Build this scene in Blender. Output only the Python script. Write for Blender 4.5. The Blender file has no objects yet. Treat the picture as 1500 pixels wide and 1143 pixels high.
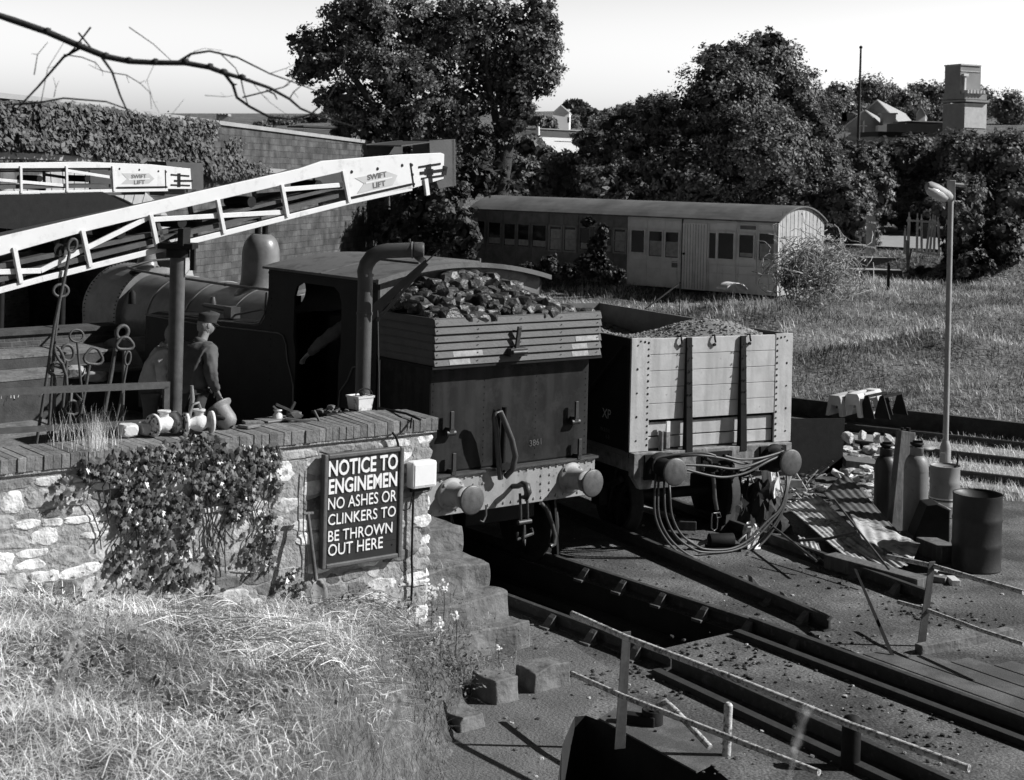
import bpy, bmesh, math, random
import numpy as np
from mathutils import Vector, Matrix, noise
from mathutils.geometry import tessellate_polygon
random.seed(7); rng = np.random.default_rng(7)
PI = math.pi
scene = bpy.context.scene
COL = scene.collection

# ---------- survey of the place: camera station and the frames of the yard ----------
CF, CPX, CPY, RHO, EYE = 2249.3, 750.0, 259.4, 0.0247, 4.53
def ray(px, py):
    cx = (px - CPX) / CF; cy = (CPY - py) / CF
    c, s = math.cos(RHO), math.sin(RHO)
    return Vector((cx * c - cy * s, 1.0, cx * s + cy * c))
def W(px, py, D):
    r = ray(px, py); return Vector((r.x * D, D, EYE + r.z * D))
def G(px, py, z=0.0):
    r = ray(px, py); D = (z - EYE) / r.z
    return Vector((r.x * D, D, z))
def frame(x, y, th, z=0.0):
    return Matrix.Translation((x, y, z)) @ Matrix.Rotation(th, 4, 'Z')
LF = frame(.339, 17.017, 2.2432)      # track of the locomotive, wall and steps
WF = frame(2.807, 18.758, 2.0536)     # track of the wagon
def onp(M, ax, c, px, py):
    Mi = M.inverted(); o = Mi @ Vector((0, 0, EYE)); d = Mi.to_3x3() @ ray(px, py)
    t = (c - o[ax]) / d[ax]
    return o + d * t
def onw(M, ax, c, px, py):
    return M @ onp(M, ax, c, px, py)

# ---------- materials ----------
MATS = {}
def nt(m):
    m.use_nodes = True; t = m.node_tree
    for n in list(t.nodes): t.nodes.remove(n)
    return t, t.nodes, t.links
def mat(name, g, var=.25, scale=5, rough=.8, metal=0., bump=.3, bscale=40, bdist=.01, tone=False,
        patch=None, streak=None, spec=.5, coord='Object', grain=0.0):
    """grey paint / stone / metal: noise varied base, optional second colour in patches, optional vertical streaks"""
    m = bpy.data.materials.new(name); t, N, K = nt(m)
    out = N.new('ShaderNodeOutputMaterial'); b = N.new('ShaderNodeBsdfPrincipled')
    K.new(b.outputs[0], out.inputs[0])
    b.inputs['Roughness'].default_value = rough; b.inputs['Metallic'].default_value = metal
    b.inputs['Specular IOR Level'].default_value = spec
    tc = N.new('ShaderNodeTexCoord')
    n1 = N.new('ShaderNodeTexNoise'); n1.inputs['Scale'].default_value = scale; n1.inputs['Detail'].default_value = 8
    n1.inputs['Roughness'].default_value = .62
    K.new(tc.outputs[coord], n1.inputs['Vector'])
    mr = N.new('ShaderNodeMapRange'); mr.inputs[1].default_value = .3; mr.inputs[2].default_value = .7
    mr.inputs[3].default_value = g * (1 - var); mr.inputs[4].default_value = g * (1 + var)
    K.new(n1.outputs['Fac'], mr.inputs[0]); val = mr.outputs[0]
    def mix(fac, a, bb):
        x = N.new('ShaderNodeMix'); x.data_type = 'FLOAT'
        K.new(fac, x.inputs[0]); K.new(a, x.inputs[2])
        if isinstance(bb, float): x.inputs[3].default_value = bb
        else: K.new(bb, x.inputs[3])
        return x.outputs[0]
    if patch:   # (grey, noise scale, threshold, softness)
        pg, ps, pt, pf = patch
        n2 = N.new('ShaderNodeTexNoise'); n2.inputs['Scale'].default_value = ps; n2.inputs['Detail'].default_value = 10
        n2.inputs['Roughness'].default_value = .7
        K.new(tc.outputs[coord], n2.inputs['Vector'])
        r2 = N.new('ShaderNodeMapRange'); r2.inputs[1].default_value = pt - pf; r2.inputs[2].default_value = pt + pf
        K.new(n2.outputs['Fac'], r2.inputs[0]); val = mix(r2.outputs[0], val, float(pg))
    if streak:  # (grey, xy scale, z scale, threshold)
        sg, sx, sz, st = streak
        mp = N.new('ShaderNodeMapping'); mp.inputs['Scale'].default_value = (sx, sx, sz)
        K.new(tc.outputs[coord], mp.inputs['Vector'])
        n3 = N.new('ShaderNodeTexNoise'); n3.inputs['Scale'].default_value = 1; n3.inputs['Detail'].default_value = 6
        K.new(mp.outputs[0], n3.inputs['Vector'])
        r3 = N.new('ShaderNodeMapRange'); r3.inputs[1].default_value = st; r3.inputs[2].default_value = st + .2
        r3.inputs[4].default_value = .8
        K.new(n3.outputs['Fac'], r3.inputs[0]); val = mix(r3.outputs[0], val, float(sg))
    if tone:
        at = N.new('ShaderNodeAttribute'); at.attribute_name = 'tone'
        mu = N.new('ShaderNodeMath'); mu.operation = 'MULTIPLY'
        K.new(val, mu.inputs[0]); K.new(at.outputs['Fac'], mu.inputs[1]); val = mu.outputs[0]
    if grain:
        n4 = N.new('ShaderNodeTexNoise'); n4.inputs['Scale'].default_value = grain; n4.inputs['Detail'].default_value = 2
        K.new(tc.outputs[coord], n4.inputs['Vector'])
        r4 = N.new('ShaderNodeMapRange'); r4.inputs[1].default_value = .3; r4.inputs[2].default_value = .7
        r4.inputs[3].default_value = .5; r4.inputs[4].default_value = 1.5
        K.new(n4.outputs['Fac'], r4.inputs[0])
        mu = N.new('ShaderNodeMath'); mu.operation = 'MULTIPLY'
        K.new(val, mu.inputs[0]); K.new(r4.outputs[0], mu.inputs[1]); val = mu.outputs[0]
    K.new(val, b.inputs['Base Color'])
    if bump:
        nb = N.new('ShaderNodeTexNoise'); nb.inputs['Scale'].default_value = bscale; nb.inputs['Detail'].default_value = 6
        K.new(tc.outputs[coord], nb.inputs['Vector'])
        bp = N.new('ShaderNodeBump'); bp.inputs['Strength'].default_value = bump; bp.inputs['Distance'].default_value = bdist
        K.new(nb.outputs['Fac'], bp.inputs['Height']); K.new(bp.outputs[0], b.inputs['Normal'])
    MATS[name] = m; return m
def leafmat(name, g, var=.35, trans=.25, rough=.55):
    m = bpy.data.materials.new(name); t, N, K = nt(m)
    out = N.new('ShaderNodeOutputMaterial'); b = N.new('ShaderNodeBsdfPrincipled'); b.inputs['Roughness'].default_value = rough
    b.inputs['Specular IOR Level'].default_value = .35
    tr = N.new('ShaderNodeBsdfTranslucent'); mx = N.new('ShaderNodeMixShader'); mx.inputs[0].default_value = trans
    at = N.new('ShaderNodeAttribute'); at.attribute_name = 'tone'
    mu = N.new('ShaderNodeMath'); mu.operation = 'MULTIPLY'; mu.inputs[1].default_value = g
    K.new(at.outputs['Fac'], mu.inputs[0])
    K.new(mu.outputs[0], b.inputs['Base Color']); K.new(mu.outputs[0], tr.inputs['Color'])
    K.new(b.outputs[0], mx.inputs[1]); K.new(tr.outputs[0], mx.inputs[2]); K.new(mx.outputs[0], out.inputs[0])
    MATS[name] = m; return m
def brickmat(name, g1, g2, mortar, bw, bh, ms=.02, var=.3, bump=.5, rough=.9, blotch=None, off=.5):
    m = bpy.data.materials.new(name); t, N, K = nt(m)
    out = N.new('ShaderNodeOutputMaterial'); b = N.new('ShaderNodeBsdfPrincipled'); b.inputs['Roughness'].default_value = rough
    b.inputs['Specular IOR Level'].default_value = .2
    K.new(b.outputs[0], out.inputs[0])
    tc = N.new('ShaderNodeTexCoord'); sp = N.new('ShaderNodeSeparateXYZ'); cb = N.new('ShaderNodeCombineXYZ')
    K.new(tc.outputs['Object'], sp.inputs[0]); K.new(sp.outputs['X'], cb.inputs['X']); K.new(sp.outputs['Z'], cb.inputs['Y'])
    wn = N.new('ShaderNodeTexNoise'); wn.inputs['Scale'].default_value = 3; K.new(tc.outputs['Object'], wn.inputs['Vector'])
    va = N.new('ShaderNodeVectorMath'); va.operation = 'MULTIPLY_ADD'; va.inputs[1].default_value = (bw * .12,) * 3
    K.new(wn.outputs['Color'], va.inputs[0]); K.new(cb.outputs[0], va.inputs[2])
    br = N.new('ShaderNodeTexBrick'); br.inputs['Scale'].default_value = 1; br.inputs['Brick Width'].default_value = bw
    br.inputs['Row Height'].default_value = bh; br.inputs['Mortar Size'].default_value = ms; br.inputs['Mortar Smooth'].default_value = .3
    br.inputs['Color1'].default_value = (g1,) * 3 + (1,); br.inputs['Color2'].default_value = (g2,) * 3 + (1,)
    br.inputs['Mortar'].default_value = (mortar,) * 3 + (1,); br.offset = off
    K.new(va.outputs[0], br.inputs['Vector'])
    n1 = N.new('ShaderNodeTexNoise'); n1.inputs['Scale'].default_value = 2.2; n1.inputs['Detail'].default_value = 9
    K.new(tc.outputs['Object'], n1.inputs['Vector'])
    mr = N.new('ShaderNodeMapRange'); mr.inputs[1].default_value = .3; mr.inputs[2].default_value = .7
    mr.inputs[3].default_value = 1 - var; mr.inputs[4].default_value = 1 + var; K.new(n1.outputs['Fac'], mr.inputs[0])
    mu = N.new('ShaderNodeVectorMath'); mu.operation = 'SCALE'; K.new(br.outputs['Color'], mu.inputs[0]); K.new(mr.outputs[0], mu.inputs['Scale'])
    K.new(mu.outputs[0], b.inputs['Base Color'])
    bp = N.new('ShaderNodeBump'); bp.inputs['Strength'].default_value = bump; bp.inputs['Distance'].default_value = .03; bp.invert = True
    K.new(br.outputs['Fac'], bp.inputs['Height'])
    nb = N.new('ShaderNodeTexNoise'); nb.inputs['Scale'].default_value = 12; nb.inputs['Detail'].default_value = 8
    K.new(tc.outputs['Object'], nb.inputs['Vector'])
    b2 = N.new('ShaderNodeBump'); b2.inputs['Strength'].default_value = bump; b2.inputs['Distance'].default_value = .04
    K.new(nb.outputs['Fac'], b2.inputs['Height']); K.new(bp.outputs[0], b2.inputs['Normal']); K.new(b2.outputs[0], b.inputs['Normal'])
    MATS[name] = m; return m

# ---------- mesh building ----------
WM = {}
def setp(o, label=None, cat=None, group=None, kind=None):
    if label: o['label'] = label
    if cat: o['category'] = cat
    if group: o['group'] = group
    if kind: o['kind'] = kind
    return o
def thing(name, label, cat, M=None, group=None, kind=None):
    o = bpy.data.objects.new(name, None); COL.objects.link(o)
    M = M or Matrix.Identity(4)
    o.matrix_basis = M; o.empty_display_size = .2
    WM[o.name] = M.copy()
    return setp(o, label, cat, group, kind)
def rootM(p):
    return WM[p.name]
class MB:
    def __init__(s, M=None):
        s.M = M.copy() if M else Matrix.Identity(4)
        s.v = []; s.f = []; s.sm = []; s.tn = []; s.tone = 1.0; s.smooth = False
    def add(s, vs, fs, smooth=None, tones=None):
        b = len(s.v); s.v += [s.M @ Vector(p) for p in vs]
        sm = s.smooth if smooth is None else smooth
        for i, f in enumerate(fs):
            s.f.append([b + k for k in f]); s.sm.append(sm); s.tn.append(tones[i] if tones else s.tone)
    def hexa(s, p):   # 8 points: bottom 4 ccw, top 4 ccw
        s.add(p, [(3, 2, 1, 0), (4, 5, 6, 7), (0, 1, 5, 4), (1, 2, 6, 5), (2, 3, 7, 6), (3, 0, 4, 7)])
    def bx(s, x0, x1, y0, y1, z0, z1):
        s.hexa([(x0, y0, z0), (x1, y0, z0), (x1, y1, z0), (x0, y1, z0), (x0, y0, z1), (x1, y0, z1), (x1, y1, z1), (x0, y1, z1)])
    def cbox(s, c, size, R=None):
        R = R or Matrix.Identity(3); c = Vector(c); h = Vector(size) / 2
        pts = [c + R @ Vector((sx * h.x, sy * h.y, sz * h.z)) for sz in (-1, 1) for sx, sy in ((-1, -1), (1, -1), (1, 1), (-1, 1))]
        s.hexa(pts)
    def beam(s, a, b, w, h, up=(0, 0, 1)):   # box from a to b; w across, h along up
        a = Vector(a); b = Vector(b); d = (b - a).normalized(); up = Vector(up)
        x = d.cross(up)
        if x.length < 1e-5: x = d.cross(Vector((1, 0, 0)))
        x.normalize(); u = x.cross(d).normalized()
        x *= w / 2; u *= h / 2
        s.hexa([a - x - u, a + x - u, b + x - u, b - x - u, a - x + u, a + x + u, b + x + u, b - x + u])
    def tube(s, pts, r, n=8, cap=True, smooth=True, closed=False):
        pts = [Vector(p) for p in pts]; k = len(pts)
        rs = r if isinstance(r, (list, tuple)) else [r] * k
        vs = []; prev = None
        for i, p in enumerate(pts):
            if closed: d = pts[(i + 1) % k] - pts[i - 1]
            else: d = pts[min(i + 1, k - 1)] - pts[max(i - 1, 0)]
            d.normalize()
            if prev is None:
                x = d.orthogonal().normalized()
            else:
                x = (prev - d * prev.dot(d))
                x = x.normalized() if x.length > 1e-6 else d.orthogonal().normalized()
            prev = x; y = d.cross(x)
            for j in range(n):
                a = 2 * PI * j / n
                vs.append(p + (x * math.cos(a) + y * math.sin(a)) * rs[i])
        fs = []
        for i in range(k if closed else k - 1):
            i2 = (i + 1) % k
            for j in range(n):
                fs.append((i * n + j, i * n + (j + 1) % n, i2 * n + (j + 1) % n, i2 * n + j))
        s.add(vs, fs, smooth)
        if cap and not closed:
            s.add(vs[:n], [tuple(range(n))[::-1]], False); s.add(vs[-n:], [tuple(range(n))], False)
    def lathe(s, prof, o=(0, 0, 0), d=(0, 0, 1), n=24, smooth=True, cap=True):  # prof: (r, h)
        d = Vector(d).normalized(); x = d.orthogonal().normalized(); y = d.cross(x); o = Vector(o); vs = []
        for r, h in prof:
            for j in range(n):
                a = 2 * PI * j / n; vs.append(o + d * h + (x * math.cos(a) + y * math.sin(a)) * max(r, 1e-4))
        fs = [(i * n + j, i * n + (j + 1) % n, (i + 1) * n + (j + 1) % n, (i + 1) * n + j) for i in range(len(prof) - 1) for j in range(n)]
        s.add(vs, fs, smooth)
        if cap:
            s.add(vs[:n], [tuple(range(n))[::-1]], False); s.add(vs[-n:], [tuple(range(n))], False)
    def prism(s, poly, ext, smooth=False):   # planar polygon of 3d points, extruded along ext
        e = Vector(ext); n = len(poly); P = [Vector(p) for p in poly]
        tri = tessellate_polygon([P])
        vs = P + [p + e for p in P]
        fs = [tuple(t) for t in tri] + [tuple(i + n for i in t[::-1]) for t in tri]
        nr = Vector((0, 0, 0))
        for i in range(n): nr += P[i].cross(P[(i + 1) % n])
        fs += [((i, (i + 1) % n, (i + 1) % n + n, i + n)) for i in range(n)]
        s.add(vs, fs, smooth)
    def rock(s, c, size, seed=0, sub=2, rough=.35, R=None, tone=None, smooth=False):
        bm = bmesh.new(); bmesh.ops.create_icosphere(bm, subdivisions=sub, radius=1)
        sd = Vector((seed * 7.13, seed * 3.7, seed * 1.9)); c = Vector(c); size = Vector(size)
        r_ = random.Random(seed)
        R = R or Matrix.Rotation(r_.uniform(0, 6.28), 3, 'Z') @ Matrix.Rotation(r_.uniform(-.4, .4), 3, 'X')
        vs = []
        for v in bm.verts:
            p = v.co.normalized()
            k = 1 + rough * noise.noise(p * 1.3 + sd) + rough * .5 * noise.noise(p * 3.1 + sd)
            q = Vector([max(-.75, min(.75, t)) for t in p * k]) * 1.2
            vs.append(c + R @ Vector((q.x * size.x, q.y * size.y, q.z * size.z)))
        fs = [[v.index for v in f.verts] for f in bm.faces]; bm.free()
        t0 = s.tone
        if tone is not None: s.tone = tone
        s.add(vs, fs, smooth); s.tone = t0
    def bolts(s, pts, d, r=.018, h=.014, n=6):
        for p in pts: s.lathe([(r, 0), (r * .8, h)], p, d, n, False)
    def build(s, name, m, parent=None, bevel=0, subsurf=0, origin=None, fixn=True, tone=False):
        me = bpy.data.meshes.new(name)
        if parent is not None: Mi = rootM(parent).inverted()
        else:
            if origin is None:
                xs = [p.x for p in s.v]; ys = [p.y for p in s.v]; zs = [p.z for p in s.v]
                origin = Vector(((min(xs) + max(xs)) / 2, (min(ys) + max(ys)) / 2, min(zs)))
            Mr = origin if isinstance(origin, Matrix) else Matrix.Translation(origin)
            Mi = Mr.inverted()
        me.from_pydata([Mi @ p for p in s.v], [], s.f)
        me.polygons.foreach_set('use_smooth', s.sm)
        if fixn:
            bm = bmesh.new(); bm.from_mesh(me); bmesh.ops.recalc_face_normals(bm, faces=bm.faces); bm.to_mesh(me); bm.free()
        if tone or len(set(s.tn)) > 1:
            a = me.attributes.new('tone', 'FLOAT', 'FACE'); a.data.foreach_set('value', s.tn)
        elif True:
            a = me.attributes.new('tone', 'FLOAT', 'FACE'); a.data.foreach_set('value', [s.tone] * len(me.polygons))
        me.materials.append(m if not isinstance(m, str) else MATS[m])
        o = bpy.data.objects.new(name, me); COL.objects.link(o)
        if parent is not None:
            o.parent = parent; WM[o.name] = rootM(parent)
        else:
            o.matrix_basis = Mr; WM[o.name] = Mr.copy()
        if bevel:
            b = o.modifiers.new('bevel', 'BEVEL'); b.width = bevel; b.segments = 2; b.limit_method = 'ANGLE'; b.angle_limit = .6
        return o
def fastmesh(name, V, nper, m, parent=None, tones=None, smooth=False, origin=None):
    """V: (N*nper,3) world points, faces of nper consecutive points"""
    V = np.asarray(V, dtype=np.float64)
    if parent is not None: Mi = rootM(parent).inverted()
    else:
        origin = Vector((float(V[:, 0].mean()), float(V[:, 1].mean()), float(V[:, 2].min()))) if origin is None else Vector(origin)
        Mi = Matrix.Translation(-origin)
    A = np.array(Mi); V = V @ A[:3, :3].T + A[:3, 3]
    n = len(V); k = n // nper
    me = bpy.data.meshes.new(name); me.vertices.add(n); me.vertices.foreach_set('co', V.astype(np.float32).ravel())
    me.loops.add(n); me.loops.foreach_set('vertex_index', np.arange(n, dtype=np.int32))
    me.polygons.add(k); me.polygons.foreach_set('loop_start', np.arange(0, n, nper, dtype=np.int32))
    me.update(calc_edges=True)
    if tones is None: tones = np.ones(k)
    a = me.attributes.new('tone', 'FLOAT', 'FACE'); a.data.foreach_set('value', np.asarray(tones, dtype=np.float32))
    me.materials.append(m if not isinstance(m, str) else MATS[m])
    o = bpy.data.objects.new(name, me); COL.objects.link(o)
    if parent is not None: o.parent = parent; WM[o.name] = rootM(parent)
    else: o.location = origin; WM[o.name] = Matrix.Translation(origin)
    return o
def unit(a): return a / (np.linalg.norm(a, axis=-1, keepdims=True) + 1e-9)
def cards(C, size, nrm=None, spread=1.0, aspect=.6, bend=.0):
    """leaf rhombs at centres C; nrm preferred normal"""
    n = len(C); nr = rng.normal(size=(n, 3))
    if nrm is not None: nr = unit(nrm + spread * unit(nr) * rng.uniform(.2, 1, (n, 1)))
    nr = unit(nr); t = unit(np.cross(nr, rng.normal(size=(n, 3)))); b = np.cross(nr, t)
    s = (np.asarray(size) * np.ones(n))[:, None]
    a = t * s; c = b * s * aspect
    return np.stack([C - a, C - a * .1 + c, C + a, C - a * .1 - c], axis=1).reshape(-1, 3)
def copy_tree(o, M, label=None, group=None):
    r = o.copy(); COL.objects.link(r); r.matrix_basis = M; WM[r.name] = M.copy()
    if label: r['label'] = label
    if group: r['group'] = group
    for ch in list(o.children):
        c = ch.copy(); COL.objects.link(c); c.parent = r
        for g in list(ch.children):
            d = g.copy(); COL.objects.link(d); d.parent = c
    return r
def text_mesh(name, body, M, size, m, parent, ext=.004, width=None, off=0.0, align='LEFT', serif=False):
    """letters as a mesh; M: world matrix whose x is reading direction, y up"""
    cu = bpy.data.curves.new(name, 'FONT'); cu.body = body; cu.size = size; cu.extrude = ext; cu.offset = off
    cu.align_x = align; cu.resolution_u = 3
    to = bpy.data.objects.new('tmp', cu); COL.objects.link(to)
    dg = bpy.context.evaluated_depsgraph_get(); me = bpy.data.meshes.new_from_object(to.evaluated_get(dg))
    bpy.data.objects.remove(to); bpy.data.curves.remove(cu)
    n = len(me.vertices); co = np.empty(n * 3, dtype=np.float32); me.vertices.foreach_get('co', co); co = co.reshape(-1, 3)
    if width:
        x0, x1 = co[:, 0].min(), co[:, 0].max(); co[:, 0] = (co[:, 0] - x0) * width / (x1 - x0)
    T = np.array(rootM(parent).inverted() @ M); co = co @ T[:3, :3].T + T[:3, 3]
    me.vertices.foreach_set('co', co.astype(np.float32).ravel()); me.update()
    a = me.attributes.new('tone', 'FLOAT', 'FACE'); a.data.foreach_set('value', [1.0] * len(me.polygons))
    me.materials.append(MATS[m]); me.name = name
    o = bpy.data.objects.new(name, me); COL.objects.link(o); o.parent = parent; WM[o.name] = rootM(parent)
    return o
def textM(o, xd, yd):
    xd = Vector(xd).normalized(); yd = Vector(yd); yd = (yd - xd * yd.dot(xd)).normalized(); zd = xd.cross(yd)
    M = Matrix.Identity(4)
    for i in range(3): M[i][0] = xd[i]; M[i][1] = yd[i]; M[i][2] = zd[i]; M[i][3] = Vector(o)[i]
    return M
def LV(u, y, z): return LF @ Vector((u, y, z))
def WV(u, y, z): return WF @ Vector((u, y, z))

# ---------- palette ----------
mat('oily_ground', .075, .4, 1.1, .95, bump=.9, bscale=25, bdist=.02, patch=(.17, .6, .54, .08), grain=45, spec=.2)
mat('pale_ground', .12, .3, 1.5, .95, bump=.8, bscale=30, bdist=.02, grain=80, spec=.2)
mat('field_soil', .12, .4, .8, 1, bump=1, bscale=8, bdist=.08, grain=15, patch=(.2, .35, .55, .1), spec=.1)
mat('bank_soil', .1, .5, 3, 1, bump=1, bscale=20, bdist=.03, grain=30, spec=.1)
mat('tarmac', .3, .1, 3, .9, bump=.3, bscale=100, spec=.2)
mat('loco_black', .008, .3, 3, .55, bump=.25, bscale=5, bdist=.01, spec=.22, patch=(.014, 1.5, .55, .1))
mat('loco_boiler', .15, .35, 2.5, .36, bump=.1, bscale=6, bdist=.01, spec=.5, patch=(.22, 3, .56, .12))
mat('loco_roof', .13, .3, 3, .7, bump=.2, bscale=30, patch=(.075, 3, .55, .06))
mat('bunker_paint', .008, .35, 3, .65, bump=.15, bscale=14, spec=.2, streak=(.028, 5, .5, .45), patch=(.022, 5, .56, .08))
mat('plank_paint', .075, .2, 5, .65, bump=.4, bscale=30, streak=(.06, .6, 9, .5))
mat('plank_worn', .28, .35, 14, .8, bump=.4)
mat('beam_paint', .3, .15, 5, .6, bump=.15, streak=(.16, 8, .7, .52), patch=(.12, 9, .62, .04))
mat('bead_metal', .12, .2, 10, .35, metal=.5, bump=.1)
mat('buffer_steel', .11, .3, 14, .5, metal=.3, bump=.2, bscale=60)
mat('buffer_dark', .045, .3, 10, .5, metal=.3, bump=.2)
mat('rust_dark', .022, .4, 12, .8, bump=.5, bscale=50)
mat('chair_rust', .11, .4, 20, .8, bump=.3)
mat('rail_top', .09, .3, 6, .45, metal=.6, bump=.2)
mat('coal', .042, .6, 8, .42, bump=.6, bscale=35, bdist=.02, tone=True, spec=.6)
mat('gravel', .24, .3, 8, .95, bump=.8, bscale=60, bdist=.02, tone=True)
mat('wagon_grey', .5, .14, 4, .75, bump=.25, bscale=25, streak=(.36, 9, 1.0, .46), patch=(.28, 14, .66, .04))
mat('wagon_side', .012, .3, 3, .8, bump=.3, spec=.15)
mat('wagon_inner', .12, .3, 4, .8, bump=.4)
mat('sole_grime', .2, .5, 9, .85, bump=.6, bscale=30, streak=(.5, 14, 1.5, .55))
mat('iron_black', .012, .3, 9, .7, bump=.2, spec=.2)
mat('hose_rubber', .06, .25, 9, .5, bump=.1)
mat('white_paint', .62, .06, 2, .5, bump=.08, bscale=20, patch=(.45, 6, .62, .08))
mat('arrow_grey', .42, .08, 6, .6, bump=0)
mat('letter_dark', .1, .1, 6, .6, bump=0)
mat('letter_white', .8, .06, 12, .5, bump=.05)
mat('faded_letter', .09, .3, 30, .8, bump=0)
mat('rubber_and_shade', .055, .25, 5, .6, bump=.2)
mat('sign_board', .02, .25, 6, .5, bump=.1, bscale=15)
mat('sign_frame', .09, .25, 14, .6, bump=.2)
mat('plastic_white', .8, .05, 3, .4, bump=.05)
mat('bucket_plastic', .66, .15, 9, .5, bump=.05, patch=(.2, 14, .58, .06))
mat('stone', .56, .38, 7, .95, bump=1, bscale=14, bdist=.03, tone=True, patch=(.25, 9, .6, .06), spec=.2)
mat('mortar', .3, .3, 9, 1, bump=1, bscale=30, bdist=.02, spec=.1)
mat('brick', .17, .3, 9, .9, bump=.8, bscale=30, bdist=.015, tone=True, spec=.2)
mat('step_stone', .15, .45, 4, .95, bump=.9, bscale=12, bdist=.03, patch=(.2, 5, .58, .06), spec=.2)
mat('concrete', .34, .2, 4, .9, bump=.5, bscale=30)
mat('concrete_pale', .55, .15, 4, .9, bump=.4, bscale=30)
mat('galv', .2, .25, 10, .6, metal=.2, bump=.2)
mat('pole_paint', .07, .35, 9, .55, bump=.25, bscale=20, streak=(.14, 9, 1, .55))
mat('column_paint', .065, .25, 5, .5, bump=.15, patch=(.2, 20, .7, .03))
mat('lamp_metal', .32, .2, 4, .6, bump=.2, streak=(.16, 20, 1, .55))
mat('lamp_glass', .45, .1, 9, .25, bump=0)
mat('corrugated', .45, .4, 5, .6, bump=.25, bscale=30, streak=(.1, 2, 7, .5), patch=(.08, 4, .56, .06))
mat('corrugated_dark', .1, .5, 5, .7, bump=.3, streak=(.3, 2, 7, .56))
mat('timber', .1, .4, 4, .9, bump=.6, bscale=25, streak=(.18, 30, 2, .5))
mat('timber_pale', .34, .3, 7, .9, bump=.5, bscale=25)
mat('gas_metal', .17, .15, 5, .5, bump=.1, patch=(.1, 8, .62, .04))
mat('drum_light', .24, .12, 6, .5, bump=.1, patch=(.12, 9, .64, .03))
mat('drum_dark', .02, .3, 6, .5, bump=.15)
mat('pipe_mottled', .5, .3, 22, .7, bump=.4, patch=(.12, 26, .54, .04))
mat('flat_bar', .06, .3, 12, .6, bump=.2)
mat('valve_white', .62, .2, 12, .7, bump=.4, patch=(.09, 11, .6, .03))
mat('coach_pale', .9, .12, 3, .8, bump=.2, streak=(.45, 7, .8, .6))
mat('coach_dark', .2, .35, 3, .85, bump=.3, patch=(.2, 5, .63, .04))
mat('coach_roof', .13, .3, 1.2, .85, bump=.3, bscale=10, streak=(.075, 1.2, 3, .45))
mat('coach_end', .34, .2, 5, .85, bump=.3, streak=(.5, 7, 1.0, .5))
mat('window_dark', .015, .2, 3, .12, bump=0, spec=.6)
mat('curtain', .4, .3, 8, .9, bump=.2)
mat('bark', .04, .4, 12, .95, bump=1, bscale=25, bdist=.02)
mat('branch_bark', .03, .4, 12, .9, bump=.3)
mat('bramble_stem', .36, .35, 10, .9, bump=.2)
mat('cloth_dark', .035, .3, 9, .9, bump=.3, bscale=25)
mat('cloth_jacket', .09, .3, 6, .85, bump=.5, bscale=9, bdist=.02)
mat('cloth_light', .42, .2, 7, .9, bump=.6, bscale=10, bdist=.02)
mat('cloth_overall', .07, .2, 7, .9, bump=.5, bscale=9, bdist=.02)
mat('skin', .24, .1, 9, .6, bump=.1)
mat('hair_grey', .28, .3, 60, .8, bump=.5, bscale=90)
mat('hair_dark', .05, .3, 60, .8, bump=.5, bscale=90)
mat('far_stone', .3, .2, 1.2, .95, bump=.3, bscale=6)
mat('far_roof', .32, .12, 2, .9, bump=.3, bscale=6)
mat('far_roof_dark', .07, .15, 2, .9, bump=.3, bscale=6)
mat('far_white', .72, .04, 2, .9, bump=0)
mat('straw', .6, .3, 30, .9, bump=0, tone=True)
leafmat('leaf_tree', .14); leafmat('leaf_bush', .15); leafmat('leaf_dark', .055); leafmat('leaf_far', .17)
leafmat('leaf_pale', .2)
leafmat('leaf_ivy', .12); leafmat('leaf_ivy_gloss', .1, trans=.1, rough=.32); leafmat('grass_blade', .7, trans=.3); leafmat('field_blade', .46, trans=.3); leafmat('petal', .8)
brickmat('bridge_stone', .06, .1, .05, .42, .17, .01, var=.5)
brickmat('arch_brick', .16, .3, .3, .22, .075, .01)
brickmat('deck_brick', .06, .09, .11, .23, .075, .01)
# ---------- camera, sky, sun ----------
cam = bpy.data.cameras.new('camera'); co = bpy.data.objects.new('camera', cam); COL.objects.link(co); scene.camera = co
cam.sensor_width = 36; cam.lens = 36 * CF / 1500; cam.shift_y = (CPY - 571.5) / 1500; cam.clip_end = 2000; cam.clip_start = .05
c_, s_ = math.cos(RHO), math.sin(RHO)
M = Matrix.Identity(4)
M.col[0] = (c_, 0, s_, 0); M.col[1] = (-s_, 0, c_, 0); M.col[2] = (0, -1, 0, 0); M.col[3] = (0, 0, EYE, 1)
co.matrix_world = M
cam.dof.use_dof = True; cam.dof.focus_distance = 16.5; cam.dof.aperture_fstop = 5.6
SUN_AZ, SUN_EL = math.radians(0), math.radians(36)
w = bpy.data.worlds.new('World'); scene.world = w; w.use_nodes = True; t = w.node_tree; N = t.nodes; K = t.links
for n in list(N): N.remove(n)
sky = N.new('ShaderNodeTexSky'); sky.sky_type = 'NISHITA'; sky.sun_disc = False; sky.sun_elevation = SUN_EL
sky.sun_rotation = math.radians(90) - SUN_AZ; sky.dust_density = 3; sky.air_density = 1
bw = N.new('ShaderNodeRGBToBW'); K.new(sky.outputs[0], bw.inputs[0])
tc = N.new('ShaderNodeTexCoord'); sp = N.new('ShaderNodeSeparateXYZ'); K.new(tc.outputs['Generated'], sp.inputs[0])
mr = N.new('ShaderNodeMapRange'); mr.interpolation_type = 'SMOOTHSTEP'
mr.inputs[1].default_value = .05; mr.inputs[2].default_value = .26; mr.inputs[3].default_value = 1.85; mr.inputs[4].default_value = .07
K.new(sp.outputs['Z'], mr.inputs[0])
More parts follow.
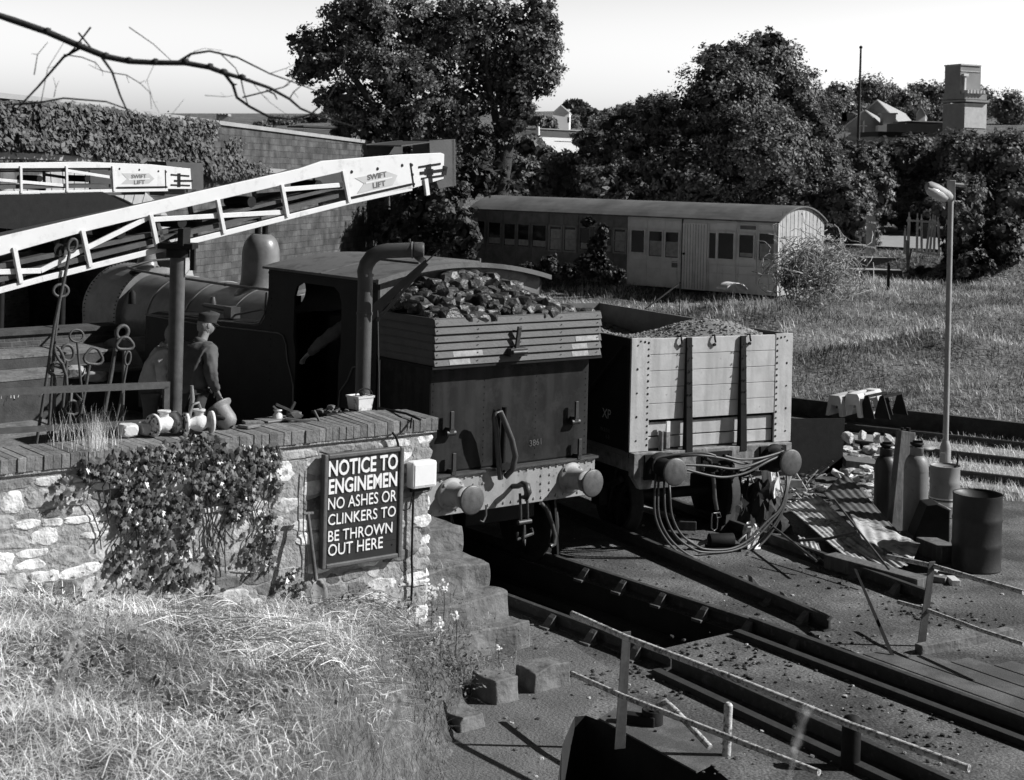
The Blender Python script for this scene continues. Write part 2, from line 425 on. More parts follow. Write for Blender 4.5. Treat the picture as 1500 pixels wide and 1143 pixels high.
my = N.new('ShaderNodeMapRange'); my.interpolation_type = 'SMOOTHSTEP'; my.inputs[1].default_value = -.3; my.inputs[2].default_value = .7; my.inputs[3].default_value = .45; my.inputs[4].default_value = 1; K.new(sp.outputs['Y'], my.inputs[0])
m0 = N.new('ShaderNodeMath'); m0.operation = 'MULTIPLY'; K.new(mr.outputs[0], m0.inputs[0]); K.new(my.outputs[0], m0.inputs[1])
nz = N.new('ShaderNodeTexNoise'); nz.inputs['Scale'].default_value = 2.5; nz.inputs['Detail'].default_value = 3
mp = N.new('ShaderNodeMapping'); mp.inputs['Scale'].default_value = (1, 1, 4); K.new(tc.outputs['Generated'], mp.inputs[0]); K.new(mp.outputs[0], nz.inputs['Vector'])
nr_ = N.new('ShaderNodeMapRange'); nr_.inputs[3].default_value = .94; nr_.inputs[4].default_value = 1.06; K.new(nz.outputs['Fac'], nr_.inputs[0])
m1 = N.new('ShaderNodeMath'); m1.operation = 'MULTIPLY'; m2 = N.new('ShaderNodeMath'); m2.operation = 'MULTIPLY'
K.new(bw.outputs[0], m1.inputs[0]); K.new(m0.outputs[0], m1.inputs[1]); K.new(m1.outputs[0], m2.inputs[0]); K.new(nr_.outputs[0], m2.inputs[1])
bg = N.new('ShaderNodeBackground'); bg.inputs['Strength'].default_value = .15; K.new(m2.outputs[0], bg.inputs['Color'])
wo = N.new('ShaderNodeOutputWorld'); K.new(bg.outputs[0], wo.inputs[0])
L = bpy.data.lights.new('sun', 'SUN'); L.energy = 5; L.angle = math.radians(.5); L.color = (1, 1, 1)
lo = bpy.data.objects.new('sun', L); COL.objects.link(lo)
sd = Vector((math.cos(SUN_AZ) * math.cos(SUN_EL), math.sin(SUN_AZ) * math.cos(SUN_EL), math.sin(SUN_EL)))
lo.rotation_euler = sd.to_track_quat('Z', 'Y').to_euler(); lo.location = (20, -10, 30)
scene.view_settings.view_transform = 'Standard'; scene.view_settings.look = 'None'; scene.view_settings.gamma = 1
scene.view_settings.exposure = .35
scene.render.engine = 'CYCLES'
try:
    cy = scene.cycles; cy.max_bounces = 5; cy.diffuse_bounces = 2; cy.glossy_bounces = 2; cy.transmission_bounces = 2; cy.transparent_max_bounces = 4
    cy.use_denoising = True; cy.use_adaptive_sampling = True; cy.adaptive_threshold = .02; cy.sample_clamp_indirect = 4
except Exception: pass

# ---------- ground, pits ----------
def sheet(name, outer, holes, z, m, thick=0):
    polys = [[Vector((p[0], p[1], 0)) for p in outer]] + [[Vector((p[0], p[1], 0)) for p in h] for h in holes]
    tri = tessellate_polygon(polys); vs = [Vector((v.x, v.y, z)) for pl in polys for v in pl]
    mb = MB(); mb.add(vs, [tuple(t_) for t_ in tri])
    me = mb.build(name, m, origin=(0, 0, z)); return me
ash = [LV(u, y, 0) for u, y in ((-2.45, -.62), (13, -.62), (13, .62), (-2.45, .62))]
tp = [G(836, 1062), G(842, 1050), G(858, 1048), G(905, 1066), G(965, 1090), G(1040, 1120), G(1100, 1170), G(1000, 1400), G(860, 1400), G(812, 1120)]
g = sheet('ground', [(-400, 3), (400, 3), (400, 900), (-400, 900)], [ash, tp], 0, 'oily_ground'); setp(g, kind='structure')
mb = MB()
for P_, d in ((ash, 1.0), (tp, 1.2)):
    for i in range(len(P_)):
        a, b = P_[i], P_[(i + 1) % len(P_)]
        mb.add([(a.x, a.y, 0), (b.x, b.y, 0), (b.x, b.y, -d), (a.x, a.y, -d)], [(0, 1, 2, 3)])
    n_ = len(mb.v); k = [(p.x, p.y, -d) for p in P_]
    tri = tessellate_polygon([[Vector(p) for p in k]]); mb.add(k, [tuple(q) for q in tri])
mat('pit_dark', .015, .4, 4, .9, bump=.5)
setp(mb.build('pit_walls', 'pit_dark', origin=(0, 0, -1.2), fixn=False), kind='structure')
# worn paler strip between the roads, and the paving at the foot of the steps
def strip(name, pts, z, m, kind='structure'):
    mb = MB(); P3 = [Vector((p[0], p[1], z)) for p in pts]; tri = tessellate_polygon([P3]); mb.add(P3, [tuple(q) for q in tri])
    return setp(mb.build(name, m, origin=(P3[0].x, P3[0].y, z)), kind=kind)
strip('path', [G(740, 965), G(838, 945), G(900, 985), G(860, 1044), G(838, 1052), G(826, 1075), G(815, 1160), G(520, 1220), G(560, 1060), G(640, 1010)], .004, 'pale_ground')

# ---------- rails ----------
def rail(name, a, b, label, group, h=.14, z0=0.0, w=.07):
    a = Vector(a); b = Vector(b); mb = MB(); d = (b - a); d.z = 0; d.normalize(); x = Vector((d.y, -d.x, 0))
    prof = [(-.065, 0), (.065, 0), (.065, .012), (.012, .03), (.012, h - .04), (w / 2, h - .03), (w / 2, h - .006), (w / 2 - .006, h), (-w / 2 + .006, h), (-w / 2, h - .006), (-w / 2, h - .03), (-.012, h - .04), (-.012, .03), (-.065, .012)]
    vs = [P + x * q[0] + Vector((0, 0, q[1] + z0)) for P in (a, b) for q in prof]; n = len(prof)
    t = [1.0] * n
    mb.add(vs, [(i, (i + 1) % n, (i + 1) % n + n, i + n) for i in range(n)] + [tuple(range(n))[::-1], tuple(range(n, 2 * n))])
    o = mb.build(name, 'rail_rust'); setp(o, label, 'rail', group); return o, d, x
def chairs(root, a, b, step, side=1):
    a = Vector(a); b = Vector(b); d = b - a; Ln = d.length; d.normalize(); x = Vector((d.y, -d.x, 0)); k = 0
    s = step * .5
    while s < Ln:
        mb = MB(textM(a + d * s, x, d)); mb.M = Matrix.Translation(a + d * s) @ Matrix(((x.x, d.x, 0, 0), (x.y, d.y, 0, 0), (0, 0, 1, 0), (0, 0, 0, 1)))
        for sg in (-1, 1):
            mb.hexa([(sg * .07, -.05, 0), (sg * .17, -.06, 0), (sg * .17, .06, 0), (sg * .07, .05, 0), (sg * .05, -.045, .13), (sg * .09, -.045, .1), (sg * .09, .045, .1), (sg * .05, .045, .13)])
        mb.bx(-.19, .19, -.07, .07, -.01, .02)
        mb.build('rail_chair', 'chair_rust', root, bevel=.005); s += step
mat('rail_rust', .045, .35, 9, .65, metal=.2, bump=.4, bscale=30, patch=(.09, 12, .6, .05))
rA, d_, x_ = rail('running_rail', LV(13, -.75, 0), LV(-3.55, -.75, 0), 'rail along the far edge of the dark ash pit under the locomotive', 'rails of the fixed tracks')
chairs(rA, LV(.2, -.75, 0), LV(-3.4, -.75, 0), .62)
rB, d_, x_ = rail('running_rail', LV(13, .75, 0), LV(-2.95, .75, 0), 'rail on the near edge of the dark ash pit, ending beside the tubular handrail', 'rails of the fixed tracks')
chairs(rB, LV(-1.0, .75, 0), LV(-2.9, .75, 0), .62)
# lower ledge rail inside the pit (seen below the far running rail)
mb = MB(LF); mb.bx(-2.4, 12, -.6, -.45, -.34, -.26); 
mb.build('pit_ledge', 'rust_dark', origin=LV(0, -.5, -.34)); setp(bpy.data.objects['pit_ledge'], kind='structure')
# turntable road
TA0, TA1 = G(1100, 927), G(1470, 1066); TB0, TB1 = G(985, 984), G(1380, 1166)
def ext(a, b, k): return a + (b - a) * k
rT1, _, _ = rail('running_rail', TA0, ext(TA0, TA1, 1.6), 'far rail of the turntable deck, running out at the lower right edge', 'rails of the turntable', h=.16)
rT2, _, _ = rail('running_rail', TB0, ext(TB0, TB1, 1.5), 'near rail of the turntable deck behind the tubular handrail', 'rails of the turntable', h=.16)
d = (TA1 - TA0).normalized(); x = Vector((d.y, -d.x, 0))
if x.y > 0: x = -x
mb = MB()
mb.beam(TA0 + x * .2 + Vector((0, 0, .03)), ext(TA0, TA1, 1.6) + x * .2 + Vector((0, 0, .03)), .09, .06)
mb.build('guard_rail', 'rust_dark', rT1)
mb = MB(); mb.beam(TB0 + x * .2 + Vector((0, 0, .03)), ext(TB0, TB1, 1.5) + x * .2 + Vector((0, 0, .03)), .09, .06); mb.build('guard_rail', 'rust_dark', rT2)
# wagon road
rC, _, _ = rail('running_rail', WV(9, .75, 0), G(1215, 925), 'near rail of the wagon road, broken off short in the middle of the yard', 'rails of the fixed tracks', h=.15)
chairs(rC, WV(-1, .75, 0), G(1213, 925), .7)
rD, _, _ = rail('running_rail', WV(9, -.75, 0), G(1362, 886), 'far rail of the wagon road beside the corrugated sheets', 'rails of the fixed tracks', h=.15)
chairs(rD, WV(-1.2, -.75, 0), G(1360, 886), .7)
# through road beyond the wagon
E3 = Vector((-.864, .503, 0)); P3_ = G(1390, 667)
for k, (yy, lab) in enumerate(((648, 'far rail of the track below the grass field'), (672, 'near rail of the track below the grass field'), (700, 'outermost rail of the yard, behind the drums'))):
    p0 = G(1390, yy); rail('running_rail', p0 + E3 * 40, p0 - E3 * 12, lab, 'rails of the fixed tracks')
strip('ballast', [P3_ + E3 * 40 + Vector((.6, 1.2, 0)), P3_ - E3 * 12 + Vector((.6, 1.2, 0)), P3_ - E3 * 12 - Vector((1.4, 2.2, 0)), P3_ + E3 * 40 - Vector((1.4, 2.2, 0))], .005, 'gravel')

# ---------- field, road bank, far hill: one sheet ----------
FO = G(1430, 614, .3); FS = Vector((-.82, .572, 0)).normalized(); FT = Vector((-FS.y * -1, -FS.x, 0)); FT = Vector((FS.y, -FS.x, 0))
if FT.y < 0: FT = -FT
def ztab(t):
    T = [(0, .3), (4, .72), (10.5, 1.42), (16.2, 1.68), (18.4, 2.46), (30, 2.62), (76, 7.6), (110, 10.5), (150, 13), (260, 19), (400, 19)]
    if t <= 0: return .3
    for (a, za), (b, zb) in zip(T, T[1:]):
        if t < b:
            k = (t - a) / (b - a)
            if (a, b) == (16.2, 18.4): k = k * k * (3 - 2 * k)
            return za + (zb - za) * k
    return 19
MOUNDS = [(W(1120, 430, 37), 1.5, .6), (W(1375, 485, 34), 1.3, .5), (W(1230, 520, 33), 1.0, .3), (W(1020, 440, 38), 1.2, .2), (W(790, 420, 40), 2, .15), (W(1250, 400, 44), 1.5, .2)]
def zf(p):
    r = Vector((p[0] - FO.x, p[1] - FO.y, 0)); t_ = r.dot(FT); z = ztab(t_)
    if t_ < 40:
        n_ = noise.noise(Vector((p[0] * .35, p[1] * .35, 3))) * .12 + noise.noise(Vector((p[0] * 1.3, p[1] * 1.3, 7))) * .05
        z += n_ * min(1, max(0, t_ / 2))
        for c, rr, hh in MOUNDS:
            q = ((p[0] - c.x) ** 2 + (p[1] - c.y) ** 2) / rr ** 2
            if q < 9: z += hh * math.exp(-q)
    elif t_ > 40: z += noise.noise(Vector((p[0] * .02, p[1] * .02, 1))) * 1.2 * min(1, (t_ - 40) / 60)
    return z
ts = [0, .05] + [.4 * i for i in range(1, 75)] + [30 + 4 * i for i in range(1, 60)] + [300, 360, 420]
ss = [-120, -60, -30] + [-20 + .6 * i for i in range(0, 90)] + [36, 40, 46, 55, 70, 100, 160]
mb = MB(); vs = []; fs = []
for t_ in ts:
    for s in ss:
        sc = 1 + max(0, t_ - 30) / 60
        p = FO + FS * (s * sc) + FT * t_; vs.append(Vector((p.x, p.y, zf(p))))
n = len(ss)
for i in range(len(ts) - 1):
    for j in range(n - 1): fs.append((i * n + j, i * n + j + 1, (i + 1) * n + j + 1, (i + 1) * n + j))
for j in range(n - 1):   # front drop
    a = vs[j]; b = vs[j + 1]; k = len(vs); vs += [Vector((a.x, a.y, -.1)), Vector((b.x, b.y, -.1))]; fs.append((j, j + 1, k + 1, k))
mb.add(vs, fs, True); setp(mb.build('field', 'field_soil', origin=(0, 0, 0), fixn=False), kind='structure')
# kerb of the field
mb = MB(); mb.beam(FO + FS * 30 + Vector((0, 0, -.14)) - FT * .06, FO - FS * 12 + Vector((0, 0, -.14)) - FT * .06, .1, .34)
mat('kerb_dark', .05, .4, 6, .9, bump=.6)
setp(mb.build('kerb', 'kerb_dark'), kind='structure')
# road beyond the fence
rp = []
for t_ in (19.5, 23.0): 
    for s in ((-12, 12) if t_ == 19.5 else (12, -12)):
        rp.append(FO + FS * s + FT * t_)
mb = MB(); vs = []; fs = []
S2 = [-16 + i * 1.0 for i in range(33)]; T2 = [19.6, 21, 22.5, 24, 26, 27.5]
for t_ in T2:
    for s in S2:
        p = FO + FS * s + FT * t_; vs.append(Vector((p.x, p.y, zf(p) + .1)))
n = len(S2)
for i in range(len(T2) - 1):
    for j in range(n - 1): fs.append((i * n + j, i * n + j + 1, (i + 1) * n + j + 1, (i + 1) * n + j))
mb.add(vs, fs, True); setp(mb.build('road', 'tarmac', fixn=False), kind='structure')
# ================= locomotive =================
loco = thing('tank_locomotive', 'black steam tank locomotive with a coal-filled bunker facing the camera and domed boiler beyond', 'locomotive', LF)
def arcroof(mb, u0, u1, hw, ze, zc, th, n=16):
    vs = []; fs = []
    for u in (u0, u1):
        for k in (0, 1):
            for i in range(n + 1):
                y = -hw + 2 * hw * i / n; z = ze + (zc - ze) * (1 - (y / hw) ** 2) - k * th
                vs.append((u, y, z))
    a = lambda iu, k, i: (iu * 2 + k) * (n + 1) + i
    for i in range(n):
        fs += [(a(0, 0, i), a(0, 0, i + 1), a(1, 0, i + 1), a(1, 0, i)), (a(0, 1, i), a(1, 1, i), a(1, 1, i + 1), a(0, 1, i + 1)),
               (a(0, 0, i), a(0, 1, i), a(0, 1, i + 1), a(0, 0, i + 1)), (a(1, 0, i), a(1, 0, i + 1), a(1, 1, i + 1), a(1, 1, i))]
    fs += [(a(0, 0, 0), a(1, 0, 0), a(1, 1, 0), a(0, 1, 0)), (a(0, 0, n), a(0, 1, n), a(1, 1, n), a(1, 0, n))]
    mb.add(vs, fs, False)
mb = MB(LF); mb.bx(.44, 10.9, -1.22, 1.22, 1.02, 1.28); mb.bx(.6, 10.3, -.5, .5, .6, 1.02); mb.build('frame', 'loco_black', loco, bevel=.01)
# cab: side sheets with rounded opening
def cabside(y0, y1):
    mb = MB(LF); zt = 3.33; out = [(1.42, 1.28), (3.9, 1.28), (3.9, zt), (1.42, zt)]
    hole = [(2.22, 1.5), (3.2, 1.5), (3.2, 2.3), (3.26, 2.5), (3.26, 3.0), (3.2, 3.13), (3.08, 3.18), (2.36, 3.18), (2.24, 3.12), (2.18, 3.0), (2.18, 2.5), (2.22, 2.3)]
    P = [[Vector((a, b, 0)) for a, b in out], [Vector((a, b, 0)) for a, b in hole]]
    tri = tessellate_polygon(P); fl = [q for pl in P for q in pl]; n = len(fl)
    vs = [(q.x, y0, q.y) for q in fl] + [(q.x, y1, q.y) for q in fl]
    fs = [tuple(t_) for t_ in tri] + [tuple(i + n for i in t_[::-1]) for t_ in tri]
    o = 0
    for pl in P:
        k = len(pl)
        for i in range(k): fs.append((o + i, o + (i + 1) % k, o + (i + 1) % k + n, o + i + n))
        o += k
    mb.add(vs, fs); return mb
for y0, y1 in ((1.17, 1.2), (-1.2, -1.17)):
    cabside(y0, y1).build('cab_side', 'loco_black', loco)
mb = MB(LF)   # cab back above the bunker and cab front with round spectacles
pts = [(1.42, -1.17, 2.45)] + [(1.42, -1.17 + 2.34 * i / 14, 3.31 + .17 * (1 - ((-1.17 + 2.34 * i / 14) / 1.2) ** 2)) for i in range(15)] + [(1.42, 1.17, 2.45)]
mb.prism(pts, (.02, 0, 0))
mat('cab_back', .14, .3, 4, .7, bump=.2, patch=(.07, 6, .56, .06))
cb = mb.build('cab_back', 'cab_back', loco)
mb = MB(LF); out = [(-1.17, 1.28), (1.17, 1.28)] + [(1.17 - 2.34 * i / 14, 3.31 + .17 * (1 - ((1.17 - 2.34 * i / 14) / 1.2) ** 2)) for i in range(15)]
P = [[Vector((a, b, 0)) for a, b in out]]
for cy_ in (-.85, .85): P.append([Vector((cy_ + .17 * math.cos(a * PI / 8), 3.02 + .2 * math.sin(a * PI / 8), 0)) for a in range(16)])
tri = tessellate_polygon(P); fl = [q for pl in P for q in pl]
mb.add([(3.86, q.x, q.y) for q in fl], [tuple(t_) for t_ in tri]); mb.build('cab_front', 'loco_black', loco)
mb = MB(LF); arcroof(mb, 1.36, 3.96, 1.26, 3.33, 3.5, .03); rf = mb.build('cab_roof', 'loco_roof', loco)
mb = MB(LF); arcroof(mb, 1.31, 1.36, 1.27, 3.34, 3.51, .055); arcroof(mb, 2.55, 2.6, 1.262, 3.335, 3.507, .02); mb.build('roof_rib', 'loco_roof', rf)
mb = MB(LF); arcroof(mb, 1.7, 2.5, .45, 3.5, 3.53, .03); mb.tube([LF.inverted() @ LV(1.9, -.6, 3.45), (1.9, -.6, 3.52)], .02); mb.build('roof_hatch', 'loco_roof', rf)
# cab back sheet painted figures half buried in coal
for ch, y, s in (('0', 1.02, .3), ('1', .84, .3), ('5', .68, .2)):
    text_mesh('painted_figure', ch, textM(LV(1.405, y, 3.0), LV(0, -1, 0) - LV(0, 0, 0), (0, 0, 1)), s, 'faded_letter', cb, .001)
# bunker
mb = MB(LF)
mb.bx(.44, 1.42, -1.15, 1.15, 1.28, 2.46); mb.build('bunker', 'bunker_paint', loco, bevel=.02)
mb = MB(LF)   # flared plank rails
z0, z1 = 2.47, 2.985; n = 6; h = (z1 - z0) / n
for k in range(n):
    a = z0 + k * h; b_ = a + h - .012; o1 = .0; o2 = .0
    for (u0, u1, y0, y1) in ((.30, .335, -1.2, 1.2), (.335, 1.41, 1.165, 1.2), (.335, 1.41, -1.2, -1.165)):
        j = random.uniform(-.004, .004); mb.tone = random.uniform(.85, 1.15)
        if u1 < .34: mb.hexa([(u0 + j - .012, y0, a), (u1, y0, a), (u1, y1, a), (u0 + j - .012, y1, a), (u0 + j + .012, y0, b_), (u1, y0, b_), (u1, y1, b_), (u0 + j + .012, y1, b_)])
        else: mb.bx(u0, u1, y0, y1, a, b_)
        mb.bx(u0 + .02 if u1 < .34 else u0, u1, y0 + (.02 if y0 > 0 else 0), y1 - (.02 if y1 < 0 or u1 < .34 else 0), b_ - .001, b_ + .012)
cr = mb.build('coal_rails', 'plank_paint', loco, bevel=.004)
mb = MB(LF); mb.bx(.3, .5, -1.22, 1.22, 2.435, 2.468); mb.bx(.5, 1.41, 1.15, 1.22, 2.435, 2.468); mb.build('rail_sill', 'iron_black', loco)
mb = MB(LF)
for y0, y1, zz in ((1.0, .72, 2.5), (.95, .55, 2.585), (-.98, -.75, 2.6), (-1.15, -.8, 2.69), (-.75, -1.0, 2.5)):
    k_ = int((zz - z0 + .02) / h); za, zb = z0 + k_ * h + .008, z0 + k_ * h + h - .022; ya, yb_ = min(y0, y1), max(y0, y1)
    mb.hexa([(.285, ya, za), (.3, ya, za), (.3, yb_, za), (.285, yb_, za), (.304, ya, zb), (.32, ya, zb), (.32, yb_, zb), (.304, yb_, zb)])
mb.build('worn_patch', 'plank_worn', cr)
mb = MB(LF); mb.beam((.26, .1, 2.6), (.24, .08, 2.86), .05, .03, (1, 0, 0)); mb.bx(.22, .3, -.03, .21, 2.53, 2.62); mb.tube([(.2, 0, 2.58), (.2, .2, 2.58)], .025); mb.build('lamp_iron', 'buffer_dark', cr, bevel=.005)
mb = MB(LF)
for y in (-1.15, -.6, 0, .6, 1.15):
    for k in range(n): mb.lathe([(.008, 0), (.006, .005)], (.291, y + .02, z0 + k * h + .04), (-1, 0, 0), 6, False)
mb.build('bolts', 'iron_black', cr)
# coal
coal = thing('coal_heap', 'heap of broken lump coal filling the bunker of the locomotive', 'coal', LF @ Matrix.Translation((.85, 0, 2.8)), kind='stuff')
mb = MB(LF); R_ = random.Random(3)
vs = []; fs = []; nu, ny = 16, 24
def ctop(u, y):
    k = (u - .33) / 1.08; z = 2.94 + .43 * math.sin(min(1, k) * 1.45) * max(0, 1 - ((y - .15) / 1.15) ** 2) + .05 * noise.noise(Vector((u * 4, y * 4, 0)))
    return z
for i in range(nu + 1):
    for j in range(ny + 1):
        u = .35 + 1.05 * i / nu; y = -1.15 + 2.3 * j / ny; vs.append((u, y, ctop(u, y) - .07))
for i in range(nu):
    for j in range(ny): fs.append((i * (ny + 1) + j, i * (ny + 1) + j + 1, (i + 1) * (ny + 1) + j + 1, (i + 1) * (ny + 1) + j))
mb.tone = .7; mb.add(vs, fs, False)
for k in range(520):
    u = R_.uniform(.37, 1.37); y = R_.uniform(-1.12, 1.12); s = R_.choice((.03, .045, .055, .06, .08, .095)) * R_.uniform(.8, 1.2)
    if k < 30: s = R_.uniform(.1, .15)
    mb.rock((u, y, ctop(u, y) - .02 + R_.uniform(-.01, .03)), (s, s * R_.uniform(.7, 1), s * R_.uniform(.6, .9)), seed=k, sub=1 if s < .06 else 2, rough=.5, tone=R_.uniform(.5, 1.7))
o = mb.build('coal', 'coal', coal, fixn=False)
# bunker fittings
for (y, z) in ((.9, 1.82), (-.9, 1.8), (.86, 1.36), (-.96, 1.36)):
    mb = MB(LF); mb.beam((.36, y, z - .06), (.36, y, z + .14), .045, .03, (1, 0, 0)); mb.bx(.35, .44, y - .03, y + .03, z - .1, z - .04)
    if z > 1.5: mb.tube([(.38, y - .06, z - .1), (.38, y + .06, z - .1)], .032)
    mb.build('lamp_bracket', 'buffer_dark', loco, bevel=.004)
mb = MB(LF)
a = onp(LF, 0, .2, 748, 698); b = onp(LF, 0, .3, 727, 606); 
pts = [onp(LF, 0, u, *q) for u, q in ((.32, (733, 702)), (.3, (730, 670)), (.28, (727, 630)), (.26, (724, 612)), (.22, (725, 603)), (.2, (733, 604)), (.18, (741, 622)), (.18, (750, 645)), (.2, (755, 668)), (.24, (751, 688)), (.3, (740, 699)))]
mb.tube(pts, .032, 10); mb.build('brake_hose', 'hose_rubber', loco)
mb = MB(LF); mb.tube([(.4, .15, 1.2), (.38, .15, 1.95)], .035, 10); mb.bx(.34, .42, .08, .24, 1.25, 1.32); mb.build('standpipe', 'iron_black', loco)
# painted scribble digits on the bunker sheet
text_mesh('chalk_mark', '3861', textM(LV(.434, -.26, 1.46), LV(0, -1, .06) - LV(0, 0, 0), (0, 0, 1)), .1, 'faded_letter', loco, .001)
# buffer beam
mb = MB(LF); mb.bx(.40, .44, -1.24, 1.24, .82, 1.245); bb = mb.build('buffer_beam', 'beam_paint', loco, bevel=.006)
mb = MB(LF); mb.bx(.36, .5, -1.26, 1.26, 1.248, 1.275); mb.build('beam_top', 'bead_metal', bb)
mb = MB(LF)
pts = [(.40, y, 1.21) for y in np.arange(-1.2, 1.21, .11)] + [(.40, y, .87) for y in np.arange(-1.2, 1.21, .11)]
pts += [(.40, s * y, z) for s in (-1, 1) for y in (.55, .42) for z in (.95, 1.03, 1.12)] + [(.40, s * 1.18, z) for s in (-1, 1) for z in (.95, 1.03, 1.12)]
mb.bolts(pts, (-1, 0, 0), .017, .012); mb.build('rivets', 'beam_paint', bb)
def buffer(M, y, head=.16, plate=True, m1='beam_paint', m2='buffer_steel', parent=None, z=1.05, long=.40):
    mb = MB(M)
    mb.lathe([(.18, .0), (.18, .03), (.15, .035), (.13, .06), (.115, .14), (.11, .24), (.12, .25), (.12, .27), (.075, .275)], (long, y, z), (-1, 0, 0), 24)
    s = mb.build('buffer', m1, parent)
    mb = MB(M); mb.lathe([(.07, 0), (.065, .06), (.065, long - .27 - .02)], (long - .27, y, z), (-1, 0, 0), 16); mb.build('buffer_shank', 'buffer_dark', s)
    mb = MB(M); mb.lathe([(.05, -.045), (head * .55, -.03), (head, -.022), (head + .003, -.008), (head - .012, .0), (head * .5, .01), (.001, .014)], (0.0, y, z), (-1, 0, 0), 32); mb.build('buffer_head', m2, s)
    mb = MB(M); mb.bolts([(long - .03, y + .155 * math.cos(a), z + .155 * math.sin(a)) for a in (.8, 2.35, 3.93, 5.5)], (-1, 0, 0), .022, .02); mb.build('bolts', m1, s)
for y in (-.8635, .8635): buffer(LF, y, parent=loco, head=.158)
# coupling
mb = MB(LF)
mb.tube([(.40, 0, 1.04), (.3, 0, 1.06), (.22, 0, 1.1), (.15, 0, 1.09), (.12, 0, 1.02), (.15, 0, .96), (.22, 0, .95)], [.03, .03, .035, .045, .045, .035, .02], 10)
cpl = mb.build('drawhook', 'buffer_dark', loco)
mb = MB(LF)
for s in (-.05, .05): mb.tube([(.2, s, 1.0), (.18, s, .8), (.17, s, .66)], .016)
mb.tube([(.17, -.09, .68), (.17, .09, .68)], .03); mb.tube([(.17, 0, .66), (.2, -.04, .5), (.16, 0, .42), (.12, .05, .5), (.17, 0, .66)], .014)
mb.tube([(.17, -.1, .6), (.16, -.12, .54), (.15, .12, .5), (.17, .1, .58)], .018)
mb.build('screw_link', 'buffer_dark', cpl)
mb = MB(LF)
pts = [onp(LF, 0, .3, *q) for q in ((792, 737), (800, 745), (808, 765), (813, 785), (812, 797), (806, 800))]
mb.tube(pts, .026, 8); mb.build('steam_hose', 'bead_metal', loco)
mb = MB(LF); pts = [onp(LF, 0, .3, *q) for q in ((712, 740), (712, 755), (708, 765), (703, 763))]; mb.tube(pts, .012, 6); mb.build('chain_link', 'bead_metal', loco)
# guard irons, bogie, wheels
for y in (-.75, .75):
    mb = MB(LF); mb.beam((.6, y, .95), (.5, y, .15), .03, .1, (1, 0, 0)); mb.build('guard_iron', 'loco_black', loco)
def wheel(M, u, y, r, parent, sg, spokes=10):
    mb = MB(M); mb.lathe([(r + .03, -.02), (r + .03, .01), (r, .02), (r, .13), (r - .07, .13), (r - .07, -.02)], (u, y, r), (0, sg, 0), 32)
    w = mb.build('wheel', 'rust_dark', parent)
    mb = MB(M)
    for k in range(spokes):
        a = 2 * PI * k / spokes; mb.beam((u, y + sg * .05, r), (u + (r - .05) * math.cos(a), y + sg * .05, r + (r - .05) * math.sin(a)), .06, .05, (0, 1, 0))
    mb.lathe([(.11, 0), (.11, .12)], (u, y, r), (0, sg, 0), 16); mb.build('spokes', 'rust_dark', w)
for u, r in ((1.0, .46), (3.1, .46), (5.2, .85), (7.6, .85)):
    for sg in (-1, 1): wheel(LF, u, sg * .7, r, loco, sg)
mb = MB(LF); mb.bx(.6, 3.5, .86, .92, .45, .8); mb.build('bogie_frame', 'loco_black', loco, bevel=.01)
# side tanks
for s in (1, -1):
    mb = MB(LF)
    y0, y1 = (.72, 1.2) if s > 0 else (-1.2, -.72)
    pr = [(3.9, 1.28), (7.4, 1.28), (7.4, 2.42), (7.0, 2.5), (5.6, 2.53), (4.25, 2.55), (4.08, 2.58), (3.98, 2.68), (3.93, 2.85), (3.9, 2.95)]
    mb.prism([(a, y0, b) for a, b in pr], (0, y1 - y0, 0)); mb.build('side_tank', 'loco_black', loco)
mb = MB(LF)   # beading
bd = [(7.4, 1.205, 2.42), (5.6, 1.205, 2.44), (3.62, 1.205, 2.52), (3.5, 1.205, 2.5), (3.42, 1.205, 2.4), (3.38, 1.205, 2.2), (3.27, 1.205, 2.02), (3.22, 1.205, 1.9), (3.22, 1.205, 1.3)]
mb.tube(bd, .011, 6); 
mb.tube([(1.7, 1.205, 2.3), (1.8, 1.205, 2.31), (1.9, 1.205, 2.28), (2.0, 1.205, 2.12), (2.15, 1.205, 1.98), (2.18, 1.205, 1.85), (2.18, 1.205, 1.3)], .011, 6)
mb.tube([(3.95, 1.2, 3.0), (3.99, 1.2, 2.72), (4.1, 1.2, 2.6), (4.3, 1.2, 2.565), (7.4, 1.2, 2.43)], .012, 6)
mb.build('beading', 'bead_metal', loco)
# boiler
R0, ZB = .68, 2.2
mb = MB(LF)
mb.lathe([(R0, 0), (R0, 5.6)], (3.9, 0, ZB), (1, 0, 0), 48); bo = mb.build('boiler', 'loco_boiler', loco)
mb = MB(LF)
for u in (4.9, 6.0, 7.3, 8.5): mb.lathe([(R0, -.03), (R0 + .008, -.03), (R0 + .008, .03), (R0, .03)], (u, 0, ZB), (1, 0, 0), 48, cap=False)
mb.build('boiler_band', 'loco_boiler', bo)
mb = MB(LF); mb.lathe([(.68, 9.4), (.76, 9.42), (.76, 10.7), (.74, 10.72), (0.0, 10.76)], (0, 0, ZB), (1, 0, 0), 48, smooth=False)
mb.bx(9.42, 10.7, -.75, .75, 1.28, 2.2); sb = mb.build('smokebox', 'loco_boiler', loco)
mb = MB(LF)
for u in (9.47, 10.62):
    mb.bolts([(u, .76 * math.cos(a), ZB + .76 * math.sin(a)) for a in np.arange(-.2, 3.3, .085)], (0, 0, 1), .014, .016)
mb.build('rivets', 'iron_black', sb)
mb = MB(LF); mb.lathe([(.2, 0), (.17, .03), (.15, .1), (.13, .2), (.14, .75), (.2, .82), (.21, .88), (.18, .9)], (9.95, 0, 2.94), (0, 0, 1), 24); mb.build('chimney', 'loco_boiler', loco)
